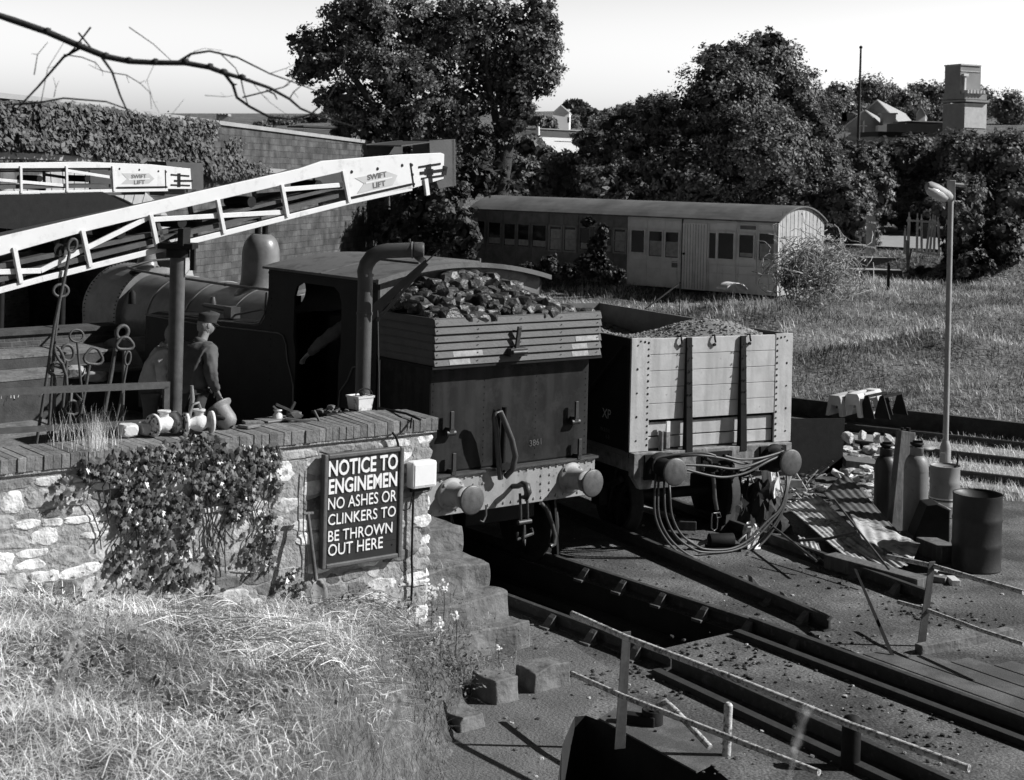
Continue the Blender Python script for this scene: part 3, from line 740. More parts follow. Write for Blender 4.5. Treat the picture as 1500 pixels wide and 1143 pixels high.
mb = MB(LF); mb.lathe([(.2, 0), (.19, .03), (.12, .05), (.05, .06)], (9.6, .25, 2.9), (0, .3, 1), 20); mb.build('smokebox_lid', 'iron_black', sb)
# dome with its seat and safety valve
mb = MB(LF)
pr = [(.40, -.3), (.40, -.2), (.36, -.16), (.31, -.1), (.28, 0), (.268, .12), (.268, .38), (.262, .46), (.24, .55), (.2, .62), (.14, .67), (.12, .68), (.11, .66)]
mb.lathe(pr, (6.25, 0, 2.95), (0, 0, 1), 32); dm = mb.build('dome', 'loco_boiler', loco)
for y in (-.06, .06):
    mb = MB(LF); mb.lathe([(.045, 0), (.045, .16), (.05, .17), (.05, .2)], (6.25, y, 3.6), (0, 0, 1), 12); mb.build('safety_valve', 'iron_black', dm)
mb = MB(LF)   # handrail along the boiler
pts = [LF.inverted() @ onw(LF, 1, .86, *q) for q in ((186, 392), (199, 396), (243, 404), (330, 417), (396, 425))]
mb.tube(pts, .018, 8)
for p in pts[1:-1]: mb.tube([p, p + Vector((0, -.16, -.02))], .014, 6); mb.rock(p, (.028, .028, .028), 1, 1, 0)
mb.tube([pts[0], pts[0] + Vector((0, -.4, .1)), pts[0] + Vector((0, -.8, .12))], .018, 8)
mb.build('handrail', 'bead_metal', loco)
mb = MB(LF)
mb.tube([(6.1, .95, 2.66), (5.35, .95, 2.66)], [.03, .045], 10); mb.bx(5.2, 5.4, .88, 1.02, 2.55, 2.7); mb.lathe([(.05, 0), (.05, .08), (.03, .16)], (5.95, .9, 2.62), (0, 0, 1), 10)
mb.tube([(5.2, .95, 2.6), (4.6, .9, 2.72), (4.0, .9, 2.7)], .015, 6)
mb.build('whistle_pipework', 'bead_metal', loco)
mb = MB(LF); mb.lathe([(.06, 0), (.055, .16), (.02, .2)], (8.3, 1.0, 2.5), (0, 0, 1), 12); mb.bx(7.4, 9.4, .9, 1.2, 1.2, 1.3); mb.build('lubricator', 'iron_black', loco)
mb = MB(LF)  # curved splasher plate ahead of the tank
arc = [(8.3 + 1.0 * math.cos(a), 1.28 + .72 * math.sin(a)) for a in np.linspace(0, PI, 18)]
mb.prism([(a, .75, b) for a, b in arc], (0, .43, 0)); mat('splasher', .09, .3, 5, .6, bump=.2, streak=(.05, 9, 1, .5)); mb.build('splasher', 'splasher', loco)
# backhead inside the cab
mb = MB(LF); mb.bx(3.4, 3.86, -.62, .62, 1.3, 2.75); mb.lathe([(.16, 0), (.16, .04)], (3.4, .2, 2.3), (-1, 0, 0), 16); mb.build('backhead', 'loco_black', loco, bevel=.03)
mb = MB(LF); mb.bx(1.44, 3.86, -1.16, 1.16, 1.28, 1.34); mb.build('cab_floor', 'iron_black', loco)
mb = MB(LF)
mb.bolts([(u, 1.2, z) for u in (1.5, 3.82) for z in np.arange(1.4, 3.25, .085)] + [(u, 1.2, 1.36) for u in np.arange(4.0, 7.4, .09)] + [(7.33, 1.2, z) for z in np.arange(1.4, 2.4, .085)], (0, 1, 0), .009, .006)
mb.bolts([(.44, y, z) for y in (-1.1, -.35, .4, 1.1) for z in np.arange(1.36, 2.42, .075)] + [(.44, y, 2.38) for y in np.arange(-1.05, 1.1, .085)], (-1, 0, 0), .008, .005)
mb.bx(2.0, 2.06, 1.2, 1.206, 1.3, 1.5); mb.bx(1.42, 3.9, 1.2, 1.207, 3.24, 3.27); mb.bx(5.6, 5.64, 1.2, 1.206, 1.3, 2.5); mb.build('plate_rivets', 'loco_black', loco)
# ================= open wagon =================
wag = thing('mineral_wagon', 'grey planked open wagon loaded with gravel, two dark uprights on its sunlit end', 'wagon', WF)
U0, U1, ZB_, ZT = .48, 5.28, 1.225, 2.61
mb = MB(WF)
for y0, y1 in ((.95, 1.22), (-1.22, -.95)):
    mb = MB(WF); mb.bx(U0, U0 + .03, y0, y1, ZB_, ZT); ws = mb.build('end_plate', 'wagon_grey', wag, bevel=.004)
mb = MB(WF); k = 5; zz = np.linspace(1.6, ZT - .01, 6)
for i in range(5):
    mb.tone = random.uniform(.9, 1.08); mb.bx(U0 + .006, U0 + .06, -.95, .95, zz[i] + .003, zz[i + 1] - .003)
for i, (a, b) in enumerate(((1.245, 1.385), (1.40, 1.565))): mb.bx(U0 + .05, U0 + .1, -.95, .95, a, b)
mb.build('end_plank', 'wagon_grey', wag, bevel=.004)
mb = MB(WF)
for y in (.4, -.42):
    mb.hexa([(U0 - .09, y - .05, 1.16), (U0, y - .05, 1.16), (U0, y + .05, 1.16), (U0 - .09, y + .05, 1.16), (U0 - .03, y - .04, ZT - .01), (U0, y - .04, ZT - .01), (U0, y + .04, ZT - .01), (U0 - .03, y + .04, ZT - .01)])
    up = mb.build('end_upright', 'iron_black', wag, bevel=.004); 
    m2 = MB(WF); m2.bolts([(U0 - .06, y + s * .02, z) for z in np.linspace(1.3, 2.5, 9) for s in (-1, 1)], (-1, 0, 0), .010, .012); m2.build('bolts', 'iron_black', up)
    mb = MB(WF)
mb = MB(WF)
pts = []
for s in (-1, 1):
    for i in range(17): pts.append((U0, s * .975, 1.3 + i * .078))
    for i in range(5): pts.append((U0, s * 1.13, 1.36 + i * .29))
    pts += [(U0, s * 1.03, 2.56), (U0, s * 1.09, 2.57)]
for i, p in enumerate(pts): mb.lathe([(.012 if i % 2 else .017, 0), (.010, .006)], p, (-1, 0, 0), 8, False)
mb.build('rivets', 'iron_black', ws)
mb = MB(WF)
for y in (.52, .02, -.52):
    mb.tube([(U0 + .03, y, ZT), (U0 - .02, y, ZT + .01), (U0 - .03, y, ZT - .04), (U0 - .025, y - .015, ZT - .08)], .012, 6); mb.lathe([(.02, 0), (.02, .02)], (U0, y - .01, ZT - .11), (-1, 0, 0), 8)
mb.build('sheet_hook', 'iron_black', wag)
mb = MB(WF); mb.bx(U0 - .04, U0 - .02, .66, .71, 1.45, 1.58); lb = mb.build('lamp_bracket', 'plastic_white', wag)
mb = MB(WF); mb.bx(U0 - .04, U0 + .04, .66, .71, 1.25, 1.45); mb.bx(U0 - .045, U0 + .04, .76, .78, 1.22, 1.46); mb.build('bracket_iron', 'sole_grime', lb)
# sides, floor, inner faces
for s in (1, -1):
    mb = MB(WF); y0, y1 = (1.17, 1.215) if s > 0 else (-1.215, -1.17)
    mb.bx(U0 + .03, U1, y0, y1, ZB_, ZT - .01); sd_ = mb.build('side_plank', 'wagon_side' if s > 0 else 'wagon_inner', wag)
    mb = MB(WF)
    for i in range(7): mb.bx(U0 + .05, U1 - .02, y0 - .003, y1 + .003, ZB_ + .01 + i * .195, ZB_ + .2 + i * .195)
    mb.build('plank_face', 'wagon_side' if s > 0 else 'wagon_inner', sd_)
mb = MB(WF)
mb.beam((.62, 1.24, 2.5), (2.1, 1.24, 1.3), .02, .07, (0, 1, 0)); mb.beam((4.8, 1.24, 2.5), (3.4, 1.24, 1.3), .02, .07, (0, 1, 0)); mb.bx(2.1, 2.2, 1.21, 1.26, 1.2, 2.6); mb.bx(3.3, 3.4, 1.21, 1.26, 1.2, 2.6)
mb.bx(.51, .56, 1.21, 1.23, 1.22, 2.6)
mb.build('side_strap', 'iron_black', wag)
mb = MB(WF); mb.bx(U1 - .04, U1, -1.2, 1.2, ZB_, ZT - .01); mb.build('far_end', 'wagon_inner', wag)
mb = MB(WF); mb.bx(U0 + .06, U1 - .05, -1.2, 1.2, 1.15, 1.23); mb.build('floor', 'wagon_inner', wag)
for txt, px, py, s in (('XP', 882, 611, .17), ('W.B.9.0', 879, 630, .07), ('6-0', 887, 642, .07)):
    p = onp(WF, 1, 1.222, px, py); text_mesh('lettering', txt, textM(WF @ p, WV(-1, 0, 0) - WV(0, 0, 0), (0, 0, 1)), s, 'faded_letter' if s < .1 else 'arrow_grey', wag, .001)
# gravel load
load = thing('gravel_load', 'pale gravel heaped inside the open grey wagon', 'gravel', WF @ Matrix.Translation((2.8, 0, 2.2)), kind='stuff')
def gz(u, y):
    z = 2.24 + .46 * math.exp(-((u - 1.5) / 1.3) ** 2 - ((y + .7) / .85) ** 2) + .6 * math.exp(-((u - 5.2) / .6) ** 2 - ((y - .2) / .9) ** 2) + .03 * noise.noise(Vector((u * 3, y * 3, 0)))
    z += .1 * math.exp(-((u - 4.0) / 1.2) ** 2 - ((y - .9) / .5) ** 2)
    e = min(u - U0, U1 - u, 1.2 - abs(y)); return min(z, ZT - .03 + max(0, e) * .8)
mb = MB(WF); vs = []; fs = []; nu, ny = 60, 30
for i in range(nu + 1):
    for j in range(ny + 1):
        u = U0 + .07 + (U1 - U0 - .12) * i / nu; y = -1.165 + 2.33 * j / ny; vs.append((u, y, gz(u, y)))
for i in range(nu):
    for j in range(ny): fs.append((i * (ny + 1) + j, i * (ny + 1) + j + 1, (i + 1) * (ny + 1) + j + 1, (i + 1) * (ny + 1) + j))
mb.add(vs, fs, True)
for k in range(2600):
    u = random.uniform(U0 + .1, U1 - .08); y = random.uniform(-1.14, 1.14); s = random.uniform(.012, .026)
    mb.rock((u, y, gz(u, y)), (s, s, s * .7), seed=k, sub=1, rough=.4, tone=random.choice((.4, .7, 1, 1.2, 1.4)))
mb.build('gravel', 'gravel', load, fixn=False)
# headstock, sole, running gear
mb = MB(WF); mb.bx(.40, .52, -1.18, 1.2, .93, 1.22); mb.bx(.52, 5.2, 1.0, 1.1, .95, 1.22); mb.bx(.52, 5.2, -1.1, -1.0, .95, 1.22)
mb.hexa([(.41, .95, .78), (.5, .95, .78), (.5, 1.1, .78), (.41, 1.1, .78), (.41, .9, .93), (.5, .9, .93), (.5, 1.2, .93), (.41, 1.2, .93)])
hs = mb.build('headstock', 'sole_grime', wag, bevel=.006)
mb = MB(WF)
for y in (.8635, -.8635):
    m2 = MB(WF); m2.bx(.36, .4, y - .2, y + .2, .9, 1.2); m2.build('buffer_plate', 'iron_black', hs)
mb.bx(.36, .4, -.22, .22, .93, 1.18); mb.bolts([(.36, s * a, z) for s in (-1, 1) for a in (.17, .1) for z in (.97, 1.13)], (-1, 0, 0), .022, .02)
mb.build('headstock_plate', 'iron_black', hs)
for y in (-.8635, .8635):
    b0 = len(bpy.data.objects); buffer(WF, y, head=.165, m1='iron_black', m2='buffer_steel', parent=wag, long=.36)
for u in (1.45, 4.3):
    for sg in (-1, 1): wheel(WF, u, sg * .7, .46, wag, sg, 8)
    mb = MB(WF)
    for sg in (-1, 1):
        mb.hexa([(u - .3, sg * .98, .95), (u + .3, sg * .98, .95), (u + .3, sg * .95, .95), (u - .3, sg * .95, .95), (u - .1, sg * .98, .35), (u + .1, sg * .98, .35), (u + .1, sg * .95, .35), (u - .1, sg * .95, .35)])
        mb.tube([(u - .5, sg * 1.03, .8), (u - .25, sg * 1.03, .68), (u, sg * 1.03, .64), (u + .25, sg * 1.03, .68), (u + .5, sg * 1.03, .8)], .04, 6); mb.bx(u - .1, u + .1, sg * 1.03 - .07, sg * 1.03 + .07, .4, .62)
    mb.tube([(u, -.9, .46), (u, .9, .46)], .07, 10); mb.build('axle_guard', 'iron_black', wag)
# pipes at the end of the wagon
mb = MB(WF); Pt = lambda u, pts: [onp(WF, 0, u, *q) for q in pts]
mb.tube([(.38, .1, 1.02), (.3, .1, 1.03), (.2, .1, 1.05), (.14, .1, .98), (.18, .1, .93)], .03, 8)
mb.tube(Pt(.2, [(1034, 672), (1040, 675), (1044, 690), (1046, 705)]), .026, 8)
h1 = mb.build('vacuum_pipe', 'iron_black', wag)
mb = MB(WF); mb.tube(Pt(.18, [(1044, 692), (1046, 712), (1047, 730), (1050, 747)]), .026, 8)
mb.tube(Pt(.17, [(1045, 752), (1054, 751), (1056, 757), (1050, 759)]), .01, 6); mb.build('vacuum_hose', 'bead_metal', h1)
mb = MB(WF); mb.tube(Pt(.17, [(1049, 752), (1051, 762), (1050, 774), (1046, 778), (1042, 774), (1042, 762), (1043, 752)]), .009, 6); mb.tube(Pt(.22, [(1030, 690), (1030, 680)]), .02, 8)
mb.build('coupling_link', 'bead_metal', wag)
mb = MB(WF); mb.tube([(.4, -.05, 1.03), (.3, -.05, 1.05), (.2, -.05, 1.08), (.12, -.05, 1.05), (.12, -.05, .98), (.18, -.05, .95)], .035, 8); mb.build('drawhook', 'iron_black', wag)
# ---- hoses draped over the buffers ----
HG = 'rubber hoses draped over the wagon buffers'
def hose(pts, lab, r=.016, us=None):
    P = []
    for q in pts: P.append(WF @ onp(WF, 0, q[2] if len(q) > 2 else .12, q[0], q[1]))
    # smooth
    Q = []
    for i in range(len(P) - 1):
        p0, p1, p2, p3 = P[max(i - 1, 0)], P[i], P[i + 1], P[min(i + 2, len(P) - 1)]
        for k in range(6):
            t = k / 6; Q.append(.5 * ((2 * p1) + (-p0 + p2) * t + (2 * p0 - 5 * p1 + 4 * p2 - p3) * t * t + (-p0 + 3 * p1 - 3 * p2 + p3) * t ** 3))
    Q.append(P[-1]); mb = MB(); mb.tube(Q, r, 8); o = mb.build('hose', 'hose_rubber'); setp(o, lab, 'hose', HG)
hose([(957, 690, .3), (960, 673, .3), (985, 667, .25), (1030, 664, .12), (1048, 668, .1)], 'hose end lying across the top of the wagon drawbar from the left buffer')
hose([(952, 694, .33), (958, 676, .33), (982, 671, .28), (1020, 667, .12), (1060, 672, .1), (1085, 679, .1), (1098, 678, .2)], 'hose crossing just under the wagon planks and ending at the middle bolts')
hose([(1062, 668, .1), (1085, 673, .1), (1115, 671, .1), (1146, 662, .2)], 'uppermost short hose sagging into the right buffer')
hose([(1003, 681, .12), (1040, 683, .1), (1075, 687, .1), (1105, 680, .1), (1147, 661, .2)], 'middle hose sagging between the two wagon buffers')
hose([(1005, 688, .12), (1040, 697, .08), (1065, 699, .08), (1095, 692, .08), (1125, 676, .1), (1150, 665, .2)], 'lowest of the hoses sagging between the two wagon buffers')
for k, (dx, dy) in enumerate(((0, 0), (5, -4), (14, -12), (22, -16))):
    lab = ('longest hose loop hanging almost to the ground below the wagon', 'second longest hose loop under the wagon', 'inner hose loop under the wagon, third from the outside', 'shortest hose loop hanging under the wagon')[k]
    hose([(962 + dx * .8, 690, .3), (959 + dx, 720, .12), (960 + dx * 1.1, 758 + dy * .2, .08), (975 + dx, 790 + dy * .5, .05), (1000 + dx * .8, 814 + dy, .03), (1022 + dx * .6, 821 + dy, .03), (1070, 817 + dy * .8, .03), (1103 - dx * .3, 807 + dy, .05), (1130 - dx * .3, 780 + dy, .08), (1148 - dx * .25, 745, .1), (1154 - dx * .1, 715, .15), (1160 - dx * .3, 690, .25), (1156 + dx * .3, 668, .3)], lab, .015)
# dark coupling gear lying between the rails
g = thing('pump_unit', 'small dark machine with pale handles lying between the rails under the hose loops', 'machine', WF @ Matrix.Translation((-.6, -.0, 0)))
p0 = G(1060, 805)
mb = MB(Matrix.Translation(p0)); mb.lathe([(.06, -.2), (.09, -.19), (.09, .12), (.06, .13)], (0, 0, .11), (1, .2, 0), 16); mb.bx(-.22, .2, -.12, .12, 0, .04)
mb.build('body', 'iron_black', g, bevel=.005)
mb = MB(Matrix.Translation(p0)); mb.tube([(.18, 0, .1), (.27, .02, .18), (.27, .02, .04)], .018, 6); mb.tube([(-.2, 0, .1), (-.35, -.06, .06), (-.45, -.02, .1)], .03, 6); mb.build('handle', 'galv', g)
# ================= rubble wall with brick coping =================
wall = thing('stone_wall', 'pale rubble stone wall with brick coping that carries the notice board', 'wall', LF @ Matrix.Translation((-1.85, 5, .8)))
R_ = random.Random(11)
mb = MB(LF); mb.bx(-1.86, -1.42, 2.79, 10.5, -.1, 2.22); mb.build('core', 'mortar', wall)
mb = MB(LF)
z = .3; row = 0
while z < 2.2:
    h = min(R_.choice((.09, .11, .14, .17)), 2.215 - z)
    if h < .04: break
    y = 2.75
    while y < 8.6:
        L_ = R_.uniform(.12, .42); parts = [(z, h)]
        if h > .13 and R_.random() < .35: k_ = R_.uniform(.35, .65); parts = [(z, h * k_), (z + h * k_, h * (1 - k_))]
        for (za, ha) in parts:
            t_ = R_.choice((1.25, 1.15, 1.1, 1.0, .9, .8, .6, .4, .28)); dp = R_.uniform(.0, .016)
            mb.rock((-1.79 - dp, y + L_ / 2, za + ha / 2 + R_.uniform(-.008, .008)), (.075, L_ * .56, ha * .56), seed=R_.randint(0, 9999), sub=3, rough=R_.uniform(.12, .3), R=Matrix.Rotation(R_.uniform(-.05, .05), 3, 'X'), tone=t_)
        y += L_
    mb.rock((-1.6, 2.83, z + h / 2), (.2, .1, h * .5), seed=R_.randint(0, 999), sub=2, rough=.2, R=Matrix.Identity(3), tone=R_.choice((1.15, .9, .5)))
    z += h; row += 1
mb.build('stonework', 'stone', wall)
mb = MB(LF); y = 2.72; k = 0
while y < 9:
    mb.tone = R_.choice((.75, .85, .95, 1, 1.1, 1.25)); j = R_.uniform(-.008, .008)
    hump = .03 * math.exp(-((y - 3.2) / .4) ** 2)
    x0 = -1.895 + j; zt = 2.345 + R_.uniform(-.003, .003)
    wb = R_.choice((.067, .065, .07, .062))
    mb.hexa([(x0, y, 2.235), (-1.38, y, 2.235), (-1.38, y + wb, 2.235), (x0, y + wb, 2.235), (x0, y, zt), (-1.38, y, zt + hump), (-1.38, y + wb, zt + hump), (x0, y + wb, zt)])
    y += wb + .003
cp = mb.build('coping', 'brick', wall, bevel=.004)
mb = MB(LF); mb.bx(-1.885, -1.42, 2.73, 9, 2.215, 2.339); mb.build('mortar_bed', 'mortar', wall)
# platform of the coal stage
mb = MB(LF); mb.bx(-1.42, 9, 2.78, 7, .2, 1.08); mb.bx(.3, 9, 1.4, 2.79, .2, 1.078); mb.build('platform', 'step_stone', origin=LV(0, 4, .2)); setp(bpy.data.objects['platform'], kind='structure')
# steps
st = thing('stone_steps', 'worn dark stone steps going down beside the wall to the ash pit', 'steps', LF @ Matrix.Translation((-1, 2, 0)))
def slab(u0, u1, y0, y1, z0, z1, seed):
    mb = MB(LF); R2 = random.Random(seed); n = 9; 
    bm = bmesh.new(); bmesh.ops.create_cube(bm, size=1); bmesh.ops.subdivide_edges(bm, edges=bm.edges, cuts=n, use_grid_fill=True)
    vs = []
    for v in bm.verts:
        p = Vector((u0 + (v.co.x + .5) * (u1 - u0), y0 + (v.co.y + .5) * (y1 - y0), z0 + (v.co.z + .5) * (z1 - z0)))
        q = p * 3 + Vector((seed * 5, 0, 0)); k = .045
        p += Vector((noise.noise(q), noise.noise(q + Vector((9, 0, 0))), noise.noise(q + Vector((0, 9, 0))) * (.7 if v.co.z > 0 else .2))) * k * 1.3
        vs.append(p)
    fs = [[v.index for v in f.verts] for f in bm.faces]; bm.free(); mb.add(vs, fs, False); return mb
for k, (u0, u1, z1, yr) in enumerate(((-.5, .8, .93, 1.38), (-1.06, -.48, .7, 1.42), (-1.42, -1.04, .47, 1.46), (-1.68, -1.4, .24, 1.40))):
    slab(u0, u1, yr, 3.3, -.05, z1, k + 3).build('step', 'step_stone', st, bevel=.015)
for k, (px, py, sx, sy, sz, lab) in enumerate(((725, 1022, .34, .3, .2, 'squared pale stone at the foot of the steps beside the weeds'), (795, 1004, .3, .42, .19, 'broad worn stone slab between the foot of the steps and the pit rail'), (676, 1062, .3, .26, .12, 'rough stone half sunk at the lower edge of the grass bank'))):
    q = LF.inverted() @ G(px, py, 0); mb = slab(q.x - sx / 2, q.x + sx / 2, q.y - sy / 2, q.y + sy / 2, -.03, sz, 60 + k)
    setp(mb.build('stone_block', 'step_stone', bevel=.012), lab, 'stone', 'stones at the foot of the steps')
# ---------------- grass bank in front of the wall ----------------
def yb(u): return -.4 + (2.6 if u > -2.1 else (2.6 + (-2.1 - u) * 1.0 if u > -3.28 else 3.78 + .84 * (-3.28 - u)))
def zbank(u, y):
    base = .8 + .15 * (y - 2.8) + .06 * (-1.85 - u)
    e = (y - yb(u)) / 1.1; e = max(0, min(1, e)); e = e * e * (3 - 2 * e)
    b = noise.noise(Vector((u * .9, y * .9, 0))) * .09 + noise.noise(Vector((u * 3, y * 3, 5))) * .035
    dip = .13 * math.exp(-((u + 1.9) / .55) ** 2) * (1 if y < 5 else max(.3, 1 - (y - 5) * .5))
    return (base - dip) * e - .04 + b * e
mb = MB(LF); vs = []; fs = []; us = np.arange(-14, -1.79, .09); ys = np.arange(1.9, 16, .12)
for u in us:
    for y in ys: vs.append((u, y, zbank(u, y)))
n = len(ys)
for i in range(len(us) - 1):
    for j in range(n - 1):
        if max(zbank(us[a], ys[b]) for a in (i, i + 1) for b in (j, j + 1)) > -.035: fs.append((i * n + j, i * n + j + 1, (i + 1) * n + j + 1, (i + 1) * n + j))
mb.add(vs, fs, True); setp(mb.build('grass_bank', 'bank_soil', origin=LV(-4, 6, 0), fixn=False), kind='structure')
def blades(P, h, wd, lean, tone, name, m, nseg=3, dirs=None):
    """curved blades: P (N,3), h (N,), quads strips"""
    n = len(P); a = rng.uniform(0, 2 * PI, n) if dirs is None else dirs; d = np.stack([np.cos(a), np.sin(a), np.zeros(n)], 1)
    s = np.stack([-d[:, 1], d[:, 0], np.zeros(n)], 1); out = []; tn = []
    prev = None
    for k in range(nseg + 1):
        t = k / nseg; c = P + d * (lean * h * t ** 1.6)[:, None] + np.array([0, 0, 1]) * (h * (t - .35 * lean * t * t))[:, None]
        w_ = (wd * (1 - t * .9))[:, None]; l, r = c - s * w_, c + s * w_
        if prev is not None: out.append(np.stack([prev[0], prev[1], r, l], 1)); tn.append(tone)
        prev = (l, r)
    V = np.concatenate(out, 0).reshape(-1, 3); return fastmesh(name, V, 4, m, tones=np.concatenate(tn))
def lf2w(U): A = np.array(LF); return U @ A[:3, :3].T + A[:3, 3]
# grass on the bank
n = 95000; u = rng.uniform(-10, -1.87, n); y = rng.uniform(2.2, 12, n)
wpos = lf2w(np.stack([u, y, np.zeros(n)], 1)); 
ok = (wpos[:, 1] > 3.2) & (np.abs(wpos[:, 0] / wpos[:, 1] + .165) < .3)
u, y = u[ok], y[ok]; zz = np.array([zbank(a, b) for a, b in zip(u, y)]); ok = zz > 0.02; u, y, zz = u[ok], y[ok], zz[ok]
pn = np.array([noise.noise(Vector((a * 1.1, b * 1.1, 9))) for a, b in zip(u, y)])
pn2 = np.array([noise.noise(Vector((a * 2.6, b * 2.6, 19))) for a, b in zip(u, y)])
P = lf2w(np.stack([u, y, zz - .01], 1)); n = len(u)
far = P[:, 1]
dry = (pn + .45 * pn2 + rng.normal(0, .25, n)) > -.25
h = np.where(dry, rng.uniform(.05, .2, n), rng.uniform(.04, .15, n)); lean = np.where(dry, rng.uniform(.3, 2.6, n), rng.uniform(.2, 1.3, n))
tone = np.where(dry, rng.uniform(.35, 1.6, n), rng.uniform(.08, .4, n)) * np.clip(1.05 + .8 * pn2, .6, 1.5) * np.clip(1 + 1.5 * np.array([noise.noise(Vector((a * .55, b * .7, 61))) for a, b in zip(u, y)]), .3, 1.25)
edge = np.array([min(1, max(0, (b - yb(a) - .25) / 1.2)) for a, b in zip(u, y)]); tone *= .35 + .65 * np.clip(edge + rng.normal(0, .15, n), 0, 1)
wdt = rng.uniform(.0016, .0035, n) * (far / 11)
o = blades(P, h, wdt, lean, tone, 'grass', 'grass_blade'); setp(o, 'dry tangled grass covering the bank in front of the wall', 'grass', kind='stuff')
# flattened straw: long pale stems swept to the lower right
ns = 2300; S = []; T_ = []
A0 = [(150, 800, 520, 905, 700), (440, 865, 600, 935, 700), (70, 815, 300, 860, 350), (260, 900, 560, 1000, 550)]
for (xa, ya, xb, yb_, cnt) in A0:
    for k in range(int(cnt * .45)):
        t = random.random(); px = xa + (xb - xa) * t + random.gauss(0, 14); py = ya + (yb_ - ya) * t + random.gauss(0, 14)
        S.append((px, py))
def bankhit(px, py):
    r = ray(px, py); Mi = LF.inverted(); D = 5.0
    while D < 14:
        p = Vector((r.x * D, D, EYE + r.z * D)); q = Mi @ p
        if q.x > -1.86: return None
        if p.z < zbank(q.x, q.y): return p
        D += .05
    return None
V = []; TN = []
for (px, py) in S:
    p = bankhit(px, py)
    if p is None: continue
    a = random.gauss(-.35, 1.0) + (PI if random.random() < .3 else 0); L_ = random.uniform(.15, .6); hq = random.uniform(.04, .1); d = Vector((math.cos(a), math.sin(a), 0))
    q0 = p + Vector((0, 0, random.uniform(.03, .12))); pts = []
    for k in range(4):
        t = k / 3; x = q0 + d * L_ * (t - .3); lo_ = LF.inverted() @ x
        zz_ = zbank(lo_.x, lo_.y) + hq + .03 * math.sin(t * PI); pts.append(Vector((x.x, x.y, max(zz_, p.z - .05))))
    w_ = random.uniform(.0014, .003); up = Vector((0, -.3, 1)) * w_; tt = random.uniform(.5, 1.6)
    for k in range(3):
        V += [pts[k] - up, pts[k + 1] - up, pts[k + 1] + up, pts[k] + up]; TN.append(tt)
o = fastmesh('straw', np.array([list(v) for v in V]), 4, 'straw', tones=TN); setp(o, 'long bleached straw lying flat across the bank below the wall', 'straw', kind='stuff')
# matted dead grass lying all over the bank
nm = 26000; u = rng.uniform(-9, -1.9, nm); y = rng.uniform(2.3, 11, nm); wp = lf2w(np.stack([u, y, np.zeros(nm)], 1)); ok = (wp[:, 1] > 4) & (np.abs(wp[:, 0] / wp[:, 1] + .165) < .24)
u, y = u[ok], y[ok]; zz = np.array([zbank(a, b) for a, b in zip(u, y)]); k2 = (np.array([noise.noise(Vector((a * .8, b * .8, 44))) for a, b in zip(u, y)]) + rng.normal(0, .2, len(u)) > -.05) & (zz > .08) & (y > np.array([yb(a) for a in u]) + .6); u, y, zz = u[k2], y[k2], zz[k2]; nm = len(u)
P = lf2w(np.stack([u, y, zz + rng.uniform(.0, .09, nm)], 1)); an = rng.uniform(0, 2 * PI, nm); L_ = rng.uniform(.04, .22, nm); d3 = np.stack([np.cos(an), np.sin(an), rng.uniform(-.25, .35, nm)], 1) * L_[:, None]
sd3 = np.stack([-np.sin(an), np.cos(an), np.zeros(nm)], 1) * (rng.uniform(.0015, .004, nm) * P[:, 1] / 11)[:, None]; md = P + d3 * .55 + np.array([0, 0, 1]) * (L_ * .12)[:, None]
V = np.concatenate([np.stack([P - sd3, md - sd3, md + sd3, P + sd3], 1), np.stack([md - sd3, P + d3, P + d3 + sd3 * .1, md + sd3], 1)]).reshape(-1, 3); tn_m = rng.uniform(.35, 1.5, nm) * np.clip(1.05 + 1.3 * np.array([noise.noise(Vector((a * .55, b * .7, 61))) for a, b in zip(u, y)]), .4, 1.25)
o = fastmesh('dead_grass', V, 4, 'straw', tones=np.concatenate([tn_m, tn_m])); setp(o, 'matted dead grass lying among the growing grass of the bank', 'grass', kind='stuff')
# broad leaved weeds
def weed(name, px, py, n, rad, size, m, label, group, tone=(.5, 1.4), hgt=.15, P0=None):
    p = P0 or bankhit(px, py) or G(px, py, 0)
    C = np.array(p) + rng.normal(size=(n, 3)) * np.array([rad, rad, hgt * .4]) + np.array([0, 0, hgt * .6]); C[:, 2] = np.maximum(C[:, 2], p.z + .01)
    V = cards(C, rng.uniform(.5, 1.2, n) * size, np.array([.2, -.3, 1.0]), 1.3, .45)
    o = fastmesh(name, V, 4, m, tones=rng.uniform(*tone, n)); setp(o, label, 'weed', group); return o
WG = 'weeds growing on the grass bank'
for k, (px, py, n_, r_, s_, lab) in enumerate((
    (130, 985, 160, .25, .03, 'dark leafy weed near the lower left of the bank'), (235, 860, 150, .16, .026, 'leafy weed under the wall beside a pale stone'),
    (540, 905, 300, .2, .022, 'low weed to the right of the shovel blade'), (600, 955, 200, .22, .025, 'bushy weed on the bank below the notice board'),
    (660, 985, 420, .2, .026, 'dark bushy weed at the edge of the bank beside the steps'), (625, 1010, 300, .2, .024, 'weed at the lower right corner of the bank'),
    (200, 1050, 130, .3, .028, 'spreading weed in the lower left foreground'), (330, 1075, 120, .28, .026, 'low dark weed at the bottom centre of the bank'), (90, 900, 120, .2, .026, 'weed at the far left of the bank'),
    (560, 860, 160, .12, .02, 'small weed at the foot of the notice board'), (640, 905, 240, .12, .022, 'weed below the white flowers at the end of the wall'))):
    weed('weed', px, py, n_, r_, s_, 'leaf_ivy', lab, WG)
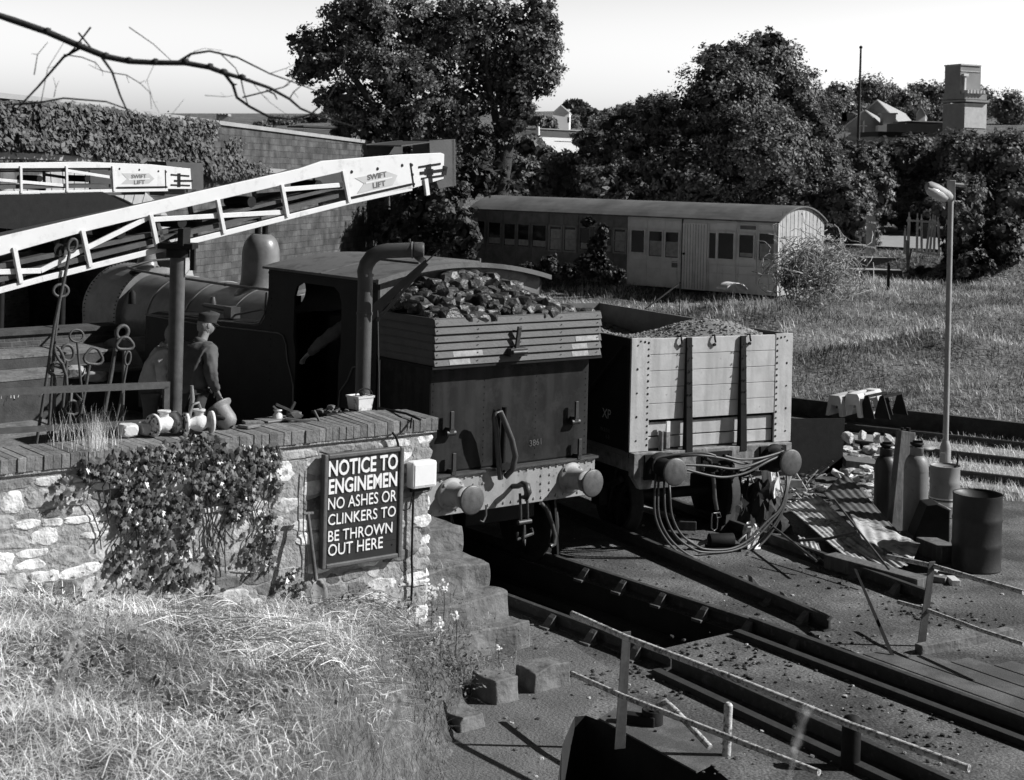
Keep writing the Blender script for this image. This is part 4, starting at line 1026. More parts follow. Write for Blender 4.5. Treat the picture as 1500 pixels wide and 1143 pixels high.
# white flowers at the wall end
for k, (px, py, c, sz) in enumerate(((632, 868, 70, .03), (612, 898, 26, .03), (650, 862, 30, .025), (645, 915, 24, .03), (585, 1035, 14, .02), (730, 948, 8, .015), (668, 902, 14, .02))):
    lo_ = onp(LF, 0, -2.05 - .25 * (k in (1, 3, 6)) - 1.2 * (k == 4), px, py) if k != 5 else LF.inverted() @ G(px, py, .25)
    p = LF @ lo_; C = np.array(p) + rng.normal(size=(c, 3)) * sz
    root = thing('flower', ('large white flower head at the foot of the wall end', 'small cluster of white flowers left of the large flower head', 'white flower just right of the large flower head', 'white blossoms low on the weeds beside the steps', 'single white flower in the grass of the bank', 'tiny white flowers growing from the steps', 'white florets between the large flower head and the steps')[k], 'flower', Matrix.Translation(p), 'white flowers beside the wall end')
    fastmesh('petals', cards(C, .016, np.array([.2, -.6, .8]), .8, .8), 4, 'petal', root, tones=rng.uniform(.7, 1.1, c))
    mb = MB(); mb.tube([p, p + Vector((.01, 0, -.15)), p + Vector((.0, .02, -.4))], .004, 5); mb.build('stem', 'bark', root)
# dark stem with cable up the wall
# ---------------- ivy on the wall ----------------
iv = thing('ivy', 'dark glossy ivy hanging over the near stone wall left of the notice board', 'ivy', LF @ Matrix.Translation((-1.9, 5, 1)))
def inpoly(x, y, P):
    c = False; j = len(P) - 1
    for i in range(len(P)):
        if (P[i][1] > y) != (P[j][1] > y) and x < (P[j][0] - P[i][0]) * (y - P[i][1]) / (P[j][1] - P[i][1]) + P[i][0]: c = not c
        j = i
    return c
IV = [[(112, 682), (150, 672), (230, 655), (268, 642), (310, 636), (345, 655), (412, 658), (405, 690), (385, 700), (375, 745), (360, 738), (350, 770), (335, 760), (322, 790), (310, 770), (296, 752), (285, 790), (268, 800), (258, 780), (245, 795), (232, 770), (222, 790), (200, 800), (185, 790), (172, 770), (163, 745), (180, 725), (165, 702), (120, 702)],
      [(395, 700), (410, 690), (413, 725), (402, 740)], [(390, 760), (402, 745), (406, 790), (398, 840), (388, 850)], [(352, 790), (372, 770), (380, 830), (360, 845)], [(412, 840), (440, 830), (450, 868), (422, 872)], [(75, 700), (110, 690), (100, 735), (85, 740)], [(250, 790), (275, 790), (282, 850), (262, 862), (252, 840)], [(100, 715), (128, 708), (122, 735), (110, 738)],
      [(165, 790), (190, 795), (205, 830), (180, 838)], [(215, 790), (236, 790), (238, 835), (222, 840)], [(298, 780), (312, 780), (325, 830), (308, 845)], [(150, 835), (240, 845), (330, 848), (330, 868), (230, 868), (150, 860)]]
shape = [(0, -1.0), (.45, -.55), (1.0, -.35), (.6, .1), (.72, .62), (.25, .45), (0, 1.05), (-.25, .45), (-.72, .62), (-.6, .1), (-1.0, -.35), (-.45, -.55)]
vs = []; fs = []; tn = []; cnt = 0
mb = MB()
tries = [(P, (2500, 26, 46, 40, 34, 20, 50, 12, 34, 30, 30, 70)[i]) for i, P in enumerate(IV)]
R_ = random.Random(5)
for P, cnt in tries:
    xs = [p[0] for p in P]; ys_ = [p[1] for p in P]; k = 0; g_ = 0
    while k < cnt and g_ < cnt * 8:
        g_ += 1; px = R_.uniform(min(xs), max(xs)); py = R_.uniform(min(ys_), max(ys_))
        if not inpoly(px + R_.gauss(0, 3), py + R_.gauss(0, 3), P): continue
        if P is IV[0] and py > 772 + 150 * noise.noise(Vector((px * .035, 3.3, 0))) + 30 * noise.noise(Vector((px * .15, 8, 0))): k += .15; continue
        if noise.noise(Vector((px * .03, py * .03, 5))) < -.28: k += .15; continue
        k += 1; dp = R_.uniform(.0, .055); q = onp(LF, 0, -1.885 - dp, px, py)
        if q.z > 2.42: continue
        c = LF @ q; nr = Vector((R_.gauss(.25, .5), -1, R_.gauss(.7, .5))).normalized(); s = R_.uniform(.016, .038)
        upv = Vector((R_.gauss(0, .5), 0, -1)); t = (upv - nr * upv.dot(nr)).normalized(); b = nr.cross(t)
        mb.tone = R_.choice((.5, .7, .9, 1.1, 1.4, 2.0))
        mb.add([c] + [c + b * (x * s) - t * (y_ * s * -1) + nr * (-abs(x) * s * .25) for x, y_ in shape], [(0, i + 1, (i + 1) % 12 + 1) for i in range(12)], False)
mb.build('leaves', 'leaf_ivy_gloss', iv, fixn=False)
mb = MB()
for k in range(26):
    x0 = R_.uniform(150, 400); y0 = R_.uniform(660, 700); pts = []
    for j in range(7):
        pts.append(onw(LF, 0, -1.89, x0, y0)); x0 += R_.gauss(0, 9); y0 += R_.uniform(12, 30)
    mb.tube(pts, .005, 5)
for px in (393, 330, 445): mb.tube([onw(LF, 0, -1.89, px + R_.gauss(0, 3), 690 + j * 30) for j in range(6)], .005, 5)
mb.build('stems', 'branch_bark', iv)
# ---------------- notice board ----------------
sg = thing('notice_board', 'dark framed notice board with raised white capital letters hung on the stone wall', 'sign', LF @ Matrix.Translation((-1.9, 3.5, 1.15)))
y0, y1, z0, z1 = 3.125, 3.945, 1.155, 2.13
mb = MB(LF); mb.bx(-1.94, -1.885, y0 + .03, y1 - .03, z0 + .03, z1 - .03); mb.build('board', 'sign_board', sg)
mb = MB(LF)
for a in (y0, y1 - .04): mb.bx(-1.958, -1.89, a, a + .04, z0, z1)
for a in (z0, z1 - .04): mb.bx(-1.957, -1.89, y0 + .0405, y1 - .0405, a, a + .04)
mb.build('border', 'sign_frame', sg, bevel=.01)
mb = MB(LF)
for z in np.linspace(z0 + .16, z1 - .16, 5): mb.bx(-1.9415, -1.9395, y0 + .04, y1 - .04, z, z + .003)
mb.bolts([(-1.94, y, z) for y in (y0 + .1, y1 - .08) for z in (z0 + .12, z1 - .1)], (-1, 0, 0), .009, .004); mb.build('board_joint', 'iron_black', sg)
lines = [('NOTICE TO', 481, 582, 697, 679, 1.0), ('ENGINEMEN', 481, 581, 724, 707, 1.15), ('NO ASHES OR', 480, 580, 747, 734, .8), ('CLINKERS TO', 480, 579, 769, 756, .8), ('BE THROWN', 480, 574, 794, 779, .8), ('OUT HERE', 480, 560, 815, 805, .8)]
ytop = [(676, 698), (703, 724), (730, 747), (754, 770), (778, 794), (798, 815)]
for (txt, xa, xb, ba, bb_, s), (ta, tb) in zip(lines, ytop):
    p = onp(LF, 0, -1.942, xa, tb); q = onp(LF, 0, -1.942, xb, bb_ if False else tb - (xb - xa) * .13); t = onp(LF, 0, -1.942, xa, ta)
    hgt = t.z - p.z; wd = p.y - q.y
    text_mesh('lettering', txt, textM(LV(-1.943, p.y, p.z), LV(0, -1, 0) - LV(0, 0, 0), (0, 0, 1)), hgt / .70, 'letter_white', sg, .006, width=wd, off=.0 if s < 1 else .0035)
# ---------------- meter box, cable, shovel ----------------
bx_ = thing('meter_box', 'white rounded plastic box fixed near the right end of the stone wall', 'box', LF @ Matrix.Translation((-1.9, 2.9, 1.75)))
mb = MB(LF); mb.bx(-1.99, -1.87, 2.785, 3.05, 1.745, 1.985); mb.build('housing', 'plastic_white', bx_, bevel=.025)
mb = MB(LF); mb.bx(-1.992, -1.985, 2.81, 3.03, 1.77, 1.96); mb.build('cover', 'plastic_white', bx_, bevel=.003)
mb = MB(LF); mb.bx(-1.93, -1.9, 2.82, 3.02, 1.71, 1.745); mb.build('gland', 'iron_black', bx_)
mb = MB(); pts = [onw(LF, 0, -1.9, *q) for q in ((606, 716), (605, 740), (604, 780), (603, 820), (604, 850), (602, 885))]; mb.tube(pts, .011, 6)
mb.tube([onw(LF, 0, -1.91, *q) for q in ((604, 728), (600, 745), (592, 748), (587, 745))], .007, 6)
setp(mb.build('cable', 'iron_black'), 'black cable running down the wall from the white box', 'cable')
mb = MB(); pts = [onw(LF, 0, -1.92, *q) for q in ((575, 634), (580, 640), (583, 650), (584, 658))]; mb.tube(pts, .012, 6)
mb.tube([onw(LF, 2, 2.355, 553, 598), onw(LF, 2, 2.37, 575, 602), onw(LF, 2, 2.385, 595, 606), onw(LF, 2, 2.365, 616, 615)], .012, 6)
mb.tube([onw(LF, 0, -1.91, 603, 612), onw(LF, 0, -1.91, 601, 628)], .008, 6)
setp(mb.build('pipe', 'iron_black'), 'thin dark pipe lying over the brick coping at the right end of the wall', 'pipe')
sh = thing('shovel', 'old shovel with a T handle leaning against the wall left of the notice board', 'shovel', LF @ Matrix.Translation((-2.1, 4, .9)))
a = onp(LF, 0, -1.97, 451, 752); b = onp(LF, 0, -2.12, 463, 850)
mb = MB(LF); mb.tube([a, a.lerp(b, .5), b], [.015, .016, .018], 8); mb.build('shaft', 'timber', sh)
mb = MB(LF); mb.tube([a + Vector((0, .045, 0)), a - Vector((0, .05, .005))], .014, 8); mb.build('handle', 'timber', sh)
mb = MB(LF); c = onp(LF, 0, -2.16, 468, 888); bw_ = .085; vs = []; nn = 7; mm = 7
for i in range(mm):
    t = i / (mm - 1); ce = b.lerp(c, t); wv = bw_ * (.35 + .65 * min(1, t * 3)) * (1 if t < .75 else 1 - (t - .75) * 1.3)
    for j in range(nn):
        s = -1 + 2 * j / (nn - 1); vs.append(ce + Vector((.03 * s * s * -1 + .01, wv * s, 0)))
mb.add(vs, [(i * nn + j, i * nn + j + 1, (i + 1) * nn + j + 1, (i + 1) * nn + j) for i in range(mm - 1) for j in range(nn - 1)], True)
bl = mb.build('blade', 'galv', sh); so = bl.modifiers.new('t', 'SOLIDIFY'); so.thickness = .004
# ---------------- things on the coping ----------------
def wt(px, py, z=2.35): return LF.inverted() @ G(px, py, z)
zc = 2.35
# split pale block
p = wt(208, 640); 
bk = thing('broken_block', 'pale cracked block lying on the coping left of the white valves', 'stone', LF @ Matrix.Translation(p))
for k, (dy, l_) in enumerate(((.095, .15), (-.07, .15))):
    mb = MB(LF); mb.rock((p.x + .06, p.y + dy, zc + .055), (.085, l_ * .5, .055), seed=60 + k, sub=3, rough=.15, R=Matrix.Identity(3)); mb.build('fragment', 'concrete_pale', bk)
def valve(px, py, label, ax, m='valve_white'):
    p = wt(px, py); v = thing('pipe_valve', label, 'valve', LF @ Matrix.Translation(p), 'white flanged valves on the coping'); r = .092
    c = Vector((p.x + r, p.y, zc + r)); ax = Vector(ax).normalized(); Ln = .24; a = c - ax * Ln / 2
    mb = MB(LF); mb.lathe([(r * .55, .02), (r * .5, .05), (r * .72, .09), (r * .78, .12), (r * .72, .15), (r * .5, .19), (r * .55, .22)], a, ax, 20); mb.lathe([(.04, 0), (.04, .03), (.055, .035), (.055, .05)], c + Vector((0, 0, r * .65)), (0, 0, 1), 12)
    mb.build('body', m, v)
    for o_ in (0, Ln - .025):
        mb = MB(LF); mb.lathe([(r * .55, 0), (r, 0), (r, .025), (r * .5, .025)], a + ax * o_, ax, 24, cap=False); mb.lathe([(r * .5, .012), (.01, .012)], a + ax * o_, ax, 24, cap=False)
        x = ax.orthogonal().normalized(); y_ = ax.cross(x)
        f_ = mb.build('flange', m, v)
        mb = MB(LF); mb.bolts([a + ax * (o_ + .012) + (x * math.cos(t) + y_ * math.sin(t)) * r * .8 + ax * (-.02 if o_ == 0 else 0.012) for t in np.arange(0, 6.2, PI / 3)], ax, .009, .016); mb.build('bolts', 'rust_dark', f_)
    return v, c
v1, c1 = valve(247, 640, 'white flanged valve body lying on the coping nearest the cracked block', (.25, -1, 0))
v2, c2 = valve(298, 638, 'white flanged valve body with a bent lever, next to the upturned pot', (-.2, -1, 0))
mb = MB(LF); q = [c2 + Vector((0, .1, .06)), c2 + Vector((-.03, .07, .16)), c2 + Vector((-.03, .02, .17)), c2 + Vector((0, -.02, .1))]; mb.tube(q, .012, 8)
mb.tube([c2 + Vector((0, .09, .02)), c2 + Vector((0, .06, .2)), c2 + Vector((0, .07, .31))], [.016, .02, .015], 8); mb.build('lever', 'galv', v2)
p = wt(327, 632); pt = thing('iron_pot', 'dark upturned round pot with a wide brim beside the white valves', 'pot', LF @ Matrix.Translation(p))
c = Vector((p.x + .14, p.y, zc + .12))
ax_ = LF.to_3x3().inverted() @ Vector((-.7, .35, .8)).normalized(); c = LF.inverted() @ W(333, 614, 12.95); c.z = zc + .06
mb = MB(LF); mb.lathe([(.02, -.06), (.05, -.055), (.075, -.03), (.088, .01), (.09, .1), (.095, .12), (.125, .135), (.13, .15), (.122, .152), (.09, .13)], c, ax_, 28, cap=False); mb.build('bowl', 'galv', pt)
mb = MB(LF); mb.lathe([(.085, .12), (.084, .13), (.01, .06)], c, ax_, 28); mb.build('lining', 'iron_black', pt)
mb = MB(LF); mb.lathe([(.09, 0), (.1, .01), (.1, .02), (.02, .02)], c + Vector((.0, .13, .02)), (.4, -.3, 1), 24); mb.build('loose_ring', 'iron_black', pt)
p = wt(372, 627); mb = MB(LF); mb.cbox((p.x + .03, p.y + .03, zc + .015), (.12, .16, .025), Matrix.Rotation(.3, 3, 'Z')); mb.cbox((p.x + .07, p.y - .03, zc + .035), (.1, .17, .022), Matrix.Rotation(-.2, 3, 'Z') @ Matrix.Rotation(.06, 3, 'X'))
setp(mb.build('brick_fragment', 'brick', bevel=.005), 'two flat broken slates lying on the coping right of the pot', 'slate')
p = wt(412, 618); pl = thing('enamel_plate', 'flat plate with a small pale cup on the brick coping', 'plate', LF @ Matrix.Translation(p))
mb = MB(LF); mb.cbox((p.x + .1, p.y, zc + .01), (.2, .32, .015), Matrix.Rotation(.15, 3, 'Z')); mb.build('tray', 'galv', pl, bevel=.004)
mb = MB(LF); mb.lathe([(.045, 0), (.04, .03), (.025, .05), (.03, .06), (.04, .065), (.035, .075)], (p.x + .1, p.y - .02, zc + .018), (0, 0, 1), 16); mb.build('cup', 'valve_white', pl)
p = wt(440, 616); tl = thing('pipe_wrench', 'dark jumbled spanners and brackets on the coping beside the small cup', 'tool', LF @ Matrix.Translation(p))
mb = MB(LF)
mb.beam((p.x + .12, p.y + .18, zc + .14), (p.x + .05, p.y - .05, zc + .03), .035, .02); mb.beam((p.x + .12, p.y + .06, zc + .02), (p.x + .1, p.y + .0, zc + .15), .035, .02)
mb.beam((p.x, p.y + .15, zc + .03), (p.x - .09, p.y - .12, zc - .02), .07, .015); mb.tube([(p.x - .03, p.y - .12, zc + .08), (p.x - .08, p.y - .13, zc + .02), (p.x - .1, p.y - .15, zc - .03)], .012, 6)
mb.rock((p.x + .08, p.y + .02, zc + .04), (.06, .06, .04), 3, 2); mb.beam((p.x + .1, p.y + .22, zc + .13), (p.x + .1, p.y + .14, zc + .06), .015, .015)
mb.build('spanner', 'flat_bar', tl)
p = wt(500, 609); tr = thing('metal_tray', 'shallow dark tray holding small lumps on the coping left of the white bucket', 'tray', LF @ Matrix.Translation(p))
mb = MB(LF); R1 = Matrix.Rotation(.12, 3, 'Z'); mb.cbox((p.x + .13, p.y, zc + .008), (.22, .34, .012), R1)
for s in (-1, 1): mb.cbox(Vector((p.x + .13, p.y, zc + .018)) + R1 @ Vector((s * .11, 0, 0)), (.008, .34, .022), R1); mb.cbox(Vector((p.x + .13, p.y, zc + .018)) + R1 @ Vector((0, s * .17, 0)), (.22, .008, .022), R1)
mb.build('pan', 'iron_black', tr)
mb = MB(LF)
for k in range(22): mb.rock((p.x + .13 + random.uniform(-.08, .08), p.y + random.uniform(-.13, .13), zc + .03), (.018, .024, .016), seed=k, sub=1, tone=random.uniform(1, 4))
mb.rock((p.x + .15, p.y + .02, zc + .06), (.03, .05, .025), 3, 1, tone=3.5)
mb.build('lumps', 'coal', tr)
p = wt(536, 606); bk = thing('plastic_bucket', 'square stained white plastic bucket with a hoop handle on the brick coping', 'bucket', LF @ Matrix.Translation(p))
def tub(mb, c, w0, w1, h, th, R):
    ring = lambda w_, z: [c + R @ Vector((sx * w_, sy * w_, z)) for sx, sy in ((-1, -1), (1, -1), (1, 1), (-1, 1))]
    o0, o1, i1, i0 = ring(w0, 0), ring(w1, h), ring(w1 - th, h), ring(w0 - th, th)
    mb.add(o0 + o1 + i1 + i0, [(0, 1, 5, 4), (1, 2, 6, 5), (2, 3, 7, 6), (3, 0, 4, 7), (4, 5, 9, 8), (5, 6, 10, 9), (6, 7, 11, 10), (7, 4, 8, 11), (8, 9, 13, 12), (9, 10, 14, 13), (10, 11, 15, 14), (11, 8, 12, 15), (12, 13, 14, 15), (3, 2, 1, 0)])
mb = MB(LF); c = Vector((p.x + .1, p.y, zc + .002)); R1 = Matrix.Rotation(.1, 3, 'Z'); tub(mb, c, .073, .09, .15, .006, R1); mb.build('tub', 'bucket_plastic', bk, bevel=.004)
mb = MB(LF); tub(mb, c + Vector((0, 0, .135)), .094, .095, .018, .008, R1); mb.build('rim', 'bucket_plastic', bk)
mb = MB(LF); mb.tube([c + Vector((0, .09 * math.cos(t) - .04, .15 + .06 * math.sin(t))) for t in np.linspace(0, PI, 12)], .006, 6); mb.rock(c + Vector((0, -.02, .17)), (.03, .035, .025), 5, 1); mb.build('handle', 'iron_black', bk)
# ================= conveyors =================
def conveyor(name, label, A, B, spec, group='white coal conveyors'):
    ang = math.atan2(B.y - A.y, B.x - A.x); K_ = frame(A.x, A.y, ang); cv = thing(name, label, 'conveyor', K_, group)
    P = lambda px, py, y=0: (lambda q: Vector((q.x, y, q.z)))(onp(K_, 1, 0, px, py))
    wd = spec['w']; bw = spec['b']
    for yy, m in ((0, 'white_paint'), (wd, 'rubber_and_shade')):  # far frame gets a dark colour that stands for shade inside the truss
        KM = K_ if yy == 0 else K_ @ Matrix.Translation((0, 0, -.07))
        mb = MB(KM); mb.prism([P(*q, yy) for q in spec['channel']], (0, .03, 0)); mb.build('side_channel', m, cv, bevel=.004)
        mb = MB(KM)
        for a, b in spec['bars']: mb.beam(P(*a, yy + .015), P(*b, yy + .015), bw, bw * .8, (0, 1, 0)) if False else mb.beam(P(*a, yy + .012), P(*b, yy + .012), .024, bw, (P(*b) - P(*a)).cross(Vector((0, 1, 0))))
        mb.build('lower_rail', m, cv, bevel=.003)
        for a, b in spec['posts']:
            mb = MB(KM); mb.beam(P(*a, yy - .004), P(*b, yy - .004), .03, bw * .8, (P(*b) - P(*a)).cross(Vector((0, 1, 0)))); mb.build('post', m, cv, bevel=.003)
        for a, b in spec['diag']:
            mb = MB(KM); mb.beam(P(*a, yy + .03), P(*b, yy + .03), .024, bw * .9, (P(*b) - P(*a)).cross(Vector((0, 1, 0)))); mb.build('brace', m, cv, bevel=.003)
    mb = MB(K_)
    for (a, b, c, d) in spec['belt']:
        mb.hexa([P(*a, .035), P(*b, .035), P(*b, wd - .005), P(*a, wd - .005), P(*d, .035), P(*c, .035), P(*c, wd - .005), P(*d, wd - .005)])
    mb.build('belt', 'rubber_and_shade', cv)
    for a in spec['rollers']: mb = MB(K_); mb.lathe([(.05, 0), (.05, wd - .05)], P(*a, .03), (0, 1, 0), 14); mb.build('roller', 'iron_black', cv)
    for pl in spec['hood']:
        mb = MB(K_); y0, y1 = pl[1]; mb.prism([P(*q, y0) for q in pl[0]], (0, y1 - y0, 0)); mb.build('hood', 'rubber_and_shade', cv)
    mb = MB(K_)
    for q in spec['holes']: mb.lathe([(.018, 0), (.015, .006)], P(*q, -.001), (0, -1, 0), 8)
    for a, b, t_ in spec['slots']: mb.beam(P(*a, -.004), P(*b, -.004), .008, t_, (P(*b) - P(*a)).cross(Vector((0, 1, 0))))
    mb.build('slot', 'iron_black', cv)
    mb = MB(K_); mb.prism([P(*q, -.0035) for q in spec['arrow']], (0, .003, 0)); ar = mb.build('arrow', 'arrow_grey', cv)
    a, b = spec['stripe']; mb = MB(K_); mb.beam(P(*a, -.005), P(*b, -.005), .003, spec['st'], (P(*b) - P(*a)).cross(Vector((0, 1, 0)))); mb.build('stripe', 'white_paint', ar)
    for txt, (xa, ya), (xb, yb2), top in spec['text']:
        p, q, t = P(xa, ya, -.006), P(xb, yb2, -.006), P(*top, -.006); h = (t - p).length
        text_mesh('lettering', txt, textM(K_ @ p, K_.to_3x3() @ (q - p), K_.to_3x3() @ (t - p)), h / .7, 'letter_dark', ar, .001, width=(q - p).length, off=.002)
    return cv, K_, P
A, B = W(62, 409, 12.4), W(647, 274, 15.9); A.z = B.z = 0
s1 = dict(w=.4, b=.048,
    channel=[(-60, 361), (115, 320), (440, 247), (472, 236), (579, 227), (646, 224), (651, 226), (650, 262), (605, 276), (511, 291), (501, 252), (411, 272), (221, 316), (123, 340), (-60, 392)],
    bars=[((-60, 442), (62, 409)), ((62, 409), (273, 356)), ((273, 356), (440, 314)), ((440, 314), (512, 296)), ((512, 296), (604, 276))],
    posts=[((120, 337), (132, 391)), ((220, 314), (231, 366)), ((318, 292), (328, 342)), ((412, 270), (421, 318)), ((502, 250), (511, 296)), ((20, 362), (30, 415))],
    diag=[((-40, 400), (62, 397)), ((62, 397), (220, 319)), ((224, 322), (420, 311)), ((417, 278), (504, 271))],
    belt=[((-60, 375), (500, 252), (500, 245), (-60, 365)), ((-60, 408), (250, 342), (250, 336), (-60, 400)), ((300, 325), (505, 276), (505, 271), (300, 320)), ((230, 318), (240, 352), (245, 352), (235, 316)), ((-60, 430), (500, 290), (500, 284), (-60, 421))],
    rollers=[(180, 342), (372, 296), (270, 326), (90, 366), (470, 272)],
    hood=[([(587, 212), (640, 206), (640, 226), (590, 228)], (.5, .56)), ([(631, 206), (667, 204), (668, 272), (645, 277), (640, 262), (632, 226)], (.02, .05)), ([(664, 204), (669, 204), (670, 272), (665, 273)], (.02, .6)), ([(588, 215), (632, 209), (632, 207), (588, 213)], (.0, .56))],
    holes=[(515, 252), (553, 247.5), (589, 242.5), (603, 242), (606, 270), (604, 256)],
    slots=[((601, 239), (606, 274), .012), ((613, 245), (645, 240), .02), ((615, 254), (652, 249), .03), ((617, 262), (650, 257), .02), ((514, 290), (603, 270), .022), ((627, 241), (630, 268), .07), ((622, 252), (634, 252), .06), ((648, 249), (654, 251), .09)],
    arrow=[(519.5, 261), (567, 251.5), (582, 257), (575, 271.5), (522.6, 284), (533, 269)], stripe=((535, 268.5), (574, 260)), st=.014,
    text=[('SWIFT', (538, 264), (566, 258.5), (537.5, 256.5)), ('LIFT', (546, 276), (564.5, 272), (545, 268.5))])
cv1, K1, P1 = conveyor('coal_conveyor', 'long white trussed conveyor rising across the locomotive to a dark hooded head', A, B, s1)
mb = MB(K1); mb.beam(P1(622, 262, -.01), P1(625, 286, -.01), .03, .05, (1, 0, 0)); mb.build('drip_plate', 'white_paint', cv1)
A, B = W(40, 283, 23), W(285, 276, 25.4); A.z = B.z = 0
s2 = dict(w=.6, b=.05,
    channel=[(-60, 240), (57, 238), (120, 237), (221, 241), (279, 247), (281, 277), (246, 277), (245, 273), (172, 274), (165, 277), (164, 246), (-60, 247)],
    bars=[((-60, 284), (59, 282)), ((59, 282), (147, 280)), ((147, 280), (246, 278))],
    posts=[((97, 243), (98, 281)), ((165, 243), (167, 280)), ((30, 243), (31, 283))],
    diag=[((-20, 262), (97, 272)), ((99, 250), (164, 260))],
    belt=[((-60, 250), (164, 250), (164, 246), (-60, 246)), ((-60, 278), (164, 275), (164, 270), (-60, 272))], rollers=[(130, 262), (60, 262)],
    hood=[([(246, 237), (300, 239), (301, 278), (281, 278), (280, 246), (247, 243)], (.05, .5)), ([(246, 278), (281, 278), (281, 286), (247, 287)], (.1, .5))],
    holes=[(175, 247.5), (204, 249), (232, 251), (243, 252)], slots=[((242, 249), (243, 276), .012), ((250, 256), (277, 258), .025), ((250, 271), (278, 272), .025), ((262, 254), (262, 274), .06), ((172, 275.5), (240, 274.5), .022), ((255, 265), (282, 265), .03)],
    arrow=[(178, 254), (218, 254), (226, 262), (218, 269), (177, 270), (186, 262)], stripe=((188, 263), (219, 262)), st=.02,
    text=[('SWIFT', (192, 261.5), (214, 261), (192, 256)), ('LIFT', (196, 270), (212, 269.5), (196, 264.5))])
cv2, K2, P2 = conveyor('coal_conveyor', 'short white trussed conveyor at the far left in front of the ivy covered bridge', A, B, s2)
hp = thing('conveyor_hopper', 'dark sheet hopper under the far left conveyor', 'hopper', K2)
mb = MB(K2); mb.prism([P2(-60, 285), P2(150, 281), P2(195, 303), P2(150, 345), P2(-60, 330)], (0, .6, 0)); mb.build('hopper', 'iron_black', hp); 
mb = MB(K2)
for x in (20, 110): q = P2(x, 320); mb.tube([Vector((q.x, .3, q.z)), Vector((q.x, .3, .0))], .06, 8)
mb.build('leg', 'iron_black', hp)
# support pole of the long conveyor
pp = thing('steel_pole', 'dark steel pole standing behind the wall and carrying the long white conveyor', 'pole', Matrix.Translation(Vector((W(254, 600, 13.3).x, 13.3, 1.08))))
b = W(255, 600, 13.3); b.z = 1.08; t = W(257, 377, 13.3); t.x = b.x
mb = MB(); mb.tube([b, t], .066, 20); mb.build('tube', 'pole_paint', pp)
mb = MB(); mb.tube([t, t + Vector((0, 0, .07))], .1, 20); mb.cbox(t + Vector((0, 0, .1)), (.3, .25, .05)); mb.cbox(t + Vector((.13, 0, .0)), (.04, .06, .22)); mb.cbox(t + Vector((.05, 0, .18)), (.05, .3, .15)); mb.build('bracket', 'iron_black', pp, bevel=.004)
# water column
wc = thing('water_column', 'grey water pipe with a bent over top standing beside the cab of the locomotive', 'pipe', Matrix.Translation(Vector((W(532, 590, 15).x, 15, 1.08))))
x0 = W(533, 500, 15).x
b = Vector((x0, 15, 1.08)); q = [b] + [Vector((x0, 15, z)) for z in (W(532, 410, 15).z,)] 
e = [(534, 398), (537, 387), (544, 377), (555, 370), (568, 367.5), (600, 366.5), (606, 366.5)]
pts = q + [W(px, py, 15) for px, py in e]
for p in pts[2:4]: pass
mb = MB(); mb.tube(pts, .074, 24); mb.build('pipe', 'column_paint', wc)
mb = MB(); e2 = W(607, 366.5, 15); e3 = W(621, 367, 15); mb.tube([e2, e2.lerp(e3, .8), e3], [.078, .08, .07], 24); mb.tube([W(618, 374, 15), W(612, 382, 15)], .05, 12); mb.build('nozzle', 'column_paint', wc)
mb = MB(); mb.tube([W(603, 366.5, 15), W(605, 366.5, 15)], .082, 24); mb.build('clamp_ring', 'galv', wc)
mb = MB()
for yy in (403, 459): z = W(532, yy, 15).z; mb.tube([Vector((x0, 15, z - .012)), Vector((x0, 15, z + .012))], .08, 24)
mb.tube([W(600, 355, 15), W(600, 350, 15)], .01, 6); mb.build('joint_ring', 'column_paint', wc)
mb = MB(); a_, b_ = W(549, 458, 14.95), W(624, 384, 14.9); mb.hexa([a_ + Vector((-.02, 0, -.08)), a_ + Vector((-.02, .02, -.08)), a_ + Vector((-.02, .02, .08)), a_ + Vector((-.02, 0, .08)), b_ + Vector((.01, 0, -.01)), b_ + Vector((.01, .02, -.01)), b_ + Vector((0, .02, .03)), b_ + Vector((0, 0, .03))])
mb.tube([b_, W(644, 366, 14.9)], .008, 6); mb.beam(W(552, 470, 14.88), W(626, 386, 14.86), .015, .03); mb.build('lever_arm', 'column_paint', wc)
mb = MB(); mb.tube([W(553, 455, 14.9), W(554, 500, 14.9), W(555.5, 596, 14.9)], .006, 5); mb.build('pull_cord', 'hose_rubber', wc)
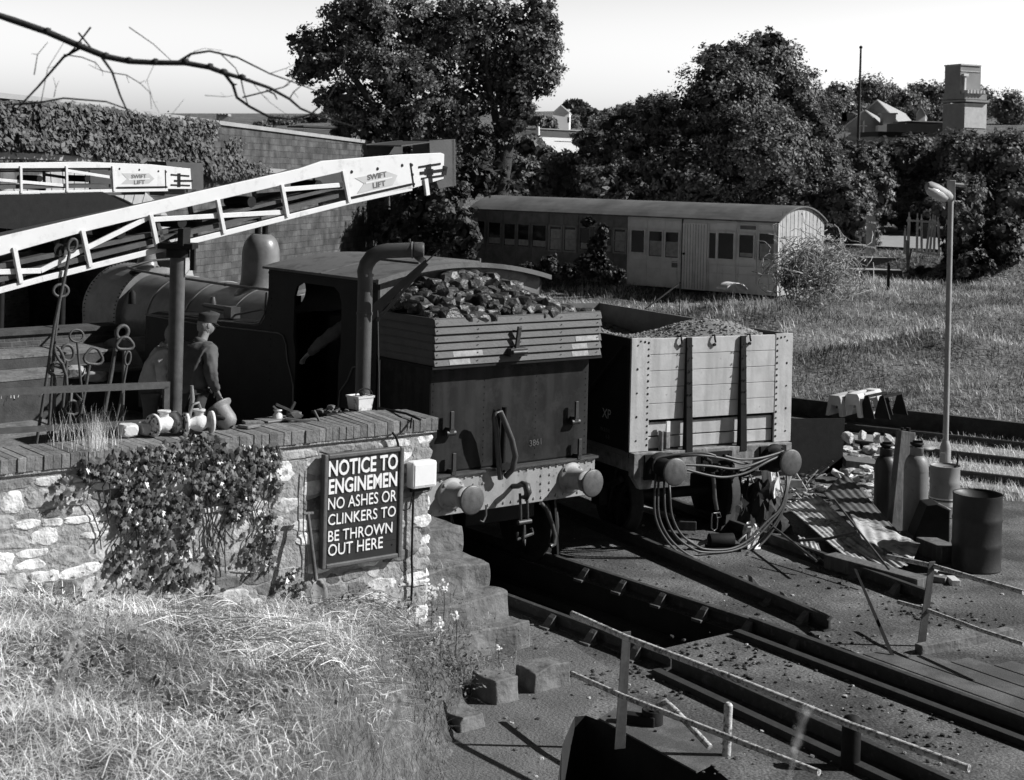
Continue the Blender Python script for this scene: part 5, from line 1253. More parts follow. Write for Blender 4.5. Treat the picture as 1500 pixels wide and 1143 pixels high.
# ---------- rail frame and fire irons ----------
fr_ = thing('iron_railing', 'rectangular iron rail frame behind the left end of the wall', 'railing', LF @ Matrix.Translation((-1.3, 6, 1.08)))
Q = lambda px, py, u=-1.3: onp(LF, 0, u, px, py)
mb = MB(LF); mb.beam(Q(-40, 576), Q(248, 564), .03, .055); mb.build('top_rail', 'flat_bar', fr_)
mb = MB(LF); mb.beam(Q(-40, 634), Q(230, 618), .03, .045); mb.build('lower_rail', 'flat_bar', fr_)
for x in (244, -20): 
    mb = MB(LF); a = Q(x, 566 if x > 0 else 575); mb.beam((a.x, a.y, 1.08), a, .05, .03); mb.build('upright', 'flat_bar', fr_)
FG = 'fire irons racked behind the wall'
def iron(lab, loop, rod, u=-1.05, r=.013, tri=False):
    cx, cy_, rx, ry, rot = loop; c = Q(cx, cy_, u); k = 12.3 / 2250; o = thing('fire_iron', lab, 'fire iron', LF @ Matrix.Translation((c.x, c.y, 1.08)), FG)
    ps = []
    for t in np.linspace(0, 2 * PI, 20, endpoint=False):
        x, y_ = rx * math.sin(t), -ry * math.cos(t)
        if tri: s = 1 + .13 * math.cos(3 * t); x *= s; y_ *= s
        ps.append(Q(cx + x * math.cos(rot) - y_ * math.sin(rot), cy_ + x * math.sin(rot) + y_ * math.cos(rot), u))
    mb = MB(LF); mb.tube(ps, r, 7, closed=True); mb.build('handle', 'flat_bar', o)
    mb = MB(LF); P_ = [Q(px, py, u) for px, py in rod]; d = (P_[-1] - P_[-2]); e = P_[-1] + d * ((1.1 - P_[-1].z) / d.z); e.x = u + .05; P_.append(e); mb.tube(P_, r * 1.05, 7); mb.build('rod', 'flat_bar', o)
iron('tallest fire iron with a long narrow loop reaching up to the conveyor', (106, 360, 6, 10, .3), [(102, 370), (94, 410), (80, 475), (66, 570)])
iron('tall fire iron with a wide round ring below the conveyor at far left', (89, 426, 11, 9, 0), [(88, 435), (80, 500), (72, 620)], u=-.95)
iron('fire iron with a clean round ring, in the middle of the rack', (112, 492, 10, 9, 0), [(113, 501), (117, 545), (124, 616)], r=.010)
iron('fire iron with an oval loop and thick neck left of centre in the rack', (99, 517, 9, 12, -.1), [(98, 529), (95, 560), (88, 640)], r=.014)
iron('fire iron with an open hooked end beside the thick necked one', (87, 520, 4, 14, -.45), [(91, 532), (97, 550), (100, 600)], r=.013, u=-1.12)
iron('fire iron with a broad pear shaped loop, right of centre in the rack', (137, 523, 13, 12, .1), [(131, 535), (127, 560), (112, 640)], r=.013, tri=True)
iron('stout bundle iron with a rounded loop at the top right of the rack', (179, 487, 8, 10, .5), [(172, 494), (166, 530), (148, 632)], r=.018)
iron('fire iron with a heart shaped loop at the right end of the rack', (183, 504, 12, 9, 0), [(182, 514), (181, 560), (178, 640)], r=.014, tri=True, u=-1.1)
iron('fire iron with a dark triangular loop low at the left of the rack', (83, 541, 11, 9, .1), [(80, 550), (80, 580), (77, 640)], r=.015, tri=True)
iron('short fire iron with a small triangular loop below the upper rail', (105, 598, 9, 10, .2), [(110, 605), (118, 585), (105, 570), (100, 640)], r=.013, tri=True, u=-1.15)
iron('thin fire iron leaning at the right end behind the heart shaped loop', (187, 525, 4, 10, .15), [(186, 535), (176, 590), (165, 640)], r=.010, u=-1.2)
# ================= people =================
def skinmesh(name, nodes, edges, m, parent, lv=2, root=0, disp=None):
    me = bpy.data.meshes.new(name); bm = bmesh.new(); lay = bm.verts.layers.skin.verify(); vs = []
    Mi = rootM(parent).inverted() if parent else Matrix.Identity(4)
    for i, (p, r) in enumerate(nodes):
        v = bm.verts.new(p); v[lay].radius = (r, r) if not isinstance(r, tuple) else r; v[lay].use_root = (i == root); vs.append(v)
    for a, b in edges: bm.edges.new((vs[a], vs[b]))
    bm.to_mesh(me); bm.free(); me.materials.append(MATS[m]); o = bpy.data.objects.new(name, me); COL.objects.link(o)
    if parent: o.parent = parent; WM[o.name] = rootM(parent)
    s = o.modifiers.new('s', 'SKIN'); s.use_smooth_shade = True; b = o.modifiers.new('b', 'SUBSURF'); b.levels = lv; b.render_levels = lv
    if disp:
        tx = bpy.data.textures.new(name + '_folds', 'CLOUDS'); tx.noise_scale = disp[0]; d = o.modifiers.new('d', 'DISPLACE'); d.texture = tx; d.strength = disp[1]; d.mid_level = .5
    return o
def person(label, M, J, jacket, trousers, cap=None, hair='hair_grey', hairlong=False):
    """J: joints in local coordinates x right, y forward, z up"""
    P = thing('person', label, 'person', M)
    d = dict(pel=(0, 0, .96), bel=(0, .0, 1.1), che=(0, .01, 1.3), nb=(0, 0, 1.47), nk=(0, .02, 1.54), sl=(-.19, 0, 1.43), sr=(.19, 0, 1.43), el=(-.25, -.03, 1.15), er=(.25, -.03, 1.15),
             wl=(-.22, .1, .92), wr=(.22, .1, .92), hl=(-.1, 0, .9), hr=(.1, 0, .9), kl=(-.11, .02, .5), kr=(.11, .02, .5), al=(-.11, -.02, .09), ar=(.11, -.02, .09), tl=(-.12, .17, .04), tr=(.12, .17, .04), head=(0, .03, 1.66), yaw=0, nod=0)
    d.update(J); V_ = {k: Vector(v) for k, v in d.items() if isinstance(v, tuple)}
    N_ = [('pel', .12), ('bel', .115), ('che', .13), ('nb', .07), ('nk', .052), ('sl', .055), ('el', .042), ('wl', .028), ('sr', .055), ('er', .042), ('wr', .028), ('hl', .085), ('kl', .06), ('al', .042), ('tl', .035), ('hr', .085), ('kr', .06), ('ar', .042), ('tr', .035)]
    E_ = [(0, 1), (1, 2), (2, 3), (3, 4), (2, 5), (5, 6), (6, 7), (2, 8), (8, 9), (9, 10), (0, 11), (11, 12), (12, 13), (13, 14), (0, 15), (15, 16), (16, 17), (17, 18)]
    nodes = [(V_[k], r) for k, r in N_]
    hd = V_['head']; nodes.append((hd + Vector((0, -.01, -.02)), .07)); E_.append((4, 19)); nodes.append((hd + Vector((0, 0, .06)), .072)); E_.append((19, 20))
    for s, w_, e_ in ((-1, 7, 'el'), (1, 10, 'er')):   # hands with five fingers
        wv = nodes[w_][0]; dr = (wv - V_[e_]).normalized(); sd = Vector((dr.y, -dr.x, 0)); sd = (sd if sd.length > .1 else Vector((1, 0, 0))).normalized(); dn = dr.cross(sd)
        pm = wv + dr * .055; i0 = len(nodes); nodes.append((pm, (.034, .018))); E_.append((w_, i0))
        for k, (o_, L_) in enumerate(((-.03, .06), (-.01, .072), (.01, .078), (.03, .07))):
            j = len(nodes); nodes.append((pm + dr * .035 + sd * o_, .0095)); E_.append((i0, j)); nodes.append((pm + dr * (.035 + L_ * .55) + sd * o_ * 1.1 + dn * .012, .0085)); nodes.append((pm + dr * (.03 + L_) + sd * o_ * 1.1 + dn * .035, .0075)); E_ += [(j, j + 1), (j + 1, j + 2)]
        j = len(nodes); nodes.append((wv + dr * .03 - sd * .035, .011)); nodes.append((wv + dr * .075 - sd * .055 + dn * .02, .009)); E_ += [(w_, j), (j, j + 1)]
    body = skinmesh('body', nodes, E_, 'skin', P)
    # head with features, in the same figure
    yaw = Matrix.Rotation(d['yaw'], 3, 'Z') @ Matrix.Rotation(d['nod'], 3, 'X')
    bm = bmesh.new(); bmesh.ops.create_uvsphere(bm, u_segments=32, v_segments=24, radius=1); vs = []
    for v in bm.verts:
        p = v.co.copy(); x, y_, z = p
        q = Vector((x * .076, y_ * .096, z * .118))
        if z < 0: q.x *= 1 - .28 * z * z; q.y *= (1 - .12 * z * z)
        if y_ > .3:
            g_ = math.exp(-(x / .16) ** 2); q.y += .022 * g_ * math.exp(-((z + .12) / .2) ** 2) + .006 * g_ * math.exp(-((z + .85) / .15) ** 2)
            q.y -= .012 * math.exp(-((abs(x) - .38) / .16) ** 2 - ((z - .1) / .13) ** 2); q.y += .007 * math.exp(-(x / .25) ** 2 - ((z + .48) / .07) ** 2) - .004 * math.exp(-(x / .25) ** 2 - ((z + .56) / .03) ** 2)
            q.y += .006 * math.exp(-((z - .3) / .1) ** 2)
        if y_ < -.2: q.y -= .008
        vs.append(hd + Vector((0, .01, .02)) + yaw @ q)
    fs = [[v.index for v in f.verts] for f in bm.faces]; bm.free()
    mb = MB(M); mb.add(vs, fs, True)
    for s in (-1, 1): mb.rock(hd + Vector((0, .01, .02)) + yaw @ Vector((s * .078, -.005, .0)), (.009, .02, .032), 1, 2, .05, R=yaw, smooth=True)
    mb.build('head', 'skin', body)
    mb = MB(M); bm = bmesh.new(); bmesh.ops.create_uvsphere(bm, u_segments=28, v_segments=20, radius=1); vs = []; keep = []
    for v in bm.verts:
        x, y_, z = v.co; k = 1.06 + .03 * noise.noise(v.co * 6)
        vs.append(hd + Vector((0, .01, .02)) + yaw @ Vector((x * .078 * k, y_ * .1 * k, z * .12 * k)))
    fs = [[v.index for v in f.verts] for f in bm.faces if not (f.calc_center_median().y > .25 and f.calc_center_median().z < .55) and f.calc_center_median().z > -.55]; bm.free(); mb.add(vs, fs, True)
    mb.build('hair', hair, P)
    # clothes follow the same joints
    jn = [('pel', .19), ('bel', .185), ('che', .2), ('nb', .1), ('sl', .095), ('el', .075), ('wl', .052), ('sr', .095), ('er', .075), ('wr', .052)]
    je = [(0, 1), (1, 2), (2, 3), (2, 4), (4, 5), (5, 6), (2, 7), (7, 8), (8, 9)]
    nj = [(V_[k] + (Vector((0, 0, -.08)) if k == 'pel' else Vector()), r) for k, r in jn]
    for i, e_ in ((6, 'el'), (9, 'er')): nj[i] = (nj[i][0].lerp(V_[e_], .12), nj[i][1])
    skinmesh('jacket', nj, je, jacket, P, 3, 0, (.07, .035))
    mb = MB(M); mb.lathe([(.075, -.02), (.082, .0), (.075, .03), (.066, .035)], V_['nb'] + Vector((0, .0, .02)), V_['nk'] - V_['nb'], 20, cap=False); mb.build('collar', jacket, P)
    tn_ = [('pel', .13), ('hl', .105), ('kl', .08), ('al', .07), ('hr', .105), ('kr', .08), ('ar', .07)]
    nt_ = [(V_[k], r) for k, r in tn_]; skinmesh('trousers', nt_, [(0, 1), (1, 2), (2, 3), (0, 4), (4, 5), (5, 6)], trousers, P, 2, 0, (.1, .03))
    for s in ('l', 'r'):
        skinmesh('boot', [(V_['a' + s] + Vector((0, -.03, 0)), .055), (V_['t' + s], .045), (V_['a' + s] + Vector((0, 0, .1)), .06)], [(0, 1), (0, 2)], 'iron_black', P, 2, 0)
    if cap:
        mb = MB(M); o_ = hd + Vector((0, .01, .02)); R_c = yaw
        up = R_c @ Vector((0, -.12, 1)).normalized(); c = o_ + R_c @ Vector((0, 0, .035))
        n_ = 28; vs = []; prof = [(1.0, 0, 0), (1.03, .03, 0), (1.12, .075, .01), (1.1, .095, .012), (.6, .11, .01), (.02, .115, .01)]
        for k_, h_, f_ in prof:
            for j in range(n_):
                a = 2 * PI * j / n_; vs.append(c + R_c @ Vector((.085 * k_ * math.cos(a), .104 * k_ * math.sin(a) + f_, h_ + (.012 * math.sin(a) if h_ > .05 else 0))))
        mb.add(vs, [(i * n_ + j, i * n_ + (j + 1) % n_, (i + 1) * n_ + (j + 1) % n_, (i + 1) * n_ + j) for i in range(len(prof) - 1) for j in range(n_)], True)
        cp_ = mb.build('cap', 'cloth_dark', P)
        mb = MB(M); vs = []
        for r0 in (1.0, 1.5):
            for j in range(13):
                a = PI * (.12 + .76 * j / 12); vs.append(c + R_c @ Vector((.085 * (1 if r0 == 1 else 1.02) * math.cos(a), .104 * math.sin(a) * r0, .005 - (.035 if r0 > 1 else 0) * math.sin(a))))
        mb.add(vs, [(j, j + 1, 14 + j, 13 + j) for j in range(12)], True); pk = mb.build('peak', 'iron_black', cp_); so = pk.modifiers.new('t', 'SOLIDIFY'); so.thickness = .005
    return P
def pm(px, py, D, facing, z=1.08, s=1.0):
    p = W(px, py, D); return Matrix.Translation((p.x, p.y, z)) @ Matrix.Rotation(facing - PI / 2, 4, 'Z') @ Matrix.Scale(s, 4)
person('man in a dark peaked cap and work jacket seen from behind beside the locomotive tank', pm(281, 500, 17.0, math.radians(52), s=1.03),
       dict(bel=(0, .03, 1.1), che=(0, .09, 1.29), nb=(0, .12, 1.46), nk=(0, .15, 1.52), head=(0, .19, 1.64), sl=(-.19, .1, 1.41), sr=(.19, .1, 1.41), er=(.27, .04, 1.14), wr=(.2, .2, .95), el=(-.26, .06, 1.14), wl=(-.16, .28, 1.0), yaw=-.35, nod=-.15), 'cloth_jacket', 'cloth_dark', cap=True, hair='hair_grey')
person('man in a light shirt and dark overalls half hidden behind the steel pole', pm(222, 500, 17.3, math.radians(12), s=.98),
       dict(bel=(0, .03, 1.1), che=(0, .1, 1.27), nb=(0, .16, 1.44), nk=(0, .19, 1.49), head=(0, .24, 1.6), sl=(-.19, .13, 1.39), sr=(.19, .13, 1.39), er=(.24, .12, 1.12), wr=(.18, .3, 1.05), el=(-.24, .12, 1.12), wl=(-.1, .34, 1.02), nod=-.2), 'cloth_light', 'cloth_overall', hair='hair_grey')
# overall straps are part of his dress
q = LF @ Matrix.Translation((2.35, .78, 1.34)) @ Matrix.Rotation(-PI / 2 + .25, 4, 'Z')
person('engine driver in a dark shirt resting one arm on the cab side sheet', q,
       dict(bel=(0, .04, 1.1), che=(0, .08, 1.3), sl=(-.19, .1, 1.38), el=(-.33, .36, 1.17), wl=(-.3, .62, .98), sr=(.19, .06, 1.42)), 'cloth_jacket', 'cloth_dark', cap=True, hair='hair_dark')
# ================= stone bridge with ivy =================
a_, b_ = W(60, 150, 30), W(515, 207, 48); BA = math.atan2(b_.y - a_.y, b_.x - a_.x)
BF = frame(a_.x, a_.y, BA); BL = math.hypot(b_.x - a_.x, b_.y - a_.y)
br = thing('stone_bridge', 'long stone road bridge wall with a dark arch, partly clothed in ivy', 'bridge', BF)
s0, s1_ = -14, BL + 4; SC, SR = 1.5, 5.6; ZA = 4.05
def ztop(s): return 5.76 - .25 * max(0, s) / BL
def zarch(s):
    if abs(s - SC) >= SR: return -.1
    return -.1 + (ZA + .1) * math.sqrt(max(0, 1 - ((s - SC) / SR) ** 2)) ** .8
ss_ = sorted(set(list(np.linspace(s0, SC - SR, 8)) + [SC - SR * math.cos(t) for t in np.linspace(0, PI, 33)] + list(np.linspace(SC + SR, s1_, 12))))
mb = MB(BF); n = len(ss_)
for i in range(n - 1):
    a, b = ss_[i], ss_[i + 1]; za, zb = zarch(a), zarch(b)
    mb.add([(a, 0, za), (b, 0, zb), (b, 0, ztop(b)), (a, 0, ztop(a))], [(0, 1, 2, 3)])
    mb.add([(a, .5, za), (b, .5, zb), (b, .5, ztop(b)), (a, .5, ztop(a))], [(3, 2, 1, 0)])
    mb.add([(a, 0, za), (b, 0, zb), (b, .5, zb), (a, .5, za)], [(3, 2, 1, 0)])
    if abs((a + b) / 2 - SC) < SR:
        sk = 4.6
        mb.add([(a, .5, za), (b, .5, zb), (b + sk, 7, zb), (a + sk, 7, za)], [(3, 2, 1, 0)])
mb.build('masonry', 'bridge_stone', br, fixn=False)
mb = MB(BF); m2 = MB(BF)
for i in range(n - 1):
    a, b = ss_[i], ss_[i + 1]; mb.hexa([(a, -.06, ztop(a)), (b, -.06, ztop(b)), (b, .56, ztop(b)), (a, .56, ztop(a)), (a, -.06, ztop(a) + .1), (b, -.06, ztop(b) + .1), (b, .56, ztop(b) + .1), (a, .56, ztop(a) + .1)])
    m2.hexa([(a, -.03, ztop(a) - 1.12), (b, -.03, ztop(b) - 1.12), (b, 0, ztop(b) - 1.12), (a, 0, ztop(a) - 1.12), (a, -.05, ztop(a) - 1.0), (b, -.05, ztop(b) - 1.0), (b, 0, ztop(b) - 1.0), (a, 0, ztop(a) - 1.0)])
mb.build('coping', 'far_stone', br); m2.build('string_course', 'far_stone', br)
mb = MB(BF); pts = [(SC - SR * math.cos(t)) for t in np.linspace(0.05, PI - .05, 40)]
for a, b in zip(pts, pts[1:]):
    za, zb = zarch(a), zarch(b); mb.tone = random.uniform(.8, 1.3); dz = .42
    na = Vector((a - SC, 0, za * 1.3)).normalized() * dz; nb_ = Vector((b - SC, 0, zb * 1.3)).normalized() * dz
    A_ = Vector((a, -.05, za)); B_ = Vector((b, -.05, zb)); g_ = (B_ - A_) * .04
    mb.hexa([A_ + g_, B_ - g_, B_ - g_ + Vector((0, .06, 0)), A_ + g_ + Vector((0, .06, 0)), A_ + na + g_, B_ + nb_ - g_, B_ + nb_ + Vector((0, .06, 0)), A_ + na + Vector((0, .06, 0))])
mb.build('arch_ring', 'concrete', br)
mb = MB(BF); mb.bx(-14, 16, 7, 7.3, -.2, 4.8); mb.build('arch_sky_blocker', 'arch_brick', br)  # made-up wall behind the barrel, blocks the sky so the arch stays dark
iv = thing('ivy', 'dense ivy covering the upper left of the stone bridge', 'ivy', BF)
IB = [([(-60, 152), (60, 152), (140, 158), (215, 172), (300, 178), (292, 200), (300, 215), (306, 235), (345, 240), (385, 250), (330, 262), (308, 258), (280, 240), (220, 238), (160, 232), (100, 222), (50, 218), (-60, 218)], 21000), ([(270, 175), (322, 178), (318, 200), (300, 230), (285, 235)], 900), ([(300, 218), (400, 248), (380, 256), (318, 260), (300, 250)], 1000), ([(335, 225), (345, 200), (352, 205), (350, 230), (362, 245), (330, 246)], 260)]
C = []
for P, cnt in IB:
    xs = [p[0] for p in P]; ys_ = [p[1] for p in P]; k = 0
    while k < cnt:
        px = random.uniform(min(xs), max(xs)); py = random.uniform(min(ys_) - 3, max(ys_) + 4)
        if not inpoly(px + random.gauss(0, 4), py + random.gauss(0, 3), P): k += .05; continue
        k += 1; d_ = abs(random.gauss(0, .12)) + .25 * max(0, noise.noise(Vector((px * .04, py * .04, 2)))); q = onp(BF, 1, -.02 - d_, px, py)
        C.append(BF @ q)
C = np.array([list(c) for c in C]); nr = np.array(BF.to_3x3() @ Vector((0, -1, .5)))
fastmesh('leaves', cards(C, rng.uniform(.035, .085, len(C)), nr, 1.0, .65), 4, 'leaf_ivy', iv, tones=rng.uniform(.4, 1.5, len(C)))
# low brick platform wall beyond the fire irons
pw = thing('brick_platform', 'low brick edged platform with pale grass tufts under the bridge', 'platform', G(200, 505, .9).freeze() and Matrix.Translation(G(150, 520, .3)))
A_, B_ = onw(LF, 1, 4.9, 60, 480), onw(LF, 1, 2.4, 185, 505)
A_ = W(20, 472, 22.5); B_ = W(178, 494, 23.8)
mb = MB(); d = (B_ - A_); d.z = 0; nn_ = Vector((d.y, -d.x, 0)).normalized()
ang = math.atan2(d.y, d.x); PF = frame(A_.x, A_.y, ang)
pw.matrix_basis = PF; WM[pw.name] = PF.copy(); Lp = d.length
mb = MB(PF); mb.hexa([(-8, 0, 0), (Lp, 0, 0), (Lp, 3, 0), (-8, 3, 0), (-8, 0, A_.z + .8), (Lp, 0, B_.z), (Lp, 3, B_.z), (-8, 3, A_.z + .8)]) if False else mb.bx(-8, Lp, 0, .4, 0, (A_.z + B_.z) / 2 - .03)
mb.build('wall', 'deck_brick', pw)
mb = MB(PF); mb.bx(-8, Lp + .05, -.05, .45, (A_.z + B_.z) / 2 - .03, (A_.z + B_.z) / 2 + .03); mb.build('edge_slab', 'kerb_dark', pw)
zz = (A_.z + B_.z) / 2
mb = MB(PF)
for (dz, dy) in ((-.22, -.01), (-.40, -.9)): mb.bx(-8, Lp + .4 + dz, dy - .89, dy, 0, zz + dz - .03)
mb.build('lower_wall', 'kerb_dark', pw)
mb = MB(PF)
for (dz, dy) in ((-.22, -.03), (-.40, -.92)): mb.bx(-8, Lp + .38 + dz, dy - .88, dy, zz + dz - .029, zz + dz)
mb.build('ledge', 'step_stone', pw)
for k, (px, py, s, lab) in enumerate(((112, 545, .13, 'pale stone on the ledge behind the middle fire irons'), (140, 552, .11, 'grey stone on the ledge behind the pear shaped iron'))):
    p = W(px, py, 21.3); mb = MB(); mb.rock(p, (s * 1.5, s, s * .7), 80 + k, 2, .3); setp(mb.build('stone_block', 'concrete'), lab, 'stone', 'stones behind the fire irons')
# ================= grounded coach body =================
kb = W(1136, 434, 41.7); KF = frame(kb.x, kb.y, math.atan2(.65, -.76), kb.z)
ck = thing('coach_body', 'old wooden coach body on the grass, pale right half and dark left half', 'coach', KF)
Pk = lambda px, py: onp(KF, 1, 0, px, py)
LK = 11.3; hE = Pk(1140, 326).z; xs_ = Pk(919, 380).x; xL = Pk(691, 330).x; LK = xL
mb = MB(KF); mb.bx(0, xs_, -2.5, 0, .0, hE); mb.build('pale_side', 'coach_pale', ck)
mb = MB(KF); mb.bx(xs_, LK, -2.5, 0.01, .0, hE); mb.build('dark_side', 'coach_dark', ck)
mb = MB(KF); arc = [( -2.5 * i / 16, hE + .42 * (1 - ((i / 8) - 1) ** 2)) for i in range(17)]
mb.prism([(-.01, 0, 0)] + [(-.01, a, b) for a, b in arc] + [(-.01, -2.5, 0)], (-.03, 0, 0)); e_ = mb.build('end_boards', 'coach_end', ck)
mb = MB(KF)
for i in range(1, 12): mb.bx(-.045, -.04, -2.5 * i / 12 - .006, -2.5 * i / 12 + .006, .05, hE + .3)
mb.build('board_gap', 'iron_black', e_)
def roofmesh(mb, x0, x1, ov, th):
    n_ = 16; vs = []; 
    for x in (x0, x1):
        for k in (0, 1):
            for i in range(n_ + 1):
                y = ov + (-2.5 - 2 * ov) * i / n_; t = (i / (n_ / 2)) - 1; vs.append((x, y, hE + .02 + .43 * (1 - t * t) - k * th))
    a = lambda iu, k, i: (iu * 2 + k) * (n_ + 1) + i; fs = []
    for i in range(n_): fs += [(a(0, 0, i), a(0, 0, i + 1), a(1, 0, i + 1), a(1, 0, i)), (a(0, 1, i), a(1, 1, i), a(1, 1, i + 1), a(0, 1, i + 1)), (a(0, 0, i), a(0, 1, i), a(0, 1, i + 1), a(0, 0, i + 1)), (a(1, 0, i), a(1, 0, i + 1), a(1, 1, i + 1), a(1, 1, i))]
    fs += [(a(0, 0, 0), a(1, 0, 0), a(1, 1, 0), a(0, 1, 0)), (a(0, 0, n_), a(0, 1, n_), a(1, 1, n_), a(1, 0, n_))]; mb.add(vs, fs, False)
mb = MB(KF); roofmesh(mb, -.12, LK + .1, .08, .04); mb.build('roof', 'coach_roof', ck)
cx6 = lambda x: 660 + x / 2.5
cy6 = lambda y: 270 + y / 2.5
WN = [(665, 168, 710, 250, 'p'), (730, 172, 775, 265, 'c'), (790, 175, 835, 270, 'c'), (950, 178, 972, 272, 'p'), (983, 178, 1037, 275, 'p'), (1060, 185, 1110, 270, 'f'), (1133, 180, 1185, 280, 'c'),
      (90, 135, 125, 220, 'd'), (143, 140, 183, 220, 'd'), (200, 145, 237, 225, 'd'), (250, 147, 287, 228, 'd'), (303, 150, 350, 232, 'd'), (367, 155, 405, 243, 'w'), (420, 157, 458, 245, 'w'), (478, 160, 510, 240, 'd'), (550, 165, 590, 250, 'd'), (603, 165, 640, 250, 'w')]
for (a, b, c, d, k) in WN:
    p0, p1 = Pk(cx6(a), cy6(b)), Pk(cx6(c), cy6(d)); x0, x1 = min(p0.x, p1.x), max(p0.x, p1.x); z0_, z1_ = min(p0.z, p1.z), max(p0.z, p1.z)
    pale = x1 < xs_; fm = 'coach_pale' if pale else ('coach_dark' if k != 'w' else 'concrete'); f = .05
    mb = MB(KF)
    for q in ((x0 - f, x0, z0_ - f, z1_ + f), (x1, x1 + f, z0_ - f, z1_ + f), (x0, x1, z0_ - f, z0_), (x0, x1, z1_, z1_ + f)): mb.bx(q[0], q[1], .011, .05, q[2], q[3])
    if k == 'w': mb.bx(x0, x1, .012, .04, (z0_ + z1_) / 2 - .02, (z0_ + z1_) / 2 + .02)
    w_ = mb.build('window', fm, ck, bevel=.01)
    mb = MB(KF); mb.bx(x0, x1, .012, .018, z0_, z1_); mb.build('pane', 'window_dark' if k in 'pdf' else 'window_dark', w_)
    if k != 'p':
        mb = MB(KF); h_ = z1_ - z0_; f_ = dict(w=.9, c=.62, d=.3, f=.2)[k]; mb.bx(x0 + .02, x1 - .02, .019, .022, z0_ + .02, z0_ + h_ * f_); mb.build('curtain', 'curtain', w_)
mb = MB(KF)
zq = [Pk(1000, cy6(288)).z, Pk(1000, cy6(318)).z]
def vb(px, t=.03): x = Pk(px, 380).x; mb.bx(x - t / 2, x + t / 2, .012, .035, .05, hE)
for px in (cx6(650), cx6(718), cx6(845), cx6(945), cx6(1045), cx6(1120), cx6(1200)): vb(px)
for z in zq: mb.bx(0, Pk(cx6(945), 380).x, .012, .032, z - .015, z + .015); mb.bx(Pk(cx6(845), 380).x, xs_, .012, .032, z - .015, z + .015)
mb.bx(0, xs_, .012, .04, hE - .1, hE - .07); mb.build('beading', 'coach_pale', ck, bevel=.005)
mb = MB(KF)
for px in (cx6(80), cx6(130), cx6(190), cx6(243), cx6(295), cx6(357), cx6(412), cx6(465), cx6(520), cx6(595)): vb(px)
for z in zq: mb.bx(xs_ + .02, LK, .012, .036, z - .02, z + .02)
mb.build('beading', 'coach_dark', ck)
xa, xb = Pk(cx6(850), 380).x, Pk(cx6(940), 380).x
mb = MB(KF); mb.bx(xb, xa, .012, .05, .0, hE - .12); dr_ = mb.build('door', 'coach_pale', ck)
mb = MB(KF)
for i in range(1, 9): x = xb + (xa - xb) * i / 9; mb.bx(x - .005, x + .005, .0505, .052, .03, hE - .15)
mb.bx(xa - .01, xa + .02, .02, .06, .0, hE); mb.build('board_gap', 'iron_black', dr_)
mb = MB(KF); mb.lathe([(.03, 0), (.03, .05)], (xa - .08, .05, 1.0), (0, 1, 0), 8); mb.build('handle', 'iron_black', dr_)
mb = MB(KF); mb.bx(Pk(cx6(832), 380).x, Pk(cx6(812), 380).x, .012, .03, Pk(990, cy6(305)).z, Pk(990, cy6(283)).z); mb.bx(Pk(cx6(1118), 380).x, Pk(cx6(1060), 380).x, .012, .03, Pk(1090, cy6(165)).z, Pk(1090, cy6(152)).z); mb.build('vent_panel', 'coach_dark', ck)
mb = MB(KF); mb.bx(-.02, LK, -2.4, -.02, -.35, -.02); mb.build('underframe', 'iron_black', ck)
for x in (.8, 2.2, 4.5, 6.5): 
    mb = MB(KF); mb.rock((x, -.05, -.18), (.16, .14, .16), int(x * 10), 2, .2); mb.build('block', 'concrete', ck)
# climbing plants on the coach, and bramble heap at its end
def cloud(name, m, ells, n, size, parent=None, tone=(.5, 1.5), up=.35, sub=55, fill=.25, gauss=.22, seed=0):
    """leaves gathered in clumps over the surface of ellipsoids (world coords)"""
    A = np.array([(e[3] * e[4] + e[4] * e[5] + e[3] * e[5]) for e in ells]); A = A / A.sum(); CC = []; NN = []; SS = []; TT = []
    for e, w_ in zip(ells, A):
        k = max(8, int(n * w_)); nc = max(4, k // sub); u_ = unit(rng.normal(size=(nc, 3))); rad = rng.uniform(.72, 1.06, (nc, 1)); c = np.array(e[:3]); r = np.array(e[3:6])
        cc = c + u_ * r * rad; nn_ = unit(u_ / r); idx = rng.integers(0, nc, k); g_ = gauss * min(r)
        ct = rng.uniform(.7, 1.25, nc)
        q = cc[idx] + rng.normal(size=(k, 3)) * g_ * np.array([.5, .5, .38]); CC.append(q); NN.append(unit(nn_[idx] + np.array([0, 0, up]))); SS.append(rng.uniform(.4, 1.5, k) * size); TT.append(rng.uniform(*tone, k) * ct[idx])
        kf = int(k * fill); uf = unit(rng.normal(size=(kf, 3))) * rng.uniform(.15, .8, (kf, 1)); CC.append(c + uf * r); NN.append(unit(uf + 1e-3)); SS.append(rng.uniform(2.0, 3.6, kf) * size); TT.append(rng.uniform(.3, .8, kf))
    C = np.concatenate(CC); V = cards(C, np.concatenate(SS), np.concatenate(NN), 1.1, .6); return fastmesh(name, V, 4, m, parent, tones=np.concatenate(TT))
def E(px, py, D, rx, ry, rd=None):
    p = W(px, py, D); k = D / CF; return (p.x, p.y, p.z, rx * k, (rd if rd else (rx + ry) / 2) * k, ry * k)
def bush(name, cat, label, m, specs, n, size, group=None, **kw):
    el = [E(*s) for s in specs]; zb = min(e[2] - e[5] for e in el); x = sum(e[0] for e in el) / len(el); y = sum(e[1] for e in el) / len(el)
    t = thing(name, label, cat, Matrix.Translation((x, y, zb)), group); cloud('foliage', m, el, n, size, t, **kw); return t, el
def trunkpart(t, pts, rs, name='trunk', m='bark'):
    mb = MB(); mb.tube(pts, rs, 10); return mb.build(name, m, t)
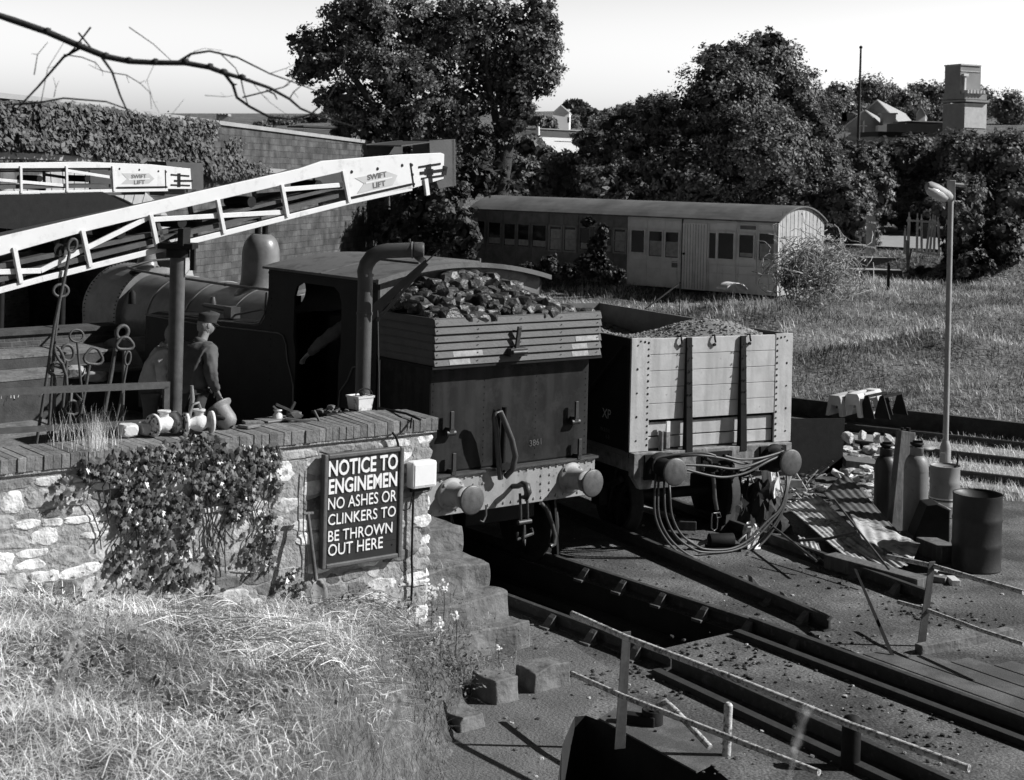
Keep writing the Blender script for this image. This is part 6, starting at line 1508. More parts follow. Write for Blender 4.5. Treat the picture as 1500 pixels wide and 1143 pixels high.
t, el = bush('climbing_plant', 'shrub', 'dark climber sprawling over the middle of the coach body', 'leaf_dark', [(868, 390, 43.5, 28, 22, 8), (882, 350, 43.6, 9, 26, 6), (895, 402, 43.0, 20, 14, 8), (862, 325, 44.2, 12, 8, 5), (872, 368, 43.6, 14, 22, 6)], 3000, .045, sub=18, gauss=.45)
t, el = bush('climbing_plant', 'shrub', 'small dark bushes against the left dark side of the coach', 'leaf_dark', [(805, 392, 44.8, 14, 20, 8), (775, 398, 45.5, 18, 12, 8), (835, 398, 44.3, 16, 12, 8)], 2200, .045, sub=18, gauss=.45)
bh = thing('bramble_heap', 'heap of dry tangled bramble stems piled against the right end of the coach', 'brushwood', Matrix.Translation(W(1185, 425, 39.5)))
mb = MB()
for k in range(900):
    cx, cy_ = random.gauss(1192, 27), random.gauss(396, 19); D = 39.6 + random.uniform(-1.0, 1.2); c = W(cx, cy_, D)
    rr = random.uniform(.15, .6); a0 = random.uniform(0, 6.28); ax = Vector((random.gauss(0, 1), random.gauss(0, .6), random.gauss(0, 1))).normalized(); o_ = ax.orthogonal().normalized(); o2 = ax.cross(o_)
    pts = [c + (o_ * math.cos(a0 + t) * rr + o2 * math.sin(a0 + t) * rr * random.uniform(.6, 1)) + ax * t * .08 for t in np.linspace(0, random.uniform(1.2, 2.6), 6)]
    mb.tone = random.uniform(.5, 1.3); mb.tube(pts, random.uniform(.007, .013), 4, False)
mat('bramble_stem', .38, .3, 10, .9, bump=.2, tone=True); mb.build('stems', 'bramble_stem', bh)
cloud('leaves', 'leaf_bush', [E(1165, 405, 39.8, 25, 22), E(1205, 410, 39.8, 25, 18), E(1180, 385, 40, 22, 16)], 1600, .045, bh)
# boat hull / white arched lid in front of the coach
wl = W(1072, 424, 40.5); o_ = thing('curved_cover', 'white curved cover lying on the grass in front of the coach', 'cover', Matrix.Translation(wl))
mb = MB(Matrix.Translation(wl) @ Matrix.Rotation(.4, 4, 'Z')); vs = []
for i in range(9):
    for j in range(7):
        a = PI * (.12 + .76 * i / 8); vs.append((.36 * math.cos(a), -.25 + .5 * j / 6, .27 * math.sin(a) - .08))
mb.add(vs, [(i * 7 + j, i * 7 + j + 1, (i + 1) * 7 + j + 1, (i + 1) * 7 + j) for i in range(8) for j in range(6)], True); q = mb.build('shell', 'far_white', o_); s_m = q.modifiers.new('t', 'SOLIDIFY'); s_m.thickness = .03
# leaning stick frame between wagon and coach
g = thing('stick_frame', 'thin pale stick leaning on an upright rod behind the wagon', 'post', Matrix.Translation(W(993, 455, 36)))
mb = MB(); mb.tube([W(945, 453, 36), W(994, 416, 36)], .02, 6); mb.build('leaning_stick', 'timber_pale', g)
mb = MB(); mb.tube([W(995, 462, 36), W(996, 413, 36)], .012, 6); mb.build('rod', 'iron_black', g)
# ================= steps, gate, picket fence =================
gs = thing('garden_steps', 'three timber edged earth steps climbing the bank to the gateway', 'steps', Matrix.Translation(W(1285, 418, 45.5)))
for k, (yy, D) in enumerate(((417, 45.6), (395, 46.6), (377, 47.6))):
    a, b = W(1243 + k * 8, yy, D), W(1325 - k * 4, yy + 1, D); mb = MB(); mb.hexa([a + Vector((0, 0, -1.3)), b + Vector((0, 0, -1.3)), b + Vector((0, 1.6, -1.3)), a + Vector((0, 1.6, -1.3)), a, b, b + Vector((0, 1.6, 0)), a + Vector((0, 1.6, 0))]); s_ = mb.build('tread', 'concrete', gs)
    mb = MB(); mb.beam(a + Vector((0, -.05, -.16)), b + Vector((0, -.05, -.16)), .06, .3); mb.build('riser', 'kerb_dark', gs)
gp = thing('board_gate', 'narrow board gate leaf standing half open left of the gateway', 'gate', Matrix.Translation(W(1276, 373, 48)))
for i in range(4):
    mb = MB(); a = W(1270 + i * 3.4, 373, 48 + i * .12); mb.beam(a, W(1271 + i * 3.2, 315 + i * .8, 48 + i * .12), .02, .075); mb.build('board', 'timber_pale', gp)
mb = MB(); mb.beam(W(1270, 325, 48.03), W(1283, 327, 48.4), .03, .06); mb.beam(W(1270, 362, 48.03), W(1283, 363, 48.4), .03, .06); mb.build('ledge', 'timber', gp)
pf = thing('picket_fence', 'weathered picket fence with leaning pales beside the road', 'fence', Matrix.Translation(W(1355, 370, 47.5)))
for (a, b, c, d, w_) in ((1325, 372, 1326, 334, .07), (1330, 371, 1332, 311, .09), (1343, 370, 1344, 313, .07), (1350, 370, 1350, 314, .07), (1357, 371, 1363, 317, .07), (1362, 371, 1367, 314, .07), (1368, 371, 1370, 316, .07), (1376, 373, 1374, 318, .07), (1387, 374, 1387, 322, .08)):
    mb = MB(); p, q = W(a, b, 47.5), W(c, d, 47.5); mb.beam(p, q.lerp(p, .12), .022, w_, (1, 0, 0)); mb.beam(q.lerp(p, .12), q, .02, w_ * .5, (1, 0, 0)); mb.build('pale', 'timber_pale', pf)
for (a, b, c, d) in ((1328, 323, 1372, 326), (1338, 368, 1390, 376)): mb = MB(); mb.beam(W(a, b, 47.45), W(c, d, 47.45), .05, .06); mb.build('rail', 'timber_pale', pf)
mb = MB(); mb.prism([W(1350, 328, 47.6), W(1362, 328, 47.6), W(1360, 350, 47.6), W(1350, 350, 47.6)], (0, .02, 0)); mb.build('board', 'timber', pf)
mb = MB(); mb.beam(W(1300, 447, 43.0), W(1302, 388, 43.0), .07, .07); mb.lathe([(.05, 0), (.04, .05)], W(1302, 388, 43), (0, 0, 1), 8)
setp(mb.build('iron_post', 'iron_black'), 'short dark post standing alone in the grass below the steps', 'post')
mb = MB(); mb.beam(W(1330, 395, 46.0), W(1329, 352, 46.0), .08, .08); mb.beam(W(1329, 395, 46.0), W(1335, 365, 46.1), .04, .04); setp(mb.build('timber_post', 'timber'), 'timber post at the right side of the steps below the fence', 'post')
# ================= street lamp =================
lb_ = G(1383, 735); lb_ = W(1383, 735, 22.6); lb_.z = 0
lp = thing('street_lamp', 'slim street lamp with a side lantern and thick base rising behind the drums', 'street lamp', Matrix.Translation(lb_))
tp_ = Vector((lb_.x - .012, 22.6, W(1398, 266, 22.6).z)); xz = W(1384.5, 650, 22.6).z
mb = MB(); mb.tube([Vector((lb_.x, 22.6, xz)), tp_], [.042, .04], 14); mb.build('post', 'lamp_metal', lp)
mb = MB(); mb.tube([lb_, Vector((lb_.x, 22.6, xz - .45)), Vector((lb_.x, 22.6, xz - .05)), Vector((lb_.x, 22.6, xz + .04))], [.085, .085, .08, .05], 14); mb.bx(lb_.x - .09, lb_.x - .03, 22.5, 22.54, xz - .4, xz - .12); mb.build('base', 'lamp_metal', lp)
mb = MB(); mb.tube([W(1393, 270, 22.55), W(1412, 272, 22.55)], .03, 10); mb.bx(tp_.x - .045, tp_.x + .045, 22.52, 22.68, tp_.z - .28, tp_.z + .02); mb.build('bracket', 'lamp_metal', lp, bevel=.01)
la, lb2 = W(1358, 272, 22.3), W(1392, 290, 22.5)
mb = MB(); mb.tube([la, la.lerp(lb2, .1), la.lerp(lb2, .4), la.lerp(lb2, .85), lb2], [.05, .085, .1, .085, .06], 14); ln = mb.build('lantern', 'lamp_metal', lp)
mb = MB(); o2 = Vector((-.01, -.03, -.045)); mb.tube([la + o2, la.lerp(lb2, .15) + o2, la.lerp(lb2, .5) + o2, la.lerp(lb2, .8) + o2], [.03, .075, .085, .06], 14); mb.build('glass', 'lamp_glass', ln)
mb = MB(); mb.lathe([(.04, 0), (.04, .05), (.02, .06)], la.lerp(lb2, .6) + Vector((0, 0, .08)), (0, 0, 1), 10); mb.build('photocell', 'iron_black', ln)
# ================= yard clutter at right =================
mb = MB(); a, b, c, d = W(1143, 614, 23.8), W(1238, 613, 24.2), W(1233, 697, 24.2), W(1143, 690, 23.8); c.z = 0; d.z = .0
mb.prism([a, b, c, d], (0, .03, 0)); o = mb.build('steel_plate', 'iron_black'); setp(o, 'dark rusty steel plate standing on edge right of the wagon', 'plate')
mb = MB(); R_ = random.Random(21)
for k in range(170):
    px = R_.uniform(1236, 1312); py = R_.uniform(655, 742); D = 4.53 * 2250 / (py - 272) - R_.uniform(0, .5); p = W(px, py, D); s = R_.uniform(.05, .12)
    mb.rock((p.x, p.y, max(s * .3, p.z)), (s, s, s * .6), seed=k, sub=2, rough=.5, tone=R_.choice((.2, .35, .6, .9, 1.2)))
setp(mb.build('rubble', 'stone', tone=True), 'heap of broken stone and brick behind the leaning timber', 'rubble', kind='stuff')
SG = 'white stones along the back of the rubble heap'
SL = ('pale pointed stone next to the steel plate', 'second pale stone from the steel plate, standing upright', 'third pale stone, in the middle of the back row', 'pale stone just left of the leaning timber', 'pale stone right of the leaning timber', 'white L shaped stone below the back row', 'low white stone under the L shaped one', 'pale flat stone at the front of the rubble', 'pale stone at the foot of the steel plate', 'pale squared stone in front of the rubble heap')
for k, (px, py, sx, sz) in enumerate(((1242, 641, .075, .085), (1262, 638, .045, .09), (1284, 642, .06, .085), (1301, 647, .07, .1), (1338, 652, .07, .09), (1293, 663, .04, .075), (1286, 671, .06, .045), (1270, 686, .1, .035), (1227, 694, .05, .045), (1280, 698, .08, .05))):
    p = W(px, py, 23.6 - max(0, py - 640) * .03); mb = MB(); mb.rock(p, (sx, .1, sz), seed=300 + k, sub=2, rough=.75, tone=1.0); setp(mb.build('pale_stone', 'stone', tone=True), SL[k], 'stone', SG)
# low shelf the stones stand on
mb = MB(); mb.beam(W(1236, 676, 24.1), W(1350, 690, 24.0), .5, .12); mb.beam(W(1236, 700, 23.9), W(1310, 712, 23.6), .3, .2); setp(mb.build('timber_baulk', 'timber'), 'dark timber baulk lying under the row of pale stones', 'timber')
# concrete channels and iron brackets on the kerb
CG = 'channel blocks on the kerb of the field'
for k, (px, py, m, lab, s) in enumerate(((1235, 602, 'concrete', 'grey concrete channel block, first on the kerb', 1), (1262, 605, 'concrete_pale', 'pale concrete channel block with a slotted top on the kerb', 1.12))):
    p = W(px, py, 28.4); o = thing('channel_block', lab, 'concrete block', Matrix.Translation((p.x, p.y, .3)) @ Matrix.Rotation(math.atan2(.886, .46) - .15, 4, 'Z') @ Matrix.Scale(s, 4), CG)
    pr = [(-.17, 0), (-.12, .33), (-.09, .38), (.09, .38), (.12, .33), (.17, 0), (.1, 0), (.06, .2), (-.06, .2), (-.1, 0)]
    mb = MB(rootM(o)); mb.prism([Vector((-.4, y, z)) for y, z in pr], (.25, 0, 0)); mb.prism([Vector((.3, y, z)) for y, z in pr], (.25, 0, 0))
    mb.bx(-.15, .3, .04, .11, .25, .375); mb.bx(-.15, .3, -.12, -.05, .25, .37); mb.bx(-.15, .3, .11, .16, .0, .09); mb.bx(-.15, .3, -.16, -.1, .0, .09); mb.build('block', m, o, bevel=.012)
for k, (px, py) in enumerate(((1280, 606), (1302, 610))):
    p = W(px, py, 28.2); o = thing('iron_bracket', ('dark iron bracket frame beside the pale channel block', 'dark iron bracket frame at the right end of the kerb row')[k], 'bracket', Matrix.Translation((p.x, p.y, .3)) @ Matrix.Rotation(math.atan2(.886, .46) - .2, 4, 'Z'), 'iron bracket frames on the kerb')
    mb = MB(rootM(o))
    for x in (-.3, .45): mb.hexa([(x, -.16, 0), (x + .03, -.16, 0), (x + .03, .16, 0), (x, .16, 0), (x, -.03, .4), (x + .03, -.03, .4), (x + .03, .05, .4), (x, .05, .4)])
    mb.bx(-.3, .48, -.03, .03, .37, .41); mb.build('frame', 'iron_black', o)
# leaning sleeper
mb = MB(); a, b = W(1312, 783, 20.2), W(1327, 632, 20.4); a.z = 0; mb.beam(a, b, .22, .13, (.3, -1, 0)); o = mb.build('timber_sleeper', 'timber', bevel=.008); setp(o, 'old railway sleeper standing nearly upright before the gas cylinders', 'sleeper')
mb = MB(); mb.lathe([(.03, 0), (.03, .05)], b + Vector((.03, 0, 0)), (0, 0, 1), 8); mb.lathe([(.02, 0), (.02, .06)], b + Vector((-.05, 0, -.01)), (0, 0, 1), 8); mb.build('bolt', 'iron_black', o)
def gascyl(px, D, r, h, m, lab):
    p = W(px, 700, D); o = thing('gas_cylinder', lab, 'gas cylinder', Matrix.Translation((p.x, D, 0)), 'gas cylinders by the leaning sleeper')
    mb = MB(rootM(o)); mb.lathe([(r * .9, 0), (r * .92, .06), (r, .1), (r, h - .22), (r * .97, h - .16), (r * .85, h - .09), (r * .6, h - .04), (r * .3, h - .02)], (0, 0, 0), (0, 0, 1), 32); bd_ = mb.build('body', m, o)
    mb = MB(rootM(o)); mb.lathe([(r + .003, h - .24), (r + .003, h - .225)], (0, 0, 0), (0, 0, 1), 32, cap=False); mb.build('weld', m, bd_)
    mb = MB(rootM(o)); mb.lathe([(r * .52, h - .06), (r * .5, h + .06), (r * .55, h + .07)], (0, 0, 0), (0, 0, 1), 20, cap=False); mb.lathe([(.03, h - .05), (.03, h + .08)], (0, 0, 0), (0, 0, 1), 10); cl = mb.build('collar', m, o); sm_ = cl.modifiers.new('t', 'SOLIDIFY'); sm_.thickness = .008
    mb = MB(rootM(o)); mb.lathe([(r * .3, h + .07), (r * .55, h + .1), (r * .56, h + .12), (.01, h + .12)], (0, 0, 0), (0, 0, 1), 20); mb.bx(-.05, .07, -.02, .02, h + .12, h + .15); mb.build('valve_cap', 'iron_black', o)
    return o
gascyl(1342, 19.7, .155, 1.13, 'gas_metal', 'tall grey gas cylinder standing right of the leaning sleeper')
gascyl(1297, 20.9, .15, .9, 'drum_dark', 'dark gas cylinder partly hidden behind the leaning sleeper')
mb = MB(); q = W(1353, 657, 19.9); mb.lathe([(.02, 0), (.14, .012), (.15, .02), (.02, .03)], q, (0, -.1, 1), 20); setp(mb.build('metal_disc', 'galv'), 'round flat lid resting on the cap of the tall gas cylinder', 'lid')
def drum(px, D, r, h, m, lab, lid=True, band=None):
    p = W(px, 740, D); o = thing('oil_drum', lab, 'drum', Matrix.Translation((p.x, D, 0)), 'drums at the right of the yard'); Mo = rootM(o)
    pr = [(r * .97, 0), (r, .01), (r, .02), (r * .985, .03)]
    for f in (.333, .666): pr += [(r * .985, h * f - .03), (r * 1.02, h * f), (r * .985, h * f + .03)]
    pr += [(r * .985, h - .03), (r, h - .02), (r, h)]
    mb = MB(Mo); mb.lathe(pr, (0, 0, 0), (0, 0, 1), 40, cap=False); mb.lathe([(r * .97, h), (r * .96, h - .02), (.01, h - (.02 if lid else .1))], (0, 0, 0), (0, 0, 1), 40, cap=False)
    bd_ = mb.build('shell', m, o)
    if lid: mb = MB(Mo); mb.lathe([(.03, h - .02), (.03, h), (.02, h + .01)], (r * .6, -.1, 0), (0, 0, 1), 12); mb.tube([(r * .8, .0, h), (r * .85, 0, h + .1), (r * .8, 0, h + .12)], .012, 6); mb.build('bung', 'iron_black', o)
    if band: mb = MB(Mo); mb.lathe([(r * 1.003, band[0]), (r * 1.004, band[1])], (0, 0, 0), (0, 0, 1), 40, cap=False); mb.build('painted_band', 'plastic_white', bd_)
    return o, bd_
o, bd_ = drum(1383, 21.2, .205, .7, 'drum_light', 'light grey drum with a white band behind the tall gas cylinder', band=(.16, .27))
p0 = o.matrix_basis.translation
for i, ch in enumerate('BOILER'):   # faint dark letters following the curve of the drum, lower half
    a = -PI / 2 - .5 + i * .28; c = p0 + Vector((math.cos(a) * .207, math.sin(a) * .207, .17)); text_mesh('lettering', ch, textM(c, (-math.sin(a), math.cos(a), 0), (0, 0, 1)), .085, 'iron_black', bd_, .001) if False else None
mb = MB(rootM(o)); mb.lathe([(.208, .235), (.208, .25)], (0, 0, 0), (0, 0, 1), 40, cap=False); mb.build('dark_line', 'iron_black', bd_)
drum(1432, 18.3, .29, .9, 'drum_dark', 'black ribbed oil drum at the right edge of the yard', lid=False)
ot = thing('coal_bunker', 'black slanted metal bin between the gas cylinder and the black drum', 'bin', Matrix.Translation(G(1368, 800)))
p = W(1368, 800, 19.0); k = 19 / 2250
mb = MB(); pr = [W(1336, 800, 19), W(1340, 785, 19), W(1358, 741, 19), W(1375, 739, 19), W(1392, 747, 19), W(1391, 812, 19)]; pr[0].z = .0; pr[-1].z = 0
mb.prism(pr, (0, .35, 0)); mb.build('bin', 'iron_black', ot, bevel=.015)
mb = MB(); mb.tube([W(1356, 742, 19.15), W(1375, 739, 19.15), W(1392, 748, 19.15)], .02, 6); mb.build('lid_edge', 'galv', ot)
# corrugated sheets
def corr(lab, c00, c10, c11, c01, waves, amp=.0078, m='corrugated'):
    """corner points; corrugations run from the c0x side to the c1x side"""
    P_ = [Vector(q) for q in (c00, c10, c11, c01)]; nrm = (P_[1] - P_[0]).cross(P_[3] - P_[0]).normalized(); ns = waves * 8; nl = 14; mb = MB(); vs = []
    sd_ = random.random() * 9
    for i in range(nl + 1):
        a = i / nl; l = P_[0].lerp(P_[1], a); r = P_[3].lerp(P_[2], a)
        for j in range(ns + 1):
            b = j / ns; q = l.lerp(r, b) + nrm * (amp * math.sin(2 * PI * waves * b) + .018 * noise.noise(Vector((a * 2 + sd_, b * 2, 0)))); vs.append(q)
    mb.add(vs, [(i * (ns + 1) + j, i * (ns + 1) + j + 1, (i + 1) * (ns + 1) + j + 1, (i + 1) * (ns + 1) + j) for i in range(nl) for j in range(ns)], True)
    o = mb.build('corrugated_sheet', m); s_ = o.modifiers.new('t', 'SOLIDIFY'); s_.thickness = .003; setp(o, lab, 'metal sheet', 'corrugated sheets in the scrap heap'); return o
corr('light corrugated sheet lying lowest at the left of the scrap heap', W(1196, 722, 21.3), W(1318, 838, 17.9), W(1258, 832, 17.7), W(1150, 742, 20.6), 8)
corr('dark corrugated sheet leaning at the back of the scrap heap', W(1240, 694, 21.4), W(1326, 790, 18.9), W(1272, 785, 18.8), W(1205, 722, 20.8), 5, m='corrugated_dark')
corr('light corrugated sheet on the right of the scrap heap under the crossed bars', W(1244, 752, 19.6), W(1262, 790, 18.4), W(1338, 820, 17.9), W(1348, 795, 18.6), 5)
corr('light corrugated sheet at the lower front of the scrap heap', W(1228, 790, 19.0), W(1300, 836, 17.7), W(1330, 828, 17.8), W(1275, 785, 18.8), 4)
corr('small torn pale corrugated piece at the left foot of the scrap heap', W(1168, 785, 19.0), W(1178, 812, 18.4), W(1208, 822, 18.2), W(1198, 795, 18.8), 4)
mb = MB(); mb.tube([W(1222, 732, 18.6), W(1302, 834, 17.2)], .013, 6); setp(mb.build('iron_bar', 'flat_bar'), 'dark bar lying diagonally down across the corrugated sheets', 'bar', 'bars on the scrap heap')
mb = MB(); mb.tube([W(1170, 792, 18.1), W(1215, 789, 17.9), W(1256, 779, 17.8)], .018, 6); setp(mb.build('iron_bar', 'flat_bar'), 'bar lying level across the left corrugated sheet', 'bar', 'bars on the scrap heap')
mb = MB(); mb.tube([W(1196, 822, 17.6), W(1120, 762, 19.5)], .015, 6); setp(mb.build('iron_bar', 'flat_bar'), 'thin dark bar along the left underside of the corrugated sheets', 'bar', 'bars on the scrap heap')
a, b = G(1215, 832), G(1352, 870); mb = MB(); mb.beam(a + Vector((0, 0, .09)), b + Vector((0, 0, .09)), .22, .17); setp(mb.build('timber_baulk', 'timber', bevel=.01), 'heavy timber baulk lying in front of the corrugated sheets', 'timber')
a, b = G(1330, 800), G(1392, 825); mb = MB(); mb.beam(a + Vector((0, 0, .1)), b + Vector((0, 0, .1)), .25, .2); setp(mb.build('timber_baulk', 'timber', bevel=.01), 'dark timber baulk in front of the black drum', 'timber')
BG = 'loose bricks near the black drum'
for k, (px, py, lab) in enumerate(((1376, 842, 'loose brick nearer the handrail post'), (1396, 855, 'pale loose brick in front of the black drum'), (1372, 852, 'dark loose brick behind the handrail post'))):
    p = G(px, py); mb = MB(Matrix.Translation(p) @ Matrix.Rotation(.6 + k, 4, 'Z')); mb.bx(-.11, .11, -.05, .05, 0, .065); setp(mb.build('loose_brick', 'concrete_pale' if k < 2 else 'brick', bevel=.006), lab, 'brick', BG)
mb = MB(); mb.beam(W(1375, 838, 17.9), W(1415, 846, 17.6), .04, .03); setp(mb.build('timber_batten', 'timber'), 'short batten lying by the loose bricks', 'timber')
# tarpaulin and scrap beside the wagon
def crumple(name, lab, cat, cx, cy_, D, rx, ry, h, m, seed):
    c = W(cx, cy_, D); c.z = 0; mb = MB(); vs = []; n = 26
    for i in range(n + 1):
        for j in range(n + 1):
            u, v = i / n * 2 - 1, j / n * 2 - 1; q = Vector((u * 2.2 + seed, v * 2.2, 0)); e = max(0, 1 - max(abs(u), abs(v)) ** 3)
            z = h * e * (.55 + .9 * abs(noise.noise(q)) + .5 * abs(noise.noise(q * 2.7))); vs.append(c + Vector((u * rx + .12 * noise.noise(q * 1.5), v * ry + .1 * noise.noise(q * 1.4 + Vector((5, 5, 5))), max(0.01, z))))
    mb.add(vs, [(i * (n + 1) + j, i * (n + 1) + j + 1, (i + 1) * (n + 1) + j + 1, (i + 1) * (n + 1) + j) for i in range(n) for j in range(n)], False); return setp(mb.build(name, m), lab, cat)
crumple('tarpaulin', 'dark crumpled sheeting lying beside the wagon rail', 'tarpaulin', 1103, 735, 20.4, .45, .5, .5, 'cloth_dark', 1)
crumple('plastic_sheet', 'small white crumpled plastic sheet hanging over the dark tarpaulin', 'plastic sheet', 1126, 718, 20.4, .1, .16, .85, 'plastic_white', 4)
crumple('plastic_sheet', 'torn white strip lying by the rail below the tarpaulin', 'plastic sheet', 1101, 772, 19.1, .07, .12, .3, 'plastic_white', 8)
mb = MB(); R_ = random.Random(77)
for k in range(110):
    px = R_.uniform(1085, 1215); py = R_.uniform(705, 770) - 12 * (px > 1150); p = G(px, py); s = R_.uniform(.03, .1)
    mb.rock((p.x, p.y, s * .4), (s, s * .7, s * .5), seed=k, sub=1, rough=.5, tone=R_.choice((.15, .25, .4, .8, 1.1)))
for k in range(30):
    p = G(R_.uniform(1070, 1210), R_.uniform(700, 755)); a = R_.uniform(0, 6.28); L_ = R_.uniform(.15, .45); mb.tone = R_.choice((.15, .3, .7))
    mb.tube([p + Vector((0, 0, .1)), p + Vector((math.cos(a) * L_, math.sin(a) * L_, R_.uniform(.05, .4)))], .012, 5)
setp(mb.build('scrap', 'stone', tone=True), 'litter of stone chips, rods and scrap beyond the wagon rail', 'scrap', kind='stuff')
ff = thing('folding_frame', 'pale triangular metal frame lying behind the right wagon buffer', 'frame', Matrix.Translation(G(1160, 720)))
mb = MB()
for a, b in (((1138, 690), (1146, 722)), ((1165, 692), (1182, 719)), ((1150, 720), (1182, 719)), ((1138, 690), (1150, 689))): mb.tube([W(*a, 20.9), W(*b, 20.7)], .014, 6)
mb.cbox(W(1162, 708, 20.8), (.22, .1, .1)); mb.build('frame', 'lamp_metal', ff)
# loose plates under the wagon and stone chips over the yard
mb = MB(); p = G(1003, 775); mb.bx(p.x - .16, p.x + .14, p.y - .1, p.y + .1, .005, .12); setp(mb.build('steel_box', 'rail_rust', bevel=.01), 'low dark box between the rails under the wagon', 'box')
mb = MB(); mb.beam(G(940, 750) + Vector((0, 0, .05)), G(985, 763) + Vector((0, 0, .05)), .12, .05); setp(mb.build('timber_batten', 'timber_pale'), 'pale batten lying under the wagon by the left rail', 'timber')
mb = MB(); R_ = random.Random(5)
for k in range(900):
    px = R_.uniform(740, 1480); py = R_.uniform(770, 1143); p = G(px, py)
    q = LF.inverted() @ p
    if -2.6 < q.x < 12 and abs(q.y) < .75: continue
    if inpoly(px, py, [(800, 1040), (1020, 1050), (1020, 1143), (790, 1143)]): continue
    s = R_.choice((.006, .008, .01, .014, .02)); mb.rock((p.x, p.y, s * .3), (s, s, s * .6), seed=k, sub=1, rough=.4, tone=R_.choice((.1, .12, .2, .3, .8)))
for k in range(22):
    px = R_.uniform(830, 1420); py = R_.uniform(800, 1120); p0 = G(px, py); q = LF.inverted() @ p0
    if (-2.6 < q.x < 12 and abs(q.y) < .9) or (py > 1030 and px < 1060): continue
    for n_ in range(R_.randint(8, 40)):
        s = R_.uniform(.008, .025); p = p0 + Vector((R_.gauss(0, .25), R_.gauss(0, .2), 0)); mb.rock((p.x, p.y, s * .4), (s, s, s * .7), seed=n_, sub=1, rough=.5, tone=R_.choice((.05, .08, .12, .3)))
setp(mb.build('stone_chips', 'stone', tone=True), 'scattered stone chips and clinker over the oily ground', 'stone chips', kind='stuff')
# floor plates and planks of the turntable
mat('plate_floor', .075, .25, 2, .7, bump=.3, bscale=60, grain=90, patch=(.13, 2, .56, .08))
dv = (TA1 - TA0).normalized(); xv = Vector((-dv.y, dv.x, 0)) 
if xv.y < 0: xv = -xv
dk = thing('plank_decking', 'dark lengthwise planks beside the far turntable rail', 'decking', Matrix.Translation(TA0))
s0_ = TA0 + dv * .9 + xv * .12
for k in range(5):
    mb = MB(); w_ = .26; a = s0_ + xv * (k * (w_ + .02) + .1) + dv * (k * .28) + Vector((0, 0, .02)); b = a + dv * 7; mb.beam(a, b, w_, .05); mb.build('plank', 'plate_floor', dk, bevel=.006)
pl_ = thing('floor_plate', 'bolted steel floor plate beside the near handrail post', 'plate', Matrix.Translation(G(950, 1045)))
mb = MB(); q = [G(878, 1052, .02), G(930, 1020, .02), G(1100, 1090, .02), G(1020, 1130, .02)]; mb.prism(q, (0, 0, -.015)); mb.build('plate', 'plate_floor', pl_)
mb = MB(); mb.bolts([G(px, py, .02) for px, py in ((893, 1050), (930, 1028), (960, 1072), (1015, 1085), (1060, 1090), (985, 1040))], (0, 0, 1), .016, .01); mb.build('bolts', 'iron_black', pl_)
bk = thing('lever_socket', 'small dark iron socket box by the near handrail', 'socket', Matrix.Translation(G(940, 1055)))
mb = MB(Matrix.Translation(G(945, 1062)) @ Matrix.Rotation(-.35, 4, 'Z')); mb.bx(-.22, .1, -.1, .0, 0, .1); mb.lathe([(.09, 0), (.09, .14), (.07, .14), (.07, .02)], (.06, 0, 0), (0, 0, 1), 16); mb.build('socket', 'iron_black', bk, bevel=.01)
# handrails
def handrail(lab, posts, rails):
    o = thing('handrail', lab, 'handrail', Matrix.Translation(G(*posts[0][0])), 'tubular handrails of the turntable')
    for (bx_, by_), (tx, ty) in posts:
        b = G(bx_, by_); t = W(tx, ty, b.y); mb = MB(); mb.beam(b, t, .012, .075, (.35, -1, 0)) if False else mb.hexa([b + Vector((-.045, -.01, 0)), b + Vector((.045, .02, 0)), b + Vector((.045, .035, 0)), b + Vector((-.045, .005, 0)), t + Vector((-.035, -.01, 0)), t + Vector((.035, .02, 0)), t + Vector((.035, .035, 0)), t + Vector((-.035, .005, 0))]); mb.build('post', 'flat_bar', o, bevel=.003)
    for pts, r in rails:
        mb = MB(); mb.tube(pts, r, 12); mb.build('rail', 'pipe_mottled', o)
    return o
handrail('mottled pale tubular handrail crossing the near turntable rail at the bottom', [((908, 1098), (918, 926))],
         [([W(838, 899, 12.75), W(917, 934, 12.15), W(1070, 992, 11.25), W(1245, 1062, 10.45), W(1420, 1126, 9.8)], .024), ([W(838, 987, 12.75), W(912, 1020, 12.1), W(1020, 1062, 11.4), W(1200, 1132, 10.5)], .022)])
handrail('tubular handrail with a flat iron post at the right edge of the yard', [((1350, 947), (1366, 823))],
         [([W(1300, 815, 15.9), W(1366, 829, 15.2), W(1436, 850, 14.5), W(1500, 868, 14)], .024), ([W(1316, 882, 15.6), W(1356, 893, 15.2), W(1436, 923, 14.5), W(1500, 944, 14)], .02)])
mb = MB(); b = G(1064, 1110); t = W(1067, 1033, b.y); mb.tube([b, t], .035, 12); mb.lathe([(.035, 0), (.02, .02)], t, (0, 0, 1), 12); setp(mb.build('bollard', 'pipe_mottled'), 'short round post behind the near handrail at the bottom', 'post')
mb = MB(); b = G(1245, 1125); t = W(1248, 1056, b.y); mb.tube([b, t], .075, 14); mb.lathe([(.075, 0), (.06, .03), (.02, .045)], t, (0, 0, 1), 14); setp(mb.build('bollard', 'iron_black'), 'thick black round topped post at the lower right handrail', 'post')
mb = MB(); mb.tube([W(962, 1036, 12.0), W(975, 1028, 12.0), W(990, 1042, 11.9), W(1040, 1095, 11.6)], .026, 10); setp(mb.build('curved_pipe', 'pipe_mottled'), 'bent pale pipe crossing under the near handrail', 'pipe')
